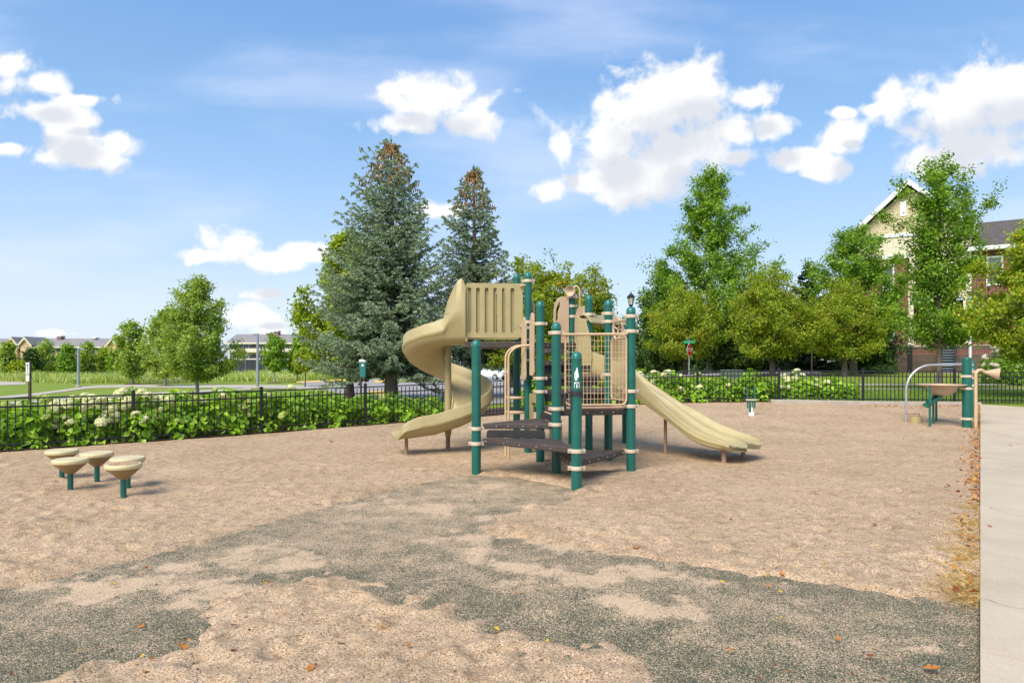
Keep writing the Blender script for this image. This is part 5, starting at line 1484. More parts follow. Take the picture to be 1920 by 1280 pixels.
        mb = MB(); mb.prism([bp(a+f*0.9, z0_+f*0.9, 0.0), bp(b-f*0.9, z0_+f*0.9, 0.0), bp(b-f*0.9, z1_-f*0.9, 0.0), bp(a+f*0.9, z1_-f*0.9, 0.0)], -BN*0.015); mb.build('pane', M['pane'], w)
    window(1849, 1881, 575, 637); window(1655, 1677, 590, 638.5); window(1849, 1881, 480, 535); window(1655, 1677, 496, 545)
    window(1905, 1937, 575, 637); window(1905, 1937, 480, 535); window(1735, 1755, 490, 545); window(1775, 1795, 490, 545); window(1615, 1637, 590, 638.5)
    # porch rail, left
    mb = MB(); a, b = bt(1737), bt(1756)
    for k in range(9): t = a+(b-a)*k/8; mb.tube([bp(t, z1, -0.02), bp(t, z1+0.95, -0.02)], 0.02, 6)
    mb.tube([bp(a, z1+0.97, -0.02), bp(b, z1+0.97, -0.02)], 0.035, 6); mb.build('porch_rail', M['steel'], root)
    # easel-like chair on the porch
    # stairs
    ta, tb = bt(1764.5), bt(1790.5); n = 10; zt = z1+0.02; gb = gz(BX0, BY0-4)+0.05
    st = thing('stairs', None, None, bp(0, gz(BX0, BY0))-root.location); st.parent = root
    for k in range(n):
        z = zt-(k+1)*(zt-gb)/(n+0.6); o = 0.02+0.27*k
        mb = MB(); mb.prism([bp(ta, z-0.06, o), bp(tb, z-0.06, o), bp(tb, z-0.06, o+0.31), bp(ta, z-0.06, o+0.31)], (0, 0, 0.06)); mb.prism([bp(ta+0.02, z-0.20, o), bp(tb-0.02, z-0.20, o), bp(tb-0.02, z-0.065, o), bp(ta+0.02, z-0.065, o)], BN*0.02); mb.build('tread', M['steel'], st)
    for t in (ta-0.05, tb+0.05):
        mb = MB(); e = 0.27*n
        mb.prism([bp(t-0.03, zt, 0.05), bp(t-0.03, gb+0.25, e+0.1), bp(t-0.03, gb, e+0.1), bp(t-0.03, zt-0.35, 0.05)], BU*0.06); mb.build('stringer', M['navy'], st)
        mb = MB(); mb.tube([bp(t, zt+0.9, 0.0), bp(t, gb+0.95, e)], 0.03, 8); mb.tube([bp(t, zt-0.1, 0.0), bp(t, zt+1.0, 0.0)], 0.04, 8); mb.tube([bp(t, gb-0.1, e), bp(t, gb+1.0, e)], 0.05, 8); mb.tube([bp(t, zt+0.5, 0), bp(t, gb+0.5, e)], 0.02, 8); mb.build('handrail', M['navy'], st)
    for k in range(2):
        mb = MB(); mb.prism([bp(ta-0.25-0.25*k, gb-0.15*(k+1)-0.1, 0.27*n+0.35*k), bp(tb+0.25+0.25*k, gb-0.15*(k+1)-0.1, 0.27*n+0.35*k), bp(tb+0.25+0.25*k, gb-0.15*(k+1)-0.1, 0.27*n+0.4+0.35*k), bp(ta-0.25-0.25*k, gb-0.15*(k+1)-0.1, 0.27*n+0.4+0.35*k)], (0, 0, 0.24)); mb.build('stone_step', M['capstone'], st)
    # chair-like easel
    e = thing('easel', 'small wooden easel standing on the house porch left of the stairs', 'easel', bp(bt(1724), z1+0.03, -0.6))
    mb = MB(); t = bt(1724)
    for s in (-1, 1): mb.tube([bp(t+s*0.32, z1+0.03, -0.5), bp(t+s*0.08, z1+0.95, -0.65)], 0.04, 6)
    mb.tube([bp(t-0.26, z1+0.3, -0.55), bp(t+0.26, z1+0.3, -0.55)], 0.035, 6); mb.tube([bp(t, z1+0.03, -0.95), bp(t, z1+0.9, -0.66)], 0.035, 6); mb.build('frame', M['tube'], e)
house()

# ------------------------------------------------------------------ apartment blocks far left
M['farwall'] = plain('far_cream_wall', (0.52, 0.46, 0.37), 0.8, 0.06, 0.2); M['farorange'] = plain('far_orange_siding', (0.60, 0.42, 0.26), 0.8, 0.08, 0.2)
M['farbrick'] = plain('far_red_brick', (0.25, 0.12, 0.09), 0.8, 0.1, 0.3); M['farroof'] = plain('far_grey_roof', (0.24, 0.22, 0.215), 0.85, 0.12, 0.3)
M['farglass'] = plain('far_window', (0.06, 0.07, 0.08), 0.2, 0.1, 0.3); M['fargable'] = plain('gable_orange_boards', (0.52, 0.33, 0.16), 0.8, 0.08, 0.3)
def block(label, px0, px1, Y, ridge, eave, gables, chims, wallm, win_cols, balcony):
    x0, x1 = xat(px0, Y), xat(px1, Y); zr = zat(ridge, Y+7); ze = zat(eave, Y); g = gz((x0+x1)/2, Y)-0.5
    root = thing('apartment_block', label, 'building', ((x0+x1)/2, Y, g))
    mb = MB(); mb.box2((x0, Y, g), (x1, Y+14, ze)); mb.build('wall', wallm, root)
    mb = MB(); e = 0.8
    mb.add([(x0-e, Y-e, ze-0.1), (x1+e, Y-e, ze-0.1), (x1+e, Y+14+e, ze-0.1), (x0-e, Y+14+e, ze-0.1), (x0-e, Y+7, zr), (x1+e, Y+7, zr)], [(0, 1, 5, 4), (2, 3, 4, 5), (1, 2, 5), (3, 0, 4), (3, 2, 1, 0)])
    rf = mb.build('roof', M['farroof'], root)
    mb = MB(); mb.box2((x0-e, Y-e-0.1, ze-0.45), (x1+e, Y-e, ze)); mb.build('fascia', M['cream'], root)
    for (px, w, top, base) in gables:
        cx = xat(px, Y); hw = w/F*Y; zt = zat(top, Y-1); zb = zat(base, Y)
        mb = MB(); mb.prism([(cx-hw, Y-1.0, zb), (cx+hw, Y-1.0, zb), (cx, Y-1.0, zt)], (0, 7.5, 0)); mb.build('gable', M['fargable'], root)
        mb = MB(); mb.box2((cx-hw*0.9, Y-1.0, g), (cx+hw*0.9, Y, zb)); mb.build('bay', M['farorange'], root)
        for s in (-1, 1):
            mb = MB(); mb.prism([(cx, Y-1.6, zt+0.35), (cx+s*(hw+0.5), Y-1.6, zb-0.05), (cx+s*(hw+0.5), Y-1.6, zb-0.6), (cx, Y-1.6, zt-0.30)], (0, 0.4, 0)); mb.build('rake_board', M['cream'], root)
            mb = MB(); mb.prism([(cx, Y-1.5, zt+0.4), (cx+s*(hw+0.6), Y-1.5, zb), (cx+s*(hw+0.6), Y+8, zb), (cx, Y+8, zt+0.4)], (0, 0, 0.15)); mb.build('gable_roof', M['farroof'], root)
    for (px, w, top) in chims:
        cx = xat(px, Y); hw = w/F*Y*0.5; mb = MB(); zt = zat(top, Y+6); mb.box2((cx-hw, Y+5.5, ze), (cx+hw, Y+7.5, zt)); mb.build('chimney', M['farbrick'], rf)
        mb = MB(); mb.box2((cx-hw*1.15, Y+5.3, zt), (cx+hw*1.15, Y+7.7, zt+0.35)); mb.build('chimney_cap', M['trimwhite'], rf)
    sto = (ze-g)/3.0
    k = 0
    for i in range(win_cols):
        cx = x0+(x1-x0)*(i+0.5)/win_cols
        for s in range(3):
            zb = ze-sto*(s+1)+0.8
            if balcony and i % 3 == 1:
                mb = MB(); mb.box2((cx-2.2, Y-0.03, zb-0.6), (cx+2.2, Y+0.1, zb+1.7)); b = mb.build('balcony', M['farbrick'], root)
                mb = MB(); mb.box2((cx-2.0, Y-1.4, zb-0.75), (cx+2.0, Y-0.03, zb-0.6)); mb.box2((cx-2.0, Y-1.42, zb-0.6), (cx+2.0, Y-1.36, zb+0.4)); mb.build('railing', M['cream'], b)
                mb = MB(); mb.box2((cx-1.4, Y-0.06, zb-0.5), (cx+1.4, Y-0.03, zb+1.4)); mb.build('glass_door', M['farglass'], b)
            else:
                mb = MB(); mb.box2((cx-0.85, Y-0.05, zb), (cx+0.85, Y+0.05, zb+1.5)); w = mb.build('window', M['trimwhite'], root)
                mb = MB(); mb.box2((cx-0.7, Y-0.08, zb+0.12), (cx-0.06, Y-0.05, zb+1.38)); mb.box2((cx+0.06, Y-0.08, zb+0.12), (cx+0.7, Y-0.05, zb+1.38)); mb.build('pane', M['farglass'], w)
block('long low roofed apartment block with orange gables at the far left', -60, 222, 210, 634.5, 649.5, [(28, 9.5, 634.5, 647.5), (52, 10.5, 634, 647.5), (214, 11, 637, 650)], [(88, 8, 631), (157, 4.5, 634.5)], M['farorange'], 30, False)
block('cream apartment block with brick balconies behind the dark screen fence', 430, 660, 195, 626.5, 642, [], [(490, 8, 624.5), (505, 9, 621.5)], M['farwall'], 22, True)

def screen_fence():
    Y = 118; x0, x1 = xat(425, Y), xat(1010, Y); root = thing('screen_fence', 'long dark grey fabric screen fence behind the meadow', 'fence', ((x0+x1)/2, Y, gz((x0+x1)/2, Y)))
    m = plain('dark_screen_fabric', (0.030, 0.034, 0.042), 0.8, 0.15, 0.4)
    n = 16
    for i in range(n):
        a = x0+(x1-x0)*i/n; b = x0+(x1-x0)*(i+1)/n; g = gz((a+b)/2, Y); zt = zat(674, Y)
        mb = MB(); k = 8
        pts = [(a+(b-a)*j/k, Y+0.06*math.sin(j*2.1+i)) for j in range(k+1)]
        for p, q in zip(pts[:-1], pts[1:]): mb.prism([(p[0], p[1], g), (q[0], q[1], g), (q[0], q[1], zt), (p[0], p[1], zt)], (0, 0.02, 0))
        mb.build('fabric_panel', m, root)
        mb = MB(); mb.tube([(a, Y-0.08, g-0.2), (a, Y-0.08, zt+0.15)], 0.05, 8); mb.build('post', M['greypole'], root)
screen_fence()
def mulch_ring(px, Y, r, label):
    c = on(px, Y); mb = MB(); mb.lathe([(r, -0.05), (r*0.9, 0.06), (r*0.5, 0.10), (0.01, 0.12)], c, 20); o = mb.build('mulch', M['mulch'], None, smooth=True); tag(o, label, kind='structure')
for px, Y, r, l in ((370, 54, 0.9, 'mulch ring under the large lawn maple'), (310, 76, 1.0, 'mulch ring under the second lawn maple'), (248, 82, 1.0, 'mulch ring under the third lawn maple'), (515, 82, 0.9, 'mulch ring under the small round tree'), (772, 70, 0.7, 'mulch ring on the traffic island')):
    mulch_ring(px, Y, r, l)
# ------------------------------------------------------------------ foliage
def unit(v): return v/np.maximum(np.linalg.norm(v, axis=-1, keepdims=True), 1e-9)
def leaf_quads(C, size, rng, up=0.6, out=None, outw=0.5, aspect=0.62, fold=0.14, T=None, tw=0.0):
    """one bent four-cornered leaf at each centre"""
    n = len(C)
    N = rng.normal(size=(n, 3)); N[:, 2] += up*1.6
    if out is not None: N += out*outw*1.6
    N = unit(N)
    t = rng.normal(size=(n, 3))
    if T is not None: t = t*(1-tw)+T*tw*2.0
    t = unit(t - N*(t*N).sum(1, keepdims=True)); b = np.cross(N, t)
    L = (size*rng.uniform(0.65, 1.3, n))[:, None]
    V = np.stack([C-t*L*0.5, C+b*L*aspect*0.5+N*L*fold-t*L*0.06, C+t*L*0.5, C-b*L*aspect*0.5+N*L*fold-t*L*0.06], 1)
    return V.reshape(-1, 3)
def quads_idx(n): return np.arange(n*4).reshape(n, 4)
def leaf_six(C, N, t, L, W, fold=0.16, droop=0.18):
    """broad pointed leaf with a folded midrib: 6 corners, two faces"""
    t = unit(t - N*(t*N).sum(1, keepdims=True)); b = np.cross(N, t); L = L[:, None]; W = W[:, None]
    V = np.stack([C, C+b*W*0.5+t*L*0.22+N*W*fold, C+b*W*0.36+t*L*0.66+N*(W*fold*0.7-L*droop*0.5), C+t*L-N*L*droop,
                  C-b*W*0.36+t*L*0.66+N*(W*fold*0.7-L*droop*0.5), C-b*W*0.5+t*L*0.22+N*W*fold], 1).reshape(-1, 3)
    i = np.arange(len(C))[:, None]*6
    Fc = np.concatenate([i+np.array([[0, 3, 2, 1]]), i+np.array([[0, 5, 4, 3]])], 1).reshape(-1, 4)
    return V, Fc

def bez(a, b, c, n):
    t = np.linspace(0, 1, n)[:, None]
    return (1-t)**2*a + 2*t*(1-t)*b + t**2*c

def deciduous(name, label, cat, X, Y, H, prof, leaf, bark, tr=0.12, nlimb=26, nleaf=22000, lsize=0.13, seed=1, c0=0.2, rise=1.0,
              spread=0.16, limb_r=0.45, group=None, up=0.5, twigs=7, z0=None, fork=None, lean=(0, 0), sprig=0.25):
    """trunk, limbs and a crown of leaf clumps hung along the twigs; prof = [(height share, radius m)]"""
    rng = np.random.default_rng(seed)
    g = gz(X, Y) if z0 is None else z0
    root = thing(name, label, cat, (X, Y, g), group)
    base = np.array([X, Y, g]); ph = [p[0] for p in prof]; pr = [p[1] for p in prof]
    mb = MB()
    top = 0.93 if fork is None else fork
    k = 9
    tt = np.linspace(0, top, k)
    wob = np.cumsum(rng.normal(size=(k, 2))*0.012*H/6, axis=0); wob[0] = 0
    tp = np.stack([X+wob[:, 0]+lean[0]*tt*H, Y+wob[:, 1]+lean[1]*tt*H, g-0.05+tt*(H+0.05)], -1)
    rad = [tr*(1.32 if i == 0 else 1.0)*(1-0.9*(t/top)**0.85 if fork is None else 1-0.25*t/top) + 0.008 for i, t in enumerate(tt)]
    mb.tube(tp.tolist(), rad, 10)
    C = []; D = []; Wt = []
    for i in range(nlimb):
        f = (i+0.5)/nlimb
        hf = c0+(1-c0)*f
        az = i*2.39996+rng.uniform(-0.4, 0.4)
        r = np.interp(hf, ph, pr)*(rng.uniform(0.72, 1.05) if rng.random() < 0.8 else rng.uniform(0.35, 0.7))
        end = base+np.array([math.cos(az)*r+lean[0]*hf*H, math.sin(az)*r+lean[1]*hf*H, hf*H])
        hs = max(min(hf*H-r*rise, top*H*0.97), (0.9*c0*H if fork is None else fork*H*rng.uniform(0.8, 1.0)))
        st = np.array([np.interp(hs+g, tp[:, 2], tp[:, 0]), np.interp(hs+g, tp[:, 2], tp[:, 1]), g+hs])
        mid = st*0.5+end*0.5+np.array([0, 0, -0.10*r]) + rng.normal(size=3)*0.05*r
        P = bez(st, mid, end, 7)
        ln = np.linalg.norm(end-st)
        r0 = max(tr*limb_r*(1-0.62*f), 0.012)
        mb.tube(P.tolist(), [r0*(1-0.85*q)+0.004 for q in np.linspace(0, 1, 7)], 6, caps=False)
        nt_ = twigs+int(ln*1.3)
        for j in range(nt_):
            t = 0.28+0.72*(j+rng.random())/nt_
            p = P[0]*(1-t)**2+2*t*(1-t)*mid+t*t*P[-1]
            p = (1-t)**2*st+2*t*(1-t)*mid+t*t*end
            dr = unit((end-st)*0.55/max(ln, .1)+rng.normal(size=3)*0.62+np.array([0, 0, sprig]))
            tl = (0.10+0.20*ln*(1-0.45*t))*rng.uniform(0.6, 1.3)
            q = p+dr*tl
            if j % 2 == 0: mb.tube([p.tolist(), ((p+q)/2+rng.normal(size=3)*0.02).tolist(), q.tolist()], [0.008, 0.006, 0.003], 4, caps=False)
            C.append(np.stack([p, q])); D.append(dr); Wt.append((0.3+tl)*rng.gamma(1.3, 0.77))
    mb.build('trunk', bark, root, smooth=True, fix=False)
    C = np.array(C); Wt = np.array(Wt); Wt /= Wt.sum()
    pick = rng.choice(len(C), nleaf, p=Wt)
    t = rng.random(nleaf)[:, None]**0.8
    pos = C[pick, 0]*(1-t)+C[pick, 1]*t + rng.normal(size=(nleaf, 3))*spread*np.array([1, 1, 0.75])
    cen = base+np.array([lean[0]*0.5*H, lean[1]*0.5*H, 0.5*H])
    out = unit((pos-cen)*np.array([1, 1, 0.4]))
    V = leaf_quads(pos, lsize, rng, up, out, 0.45)
    np_obj('crown', V, quads_idx(nleaf), leaf, root)
    return root

def spruce(name, label, X, Y, H, R0, mats, seed=1, tr=0.2, bare=0.06, cones=0, dens=1.0, prof=None, nl=0.10, top_w=0.03, group=None):
    rng = np.random.default_rng(seed)
    g = gz(X, Y)
    root = thing(name, label, 'tree', (X, Y, g), group)
    mb = MB()
    tt = np.linspace(0, 1, 12)
    tp = [(X+0.03*math.sin(3*t), Y, g-0.05+t*(H+0.02)) for t in tt]
    mb.tube(tp, [tr*(1.25 if i == 0 else 1)*(1-t)**0.9+0.012 for i, t in enumerate(tt)], 12)
    A0, A1, TD, TP = [], [], [], []
    fr = np.linspace(bare, 0.985, 400)
    rr_ = (np.interp(fr, [p[0] for p in prof], [p[1] for p in prof]) if prof else R0*(1-fr)**0.85)+top_w
    lev_h = 0.42
    cw = np.cumsum(0.22+np.minimum(rr_, 1.9)**0.8); cw /= cw[-1]
    nbr = int(250*dens)
    for bi in range(nbr):
            f = float(np.interp((bi+rng.random())/nbr, cw, fr)); z = f*H
            z = z*0.35+0.65*(round(z/lev_h)*lev_h)+rng.normal()*0.05; f = min(z/H, 0.985)
            rad = float(np.interp(f, fr, rr_))
            az = bi*2.39996+rng.uniform(-0.5, 0.5)
            L = rad*(1.0-0.08*math.cos(az))*(rng.uniform(0.78, 1.12) if rng.random() < 0.75 else rng.uniform(0.5, 0.8))
            el = -0.16+0.72*f+rng.normal()*0.13           # low branches sag, high ones rise
            d = np.array([math.cos(az), math.sin(az), 0]); side = np.array([-d[1], d[0], 0])
            p0 = np.array([X, Y, g+z+rng.uniform(-0.1, 0.1)])
            n = max(3, int(L/0.16))
            s = np.linspace(0, 1, n)
            dz = L*(math.tan(el)*s - 0.10*s + 0.20*s**3)
            P = p0+d*(L*s)[:, None]; P[:, 2] += dz
            mb.tube([P[i].tolist() for i in np.linspace(0, n-1, 4).astype(int)], [0.022*(0.4+L/3), 0.015*(0.4+L/3), 0.009, 0.004], 4, caps=False)
            for i in range(1, n):
                fs = s[i]
                if fs < 0.07: continue
                for sd in (-1, 1):
                    wl = (0.17+0.36*L*0.45*(1-fs)**0.7)*rng.uniform(0.7, 1.25)
                    if fs < 0.35 and rng.random() < 0.2: continue
                    td = unit(d*0.75+side*sd*rng.uniform(0.55, 1.1)+np.array([0, 0, rng.normal()*0.16-0.10]))
                    m = max(1, int(wl/0.20))
                    q0 = P[i]
                    for k2 in range(m):
                        a = q0+td*wl*k2/m; b = q0+td*wl*(k2+1)/m
                        a = a+np.array([0, 0, -0.05*(k2/m)**2*wl]); b = b+np.array([0, 0, -0.05*wl*((k2+1)/m)**2])
                        A0.append(a); A1.append(b); TP.append((k2+1)/m*0.6+fs*0.4)
                        if k2 and rng.random() < 0.8:      # side spur
                            sp = unit(td*0.6+d*0.5*rng.random()+np.cross(td, [0, 0, 1])*rng.choice([-1, 1])*0.7+np.array([0, 0, rng.normal()*0.25]))
                            A0.append(a); A1.append(a+sp*rng.uniform(0.10, 0.20)); TP.append(0.75+0.25*fs)
            A0.append(P[-2]); A1.append(P[-1]+d*0.08+np.array([0, 0, 0.03])); TP.append(1.0)
    for k in range(4):                                      # leader
        A0.append(np.array([X, Y, g+H*(0.93+0.02*k)])); A1.append(np.array([X, Y, g+H*(0.955+0.02*k)])); TP.append(0.8)
    mb.build('trunk', mats[0], root, smooth=True, fix=False)
    A0 = np.array(A0); A1 = np.array(A1); TP = np.array(TP)
    per = 24
    n = len(A0)*per
    i = np.repeat(np.arange(len(A0)), per)
    t = rng.random(n)[:, None]
    ax = unit(A1-A0)[i]
    pos = A0[i]*(1-t)+A1[i]*t
    rd = rng.normal(size=(n, 3)); rd[:, 2] += 0.30; rd = unit(rd-ax*(rd*ax).sum(1, keepdims=True))
    dr = unit(ax*0.85+rd*0.75)
    b = unit(np.cross(dr, rng.normal(size=(n, 3))))
    L = (nl*rng.uniform(0.7, 1.25, n))[:, None]; w = L*0.19
    V = np.stack([pos-b*w*0.6, pos+dr*L*0.6-b*w, pos+dr*L, pos+dr*L*0.5+b*w], 1).reshape(-1, 3)
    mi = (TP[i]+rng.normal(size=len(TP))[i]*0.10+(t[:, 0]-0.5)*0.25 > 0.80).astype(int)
    np_obj('crown', V, quads_idx(n), mats[1:3], root, mi)
    if cones:
        m = MB(); vs = []
        for k in range(cones):
            f = 1-0.22*rng.random()**1.2
            f = min(f, 0.965)
            rad = (np.interp(f, [p[0] for p in prof], [p[1] for p in prof]) if prof else R0*(1-f)**0.85)+0.05
            az = rng.uniform(0, 2*PI); r = rad*rng.uniform(0.7, 1.12)
            c = Vector((X+math.cos(az)*r, Y+math.sin(az)*r, g+f*H+r*0.35+rng.uniform(-0.1, 0.1)))
            tl = rng.normal(size=2)*0.02
            l = rng.uniform(0.10, 0.16)
            m.tube([c, c+Vector((tl[0], tl[1], -l*0.5)), c+Vector((tl[0], tl[1], -l))], [0.012, 0.030, 0.010], 5)
        m.build('cones', M['cone'], root, fix=False)['kind'] = 'stuff'
    return root

# ---- blue spruces in the middle
Y1 = 25.0
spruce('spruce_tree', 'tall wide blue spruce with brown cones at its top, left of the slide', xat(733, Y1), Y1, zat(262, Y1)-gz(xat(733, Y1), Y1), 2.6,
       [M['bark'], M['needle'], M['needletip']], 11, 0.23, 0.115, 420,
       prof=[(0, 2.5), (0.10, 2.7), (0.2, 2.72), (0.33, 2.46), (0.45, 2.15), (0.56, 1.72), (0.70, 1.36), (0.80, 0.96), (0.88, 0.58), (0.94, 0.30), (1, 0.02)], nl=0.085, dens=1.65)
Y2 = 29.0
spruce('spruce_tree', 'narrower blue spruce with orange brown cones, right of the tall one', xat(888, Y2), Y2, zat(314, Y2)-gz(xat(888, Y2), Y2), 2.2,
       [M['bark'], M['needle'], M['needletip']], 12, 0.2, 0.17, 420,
       prof=[(0, 2.4), (0.2, 2.3), (0.33, 1.95), (0.45, 1.62), (0.56, 1.40), (0.70, 1.08), (0.80, 0.78), (0.90, 0.42), (0.96, 0.20), (1, 0.02)], nl=0.09, dens=1.4)

# ---- broad-leaved trees
def tree_px(name, label, px, Y, top, prof_px, leaf, bark, **k):
    """prof_px: [(photo row, half width in photo columns)] of the crown outline"""
    X = xat(px, Y); g = gz(X, Y); H = zat(top, Y)-g
    pr = sorted([((zat(r, Y)-g)/H, w/F*Y) for r, w in prof_px])
    return deciduous(name, label, 'tree', X, Y, H, pr, leaf, bark, c0=max(0.08, pr[0][0]), **k)

tree_px('linden_tree', 'bright green broadleaf tree half hidden behind the tall blue spruce', 656, 29, 436, [(695,50),(660,96),(610,112),(560,112),(520,96),(480,66),(450,34),(436,6)],
        M['linden'], M['barkdark'], tr=0.17, nlimb=46, nleaf=34000, lsize=0.17, seed=21, spread=0.17)
tree_px('maple_tree', 'young green maple with pale slim trunk on the left lawn', 370, 54, 520, [(705,35),(692,66),(660,84),(620,74),(580,56),(545,36),(520,6)],
        M['maple2'], M['barkpale'], tr=0.12, nlimb=64, nleaf=34000, lsize=0.20, seed=29, rise=0.8, spread=0.24, sprig=0.4)
tree_px('maple_tree', 'smaller green maple just left of the large lawn maple', 310, 76, 580, [(703,18),(690,34),(660,44),(620,36),(595,20),(580,5)],
        M['maple2'], M['barkpale'], tr=0.14, nlimb=30, nleaf=8500, lsize=0.32, seed=23, rise=0.7, spread=0.30)
tree_px('maple_tree', 'green maple standing left of two larger lawn maples', 248, 82, 604, [(700,18),(688,30),(662,38),(635,32),(615,20),(604,5)],
        M['maple2'], M['barkpale'], tr=0.14, nlimb=28, nleaf=7500, lsize=0.32, seed=24, rise=0.7, spread=0.30)
tree_px('lawn_tree', 'small round green tree beside the grey lamp post', 515, 82, 628, [(690,8),(682,17),(660,20),(640,17),(630,8)],
        M['maple'], M['barkpale'], tr=0.11, nlimb=18, nleaf=6000, lsize=0.28, seed=25, spread=0.25)
tree_px('lawn_tree', 'small green tree with a slim trunk left of the spruces', 558, 84, 636, [(696,6),(684,22),(668,26),(650,16),(636,4)],
        M['maple'], M['barkpale'], tr=0.10, nlimb=18, nleaf=5200, lsize=0.28, seed=26, spread=0.25)
tree_px('sapling', 'thin red brown sapling with a few leaves beside the street', 572, 66, 655, [(690,6),(680,20),(668,22),(658,10),(655,3)],
        M['linden'], M['brownpost'], tr=0.055, nlimb=16, nleaf=2600, lsize=0.25, seed=27, spread=0.22)
tree_px('sapling', 'slender young tree on the traffic island behind the slide', 772, 70, 640, [(690,4),(675,12),(655,14),(643,6)],
        M['maple'], M['barkpale'], tr=0.05, nlimb=14, nleaf=1800, lsize=0.24, seed=28, spread=0.2)
# far tree row at the left edge
for i, (px, top, w, lf, lab) in enumerate([
    (15, 644, 17, 'maple2', 'slim pointed green tree at the far left edge of the meadow'),
    (58, 655, 20, 'darkleaf', 'dark rounded tree behind the white no parking sign'),
    (86, 640, 30, 'maple2', 'wide soft green tree just right of the parking sign'),
    (128, 648, 18, 'maple', 'mid green narrow tree left of the short lamp post'),
    (163, 645, 19, 'maple2', 'green tree right behind the short grey lamp post'),
    (196, 655, 21, 'linden', 'low yellowish green tree left of the lawn maples'),
    (36, 682, 16, 'yellowgreen', 'low yellow green bush tree under the far left trees'),
    (218, 660, 16, 'maple', 'green tree tucked behind the leftmost lawn maple'),
    (616, 652, 20, 'maple', 'green tree behind the small slim tree by the street')]):
    Yf = 104 + 4*(i % 3)
    b = 706
    tree_px('meadow_tree', lab, px, Yf, top, [(b-8, w*0.4), (b-18, w*0.8), ((b+top)/2, w*0.8), (top+12, w*0.5), (top, 2)],
            M[lf], M['bark'], tr=0.13, nlimb=22, nleaf=3000, lsize=0.40, seed=40+i, spread=0.40, sprig=0.5)
# behind the playground
tree_px('crabapple_tree', 'olive green crabapple with rusty tips right behind the play tower', 1000, 27, 486, [(705,60),(660,90),(600,102),(550,96),(515,74),(486,24)],
        M['crab'], M['barkdark'], tr=0.14, nlimb=36, nleaf=26000, lsize=0.125, seed=61, fork=0.3, spread=0.15, limb_r=0.5)
tree_px('crabapple_tree', 'olive crabapple left of the street lantern behind the sound horn', 1106, 31, 503, [(700,44),(650,60),(600,66),(560,58),(530,42),(503,16)],
        M['crab'], M['barkdark'], tr=0.13, nlimb=30, nleaf=17000, lsize=0.13, seed=62, fork=0.3, spread=0.15, limb_r=0.5)
tree_px('maple_tree', 'big bright green maple rising above the crabapples, grey trunk', 1331, 48, 316, [(640,60),(590,104),(545,132),(510,128),(470,92),(420,76),(370,56),(335,28),(316,5)],
        M['maple'], M['barkpale'], tr=0.19, nlimb=64, nleaf=50000, lsize=0.19, seed=63, rise=1.25, spread=0.25, sprig=0.55)
tree_px('crabapple_tree', 'spreading crabapple leaning over the stop sign', 1285, 43, 545, [(668,36),(650,64),(625,79),(600,82),(572,64),(553,32),(545,8)],
        M['crab'], M['barkdark'], tr=0.16, nlimb=44, nleaf=30000, lsize=0.135, seed=64, fork=0.26, rise=0.55, spread=0.20, limb_r=0.55)
tree_px('crabapple_tree', 'widest crabapple with rust coloured top and forked trunk, in the middle of its row', 1448, 38, 508, [(668,36),(650,76),(622,103),(598,106),(565,84),(535,52),(508,12)],
        M['crab'], M['barkdark'], tr=0.17, nlimb=52, nleaf=44000, lsize=0.125, seed=65, fork=0.28, rise=0.55, spread=0.18, limb_r=0.55)
tree_px('crabapple_tree', 'crabapple with paired grey trunks nearest the brick house', 1583, 38, 530, [(668,34),(652,62),(628,84),(600,88),(572,70),(547,42),(530,10)],
        M['crab'], M['bark'], tr=0.16, nlimb=46, nleaf=34000, lsize=0.125, seed=66, fork=0.28, rise=0.55, spread=0.18, limb_r=0.55)
tree_px('maple_tree', 'green maple with a broad top left of the gabled house', 1600, 42, 428, [(640,60),(590,110),(540,118),(500,92),(465,70),(440,40),(428,8)],
        M['maple'], M['bark'], tr=0.2, nlimb=46, nleaf=44000, lsize=0.155, seed=67, rise=0.9, spread=0.21, sprig=0.5)
tree_px('maple_tree', 'tall airy maple standing in front of the brick house stairs', 1760, 25, 300, [(642,50),(612,84),(565,78),(515,54),(480,64),(440,72),(395,92),(350,84),(322,64),(300,30)],
        M['maple'], M['bark'], tr=0.095, nlimb=50, nleaf=30000, lsize=0.11, seed=68, rise=1.35, spread=0.14, sprig=0.6)
tree_px('locust_tree', 'yellow green tree cut off by the right edge of the picture', 1945, 21, 415, [(668,30),(650,76),(610,118),(560,126),(510,110),(460,70),(425,30),(415,6)],
        M['yellowgreen'], M['bark'], tr=0.16, nlimb=44, nleaf=44000, lsize=0.10, seed=69, rise=0.4, spread=0.15)
# darker trees deeper in
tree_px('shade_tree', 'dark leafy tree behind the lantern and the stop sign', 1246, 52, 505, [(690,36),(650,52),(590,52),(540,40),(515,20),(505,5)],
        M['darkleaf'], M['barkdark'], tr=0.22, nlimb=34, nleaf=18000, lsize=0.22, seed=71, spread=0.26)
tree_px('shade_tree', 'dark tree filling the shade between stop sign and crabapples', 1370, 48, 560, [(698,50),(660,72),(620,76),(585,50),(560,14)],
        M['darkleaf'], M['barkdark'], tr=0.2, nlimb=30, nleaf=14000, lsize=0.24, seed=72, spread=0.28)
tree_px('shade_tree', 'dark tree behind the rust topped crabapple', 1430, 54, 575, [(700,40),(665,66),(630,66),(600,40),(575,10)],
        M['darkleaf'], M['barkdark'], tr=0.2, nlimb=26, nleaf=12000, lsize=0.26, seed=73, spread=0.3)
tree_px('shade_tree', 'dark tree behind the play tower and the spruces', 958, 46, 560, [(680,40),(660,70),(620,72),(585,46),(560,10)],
        M['darkleaf'], M['barkdark'], tr=0.2, nlimb=26, nleaf=11000, lsize=0.24, seed=74, spread=0.28)
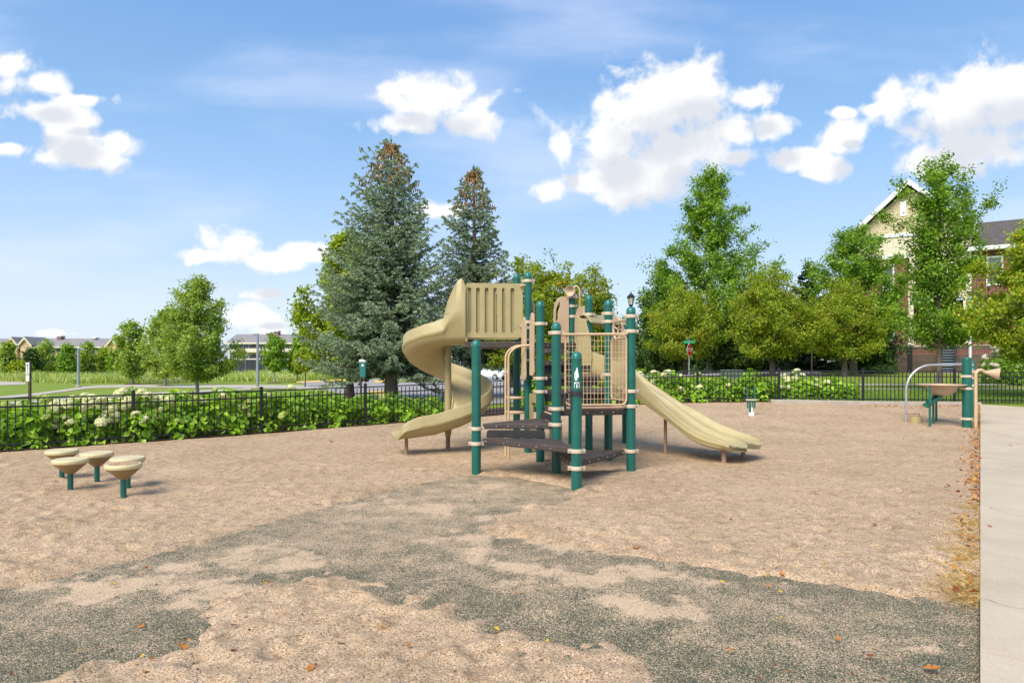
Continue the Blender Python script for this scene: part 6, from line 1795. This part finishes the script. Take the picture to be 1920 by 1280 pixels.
tree_px('shade_tree', 'dark green tree seen low between tower posts and lantern', 1130, 48, 600, [(696,40),(665,62),(630,58),(605,36),(590,8)],
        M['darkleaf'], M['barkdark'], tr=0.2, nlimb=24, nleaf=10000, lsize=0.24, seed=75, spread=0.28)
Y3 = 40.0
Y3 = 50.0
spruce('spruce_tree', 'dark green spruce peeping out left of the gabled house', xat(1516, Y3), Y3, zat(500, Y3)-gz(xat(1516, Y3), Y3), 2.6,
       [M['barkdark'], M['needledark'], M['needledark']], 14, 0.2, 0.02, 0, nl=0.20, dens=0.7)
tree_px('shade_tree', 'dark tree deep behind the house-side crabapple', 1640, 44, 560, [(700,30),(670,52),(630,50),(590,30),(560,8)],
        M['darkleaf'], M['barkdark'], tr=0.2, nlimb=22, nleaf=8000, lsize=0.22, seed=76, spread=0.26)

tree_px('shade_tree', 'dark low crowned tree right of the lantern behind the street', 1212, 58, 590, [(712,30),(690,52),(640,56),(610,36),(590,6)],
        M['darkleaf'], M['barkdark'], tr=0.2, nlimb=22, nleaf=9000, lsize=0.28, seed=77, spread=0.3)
# ---- hydrangea hedge: each bush a thing, each bloom a part
def bloom_mesh(mat, seed):
    rng = np.random.default_rng(seed); n = 150
    i = np.arange(n)+0.5; ph = np.arccos(1-1.55*i/n); th = PI*(1+5**0.5)*i
    d = np.stack([np.cos(th)*np.sin(ph), np.sin(th)*np.sin(ph), np.cos(ph)*0.72], -1)
    C = d*rng.uniform(0.88, 1.05, n)[:, None]
    t = rng.normal(size=(n, 3)); N = unit(d+rng.normal(size=(n, 3))*0.35); t = unit(t-N*(t*N).sum(1, keepdims=True)); b = np.cross(N, t)
    V = np.stack([C+t*0.22, C+b*0.22+N*0.05, C-t*0.22, C-b*0.22+N*0.05], 1).reshape(-1, 3)
    me = bpy.data.meshes.new('bloom'); me.from_pydata(V.tolist(), [], quads_idx(n).tolist()); me.materials.append(mat)
    return me
BLOOM = {'w': [bloom_mesh(M['flower'], 1), bloom_mesh(M['flower'], 2)], 'g': [bloom_mesh(M['flowergreen'], 3), bloom_mesh(M['flowergreen'], 4)], 'x': [bloom_mesh(M['flowerwhite'], 5)]}
def hydrangea(label, X, Y, h, w, nb, mixw, seed, leaf='hydra', ls=0.112, group='hydrangea bushes along the fence', dens=1.0, bloom=('w', 'g'), bs=(0.05, 0.105), name='hydrangea_bush', front=0.0):
    rng = np.random.default_rng(seed)
    g = gz(X, Y)
    root = thing(name, label, 'bush', (X, Y, g), group)
    mb = MB()
    for k in range(9):
        az = rng.uniform(0, 2*PI); r = w*0.5*rng.uniform(0.2, 0.8)
        mb.tube([(X+0.1*math.cos(az), Y+0.1*math.sin(az), g-0.03), (X+r*0.6*math.cos(az), Y+r*0.6*math.sin(az), g+h*0.45), (X+r*math.cos(az), Y+r*math.sin(az), g+h*0.85)], [0.009, 0.007, 0.004], 5)
    mb.build('stem', M['stem'], root, fix=False)
    n = int(2100*dens*(w*h/0.9))
    u = rng.normal(size=(n, 3)); u[:, 2] = np.abs(u[:, 2])*0.9-0.10; u = unit(u)
    lump = 1+0.16*np.sin(u[:, 0]*5+seed)*np.cos(u[:, 1]*4+seed*2)+0.10*np.sin(u[:, 2]*9+seed)
    rr = (1-0.55*rng.random(n)**2.0)*lump
    C = np.stack([X+u[:, 0]*w*0.56*rr, Y+u[:, 1]*w*0.56*rr, g+0.08+np.maximum(u[:, 2]*rr, -0.02)*(h-0.08)], -1)
    low = rng.random(n) < 0.30                      # skirt of leaves reaching the ground
    C[low, 2] = g+0.05+rng.random(low.sum())*h*0.55
    N = unit(u*0.8+np.array([0, 0, 0.75])+rng.normal(size=(n, 3))*0.42)
    t = unit(u+np.array([0, 0, -0.45])+rng.normal(size=(n, 3))*0.6)
    L = ls*rng.uniform(0.45, 1.4, n)
    V, Fc = leaf_six(C, N, t, L, L*0.80)
    np_obj('foliage', V, Fc, M[leaf], root)
    for k in range(nb):
        az = rng.uniform(0, 2*PI); el = math.asin(rng.uniform(0.30, 0.98)); s = rng.uniform(*bs)
        c = Vector((math.cos(az)*math.cos(el)*w*0.63, math.sin(az)*math.cos(el)*w*0.63, 0.08+math.sin(el)*(h+0.01)))
        kind = bloom[0] if rng.random() < mixw else bloom[1]
        o = bpy.data.objects.new('bloom', random.choice(BLOOM[kind])); COL.objects.link(o); o.parent = root
        o.location = c; o.scale = (s, s, s*rng.uniform(0.8, 1.05))
        o.rotation_euler = (rng.normal()*0.35, rng.normal()*0.35, rng.uniform(0, 6))
    return root
ORD = ['first', 'second', 'third', 'fourth', 'fifth', 'sixth', 'seventh', 'eighth', 'ninth', 'tenth', 'eleventh', 'twelfth', 'thirteenth', 'fourteenth', 'fifteenth', 'sixteenth', 'seventeenth']
def hedge(s0, s1, step, off, prof, side_label, seed):
    """bushes set out along the fence line; prof = [(photo column, height, blooms, share of creamy blooms)]"""
    P = np.array(FENCE); seg = np.hypot(*np.diff(P, axis=0).T); cum = np.concatenate([[0], np.cumsum(seg)])
    k = 0; s = s0
    rng = np.random.default_rng(seed)
    while s < s1:
        i = min(np.searchsorted(cum, s)-1, len(P)-2); t = (s-cum[i])/seg[i]
        p = P[i]*(1-t)+P[i+1]*t; d = (P[i+1]-P[i])/seg[i]; n = np.array([-d[1], d[0]])
        q = p+n*off
        px = 960+F*q[0]/q[1]
        h = np.interp(px, [a[0] for a in prof], [a[1] for a in prof])*rng.uniform(0.92, 1.08)
        nb = int(round(np.interp(px, [a[0] for a in prof], [a[2] for a in prof])*rng.uniform(0.75, 1.25)))
        mw = np.interp(px, [a[0] for a in prof], [a[3] for a in prof])
        look = 'with many cream blooms' if nb > 18 and mw > 0.5 else 'with scattered greenish blooms' if nb > 6 else 'nearly all green leaves'
        hydrangea(f'hydrangea bush {look}, {ORD[k]} from left {side_label}', q[0], q[1], h, 1.12, nb, mw, seed*100+k)
        k += 1; s += step
hedge(1.6, 15.1, 0.84, 0.60, [(-100,0.80,16,0.6),(60,0.80,14,0.3),(100,0.80,42,0.85),(235,0.82,56,0.9),(290,0.84,26,0.5),(400,0.84,16,0.2),(520,0.80,7,0.15),(640,0.76,4,0.15),(700,0.66,3,0.2),(760,0.55,1,0.2),(830,0.42,0,0.2)], 'behind the left fence', 5)
hedge(17.6, 24.4, 0.88, 0.62, [(900,0.75,6,0.5),(1000,0.85,8,0.4),(1190,0.85,14,0.9),(1250,0.84,18,0.9),(1300,0.78,4,0.5),(1390,0.80,0,0.5),(1440,0.95,1,0.8)], 'behind the play tower', 6)
hydrangea('hydrangea bush with round white blooms right of the crabapple trunk', xat(1492, 20.6), 20.6, 0.80, 1.15, 24, 0.95, 901, dens=0.8)
hydrangea('low rounded green hydrangea bush standing alone at the end of the back hedge', xat(1565, 20.6), 20.6, 0.72, 1.05, 1, 0.9, 902)
hydrangea('white flowering shrub before the brick house at the right edge', xat(1912, 30.0), 30.0, 2.0, 2.4, 46, 1.0, 903, leaf='maple', ls=0.10, group=None, dens=0.7, bloom=('x', 'x'), bs=(0.10, 0.17), name='flowering_shrub')
hydrangea('low dark green shrub at the house wall left of the stairs', xat(1640, 43.0), 43.0, 0.8, 2.0, 0, 1.0, 904, leaf='darkleaf', ls=0.12, group=None, dens=0.6, name='wall_shrub')

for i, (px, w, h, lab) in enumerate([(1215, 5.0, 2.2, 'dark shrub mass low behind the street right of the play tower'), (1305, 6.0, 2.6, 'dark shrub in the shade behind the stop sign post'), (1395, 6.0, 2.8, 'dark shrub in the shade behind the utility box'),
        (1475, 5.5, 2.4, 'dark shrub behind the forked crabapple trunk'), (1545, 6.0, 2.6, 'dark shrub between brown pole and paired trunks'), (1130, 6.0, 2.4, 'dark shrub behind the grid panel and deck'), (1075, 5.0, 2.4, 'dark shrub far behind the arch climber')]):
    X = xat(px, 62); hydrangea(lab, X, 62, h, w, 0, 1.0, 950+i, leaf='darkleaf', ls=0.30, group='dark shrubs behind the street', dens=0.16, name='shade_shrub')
# ---- meadow, countless blades
def blades(name, label, C, hgt, wid, mat, rng, lean=0.35, kind='stuff'):
    n = len(C)
    az = rng.uniform(0, 2*PI, n); b = np.stack([np.cos(az), np.sin(az), np.zeros(n)], -1)
    l = np.stack([rng.normal(size=n)*lean, rng.normal(size=n)*lean, np.ones(n)], -1)
    h = hgt[:, None]; w = wid[:, None]
    V = np.stack([C-b*w, C+b*w, C+l*h*np.array([0.5, 0.5, 0.6])+b*w*0.7, C+l*h], 1).reshape(-1, 3)
    o = np_obj(name, V, quads_idx(n), mat)
    return tag(o, label, kind=kind)
rng = np.random.default_rng(5)
n = 42000
pxs = rng.uniform(-140, 1010, n)
near = np.interp(pxs, [-140, 0, 100, 250, 450, 600, 760, 1010], [96, 94, 86, 86, 90, 90, 92, 92])
Ys = near+rng.random(n)**1.3*24
Xs = (pxs-960)/F*Ys
clump = fbm(Xs, Ys, 0.11, 3, 8)+0.5
keep = rng.random(n) < 0.35+clump
Xs, Ys = Xs[keep], Ys[keep]; n = len(Xs)
hh = (0.60+0.85*np.clip(fbm(Xs, Ys, 0.16, 3, 9)+0.5, 0, 1.2))*rng.uniform(0.6, 1.2, n)
blades('meadow_grass', 'tall loose meadow grass beyond the lawn and street', np.stack([Xs, Ys, ground(Xs, Ys)-0.05], -1), hh, rng.uniform(0.03, 0.07, n), M['meadow'], rng)
M['turf'] = leaf_mat('lawn_blades', [(0, (0.10, 0.20, 0.02)), (0.6, (0.19, 0.31, 0.04)), (0.93, (0.28, 0.37, 0.06)), (1, (0.33, 0.30, 0.10))], 0.3)
n = 60000
Xs = rng.uniform(7.0, 20, n); Ys = 19.35+rng.random(n)**1.6*9
d = sdf(Xs, Ys, PIT); keep = (d > 0.12)
Xs, Ys = Xs[keep], Ys[keep]; n = len(Xs)
blades('lawn_grass', 'short lawn grass blades behind the back fence', np.stack([Xs, Ys, ground(Xs, Ys)-0.02], -1), rng.uniform(0.04, 0.10, n), rng.uniform(0.004, 0.008, n), M['turf'], rng, 0.5)

# ---- dry grass and leaf litter along the pavement edge
C = []; hh = []; 
for (py, m, sp) in [(905, 40, 0.06), (955, 160, 0.08), (985, 260, 0.10), (1010, 200, 0.09), (1045, 420, 0.10), (1075, 360, 0.10), (1105, 420, 0.11), (1122, 220, 0.08), (870, 30, 0.05)]:
    c = G(1838, py); u = Vector((878, 1280, 0)).normalized(); w = Vector((-u.y, u.x, 0))
    for k in range(int(m*1.7)):
        q = c+u*rng.normal()*sp*1.5+w*(0.015+abs(rng.normal())*sp*1.0)
        C.append((q.x, q.y, gz(q.x, q.y)-0.005)); hh.append(rng.uniform(0.015, 0.055))
blades('dry_grass', 'dry straw tufts growing along the pavement edge', np.array(C), np.array(hh), rng.uniform(0.0013, 0.0030, len(C)), M['drygrass'], rng, 1.5)

def litter(name, label, C, size, mat):
    n = len(C)
    N = unit(rng.normal(size=(n, 3))*0.45+np.array([0, 0, 1.0])); t = rng.normal(size=(n, 3))
    V, Fc = leaf_six(C, N, t, size, size*0.6, fold=0.22, droop=0.05)
    return tag(np_obj(name, V, Fc, mat), label, kind='stuff')
C = []; u = Vector((878, 1280, 0)).normalized(); w = Vector((-u.y, u.x, 0))
for k in range(620):
    t = rng.uniform(G(1838, 1135).y, 18.4)/u.y
    q = u*t+w*(0.02+rng.exponential(0.075))
    if sdf(np.array([q.x]), np.array([q.y]), PIT)[0] > 0.05 or (q.y < 7.2 and rng.random() < 0.6): continue
    C.append((q.x, q.y, gz(q.x, q.y)+rng.uniform(0.018, 0.045)))
for k in range(200):
    x = rng.uniform(9.5, 12.9); y = 18.7-rng.exponential(0.22)
    C.append((x, y, gz(x, y)+0.03))
C = np.array(C)
litter('leaf_litter', 'small dead leaves and bark gathered along the pavement and kerb edge', C, rng.uniform(0.025, 0.065, len(C)), M['deadleaf'])

n = 900
yy = 2.3*(6.0)**rng.random(n); aa = rng.uniform(-1.0, SA, n); C = np.stack([aa*yy, yy, ground(aa*yy, yy)+0.016], -1)
C = C[sdf(C[:, 0], C[:, 1], PIT) < -0.1]
litter('bark_debris', 'tiny dark bark and twig bits strewn over the sand', C, rng.uniform(0.008, 0.026, len(C)), M['deadleafb'])
def dead_leaf_mesh(mat, seed):
    r = np.random.default_rng(seed); vs = []; fs = []
    out = [(0, 0.0), (0.18, 0.20), (0.36, 0.30), (0.55, 0.24), (0.66, 0.33), (0.80, 0.16), (1.0, 0.0)]
    curl = r.uniform(0.4, 0.9)
    for t, wd in out:
        for s in (-1, 0, 1):
            y = s*wd*r.uniform(0.85, 1.15); vs.append((t-0.5, y, curl*(0.55*y*y*3+0.25*(t-0.5)**2*2)+r.normal()*0.015))
    for i in range(len(out)-1):
        for j in range(2): fs.append((i*3+j, i*3+j+1, i*3+j+4, i*3+j+3))
    vs += [(-0.5, 0.0, 0.06), (-0.80, 0.05, 0.10), (-0.80, 0.075, 0.10), (-0.5, 0.03, 0.06)]; n = len(vs)
    fs.append((n-4, n-3, n-2, n-1))
    me = bpy.data.meshes.new('fallen_leaf'); me.from_pydata(vs, [], fs); me.materials.append(mat)
    return me
DL = {'o': [dead_leaf_mesh(M['deadleaf'], i) for i in range(3)], 'y': [dead_leaf_mesh(M['deadleafy'], 7)], 'b': [dead_leaf_mesh(M['deadleafb'], 8)], 'p': [dead_leaf_mesh(M['petal'], 9)]}
def dead_leaf(px, py, s, kind, label, group='scattered fallen leaves', lift=0.014):
    q = G(px, py)
    o = bpy.data.objects.new('fallen_leaf' if kind != 'p' else 'flower_petal', random.choice(DL[kind])); COL.objects.link(o)
    o.location = (q.x, q.y, q.z+lift); o.scale = (s, s, s)
    o.rotation_euler = (random.uniform(-0.3, 0.3), random.uniform(-0.3, 0.3), random.uniform(0, 6.28))
    tag(o, label, 'petal' if kind == 'p' else 'leaf', group)
dead_leaf(1747, 1257, 0.085, 'o', 'curled orange leaf on the rubber path near the bottom right corner', lift=0.012)
dead_leaf(341, 1195, 0.07, 'b', 'dark brown leaf at the tip of the rubber patch')
dead_leaf(318, 1257, 0.075, 'b', 'curled brown leaf in sand below the rubber patch')
dead_leaf(343, 1218, 0.085, 'o', 'flat orange leaf between two brown leaves on the sand')
dead_leaf(271, 1264, 0.05, 'o', 'small orange leaf left of the lowest brown leaf')
dead_leaf(582, 1257, 0.06, 'o', 'orange red leaf on the sand near the bottom edge')
dead_leaf(267, 1234, 0.035, 'y', 'small yellow leaf just below the rubber edge')
dead_leaf(719, 1181, 0.045, 'o', 'bright orange leaf left of the jagged rubber edge')
dead_leaf(533, 1155, 0.03, 'o', 'tiny red leaf on the sand left of the jagged edge')
dead_leaf(931, 1182, 0.04, 'y', 'yellow leaf beside the jagged rubber edge')
dead_leaf(1192, 1030, 0.09, 'o', 'orange leaf on the sand above the right rubber branch')
dead_leaf(1735, 1056, 0.075, 'y', 'yellow leaf on the sand left of the straw tufts')
dead_leaf(1466, 1078, 0.05, 'o', 'rusty leaf lying on the upper edge of the rubber path')
dead_leaf(979, 990, 0.05, 'y', 'pale yellow leaf on sand right of the rubber spur')
dead_leaf(621, 829, 0.10, 'b', 'reddish leaf on sand before the left hedge')
dead_leaf(1432, 980, 0.07, 'o', 'orange leaf alone in the wide sand right of the slide')
dead_leaf(1640, 985, 0.06, 'b', 'brown leaf on sand left of the pavement')
dead_leaf(1829, 1086, 0.07, 'p', 'pink petal in the straw at the pavement edge', None, 0.05)
dead_leaf(1856, 996, 0.05, 'o', 'small orange leaf lying on the pavement', lift=0.05)
dead_leaf(1895, 840, 0.07, 'o', 'rusty leaf lying far up the pavement', lift=0.05)
rr = random.Random(4)
for k in range(70):
    px = rr.uniform(60, 1815); py = 790+rr.random()**0.8*460
    dead_leaf(px, py, rr.uniform(0.022, 0.05), rr.choice('oobby'), 'tiny dry leaf among many dotted over the sand', 'tiny dry leaves dotted over the sand')
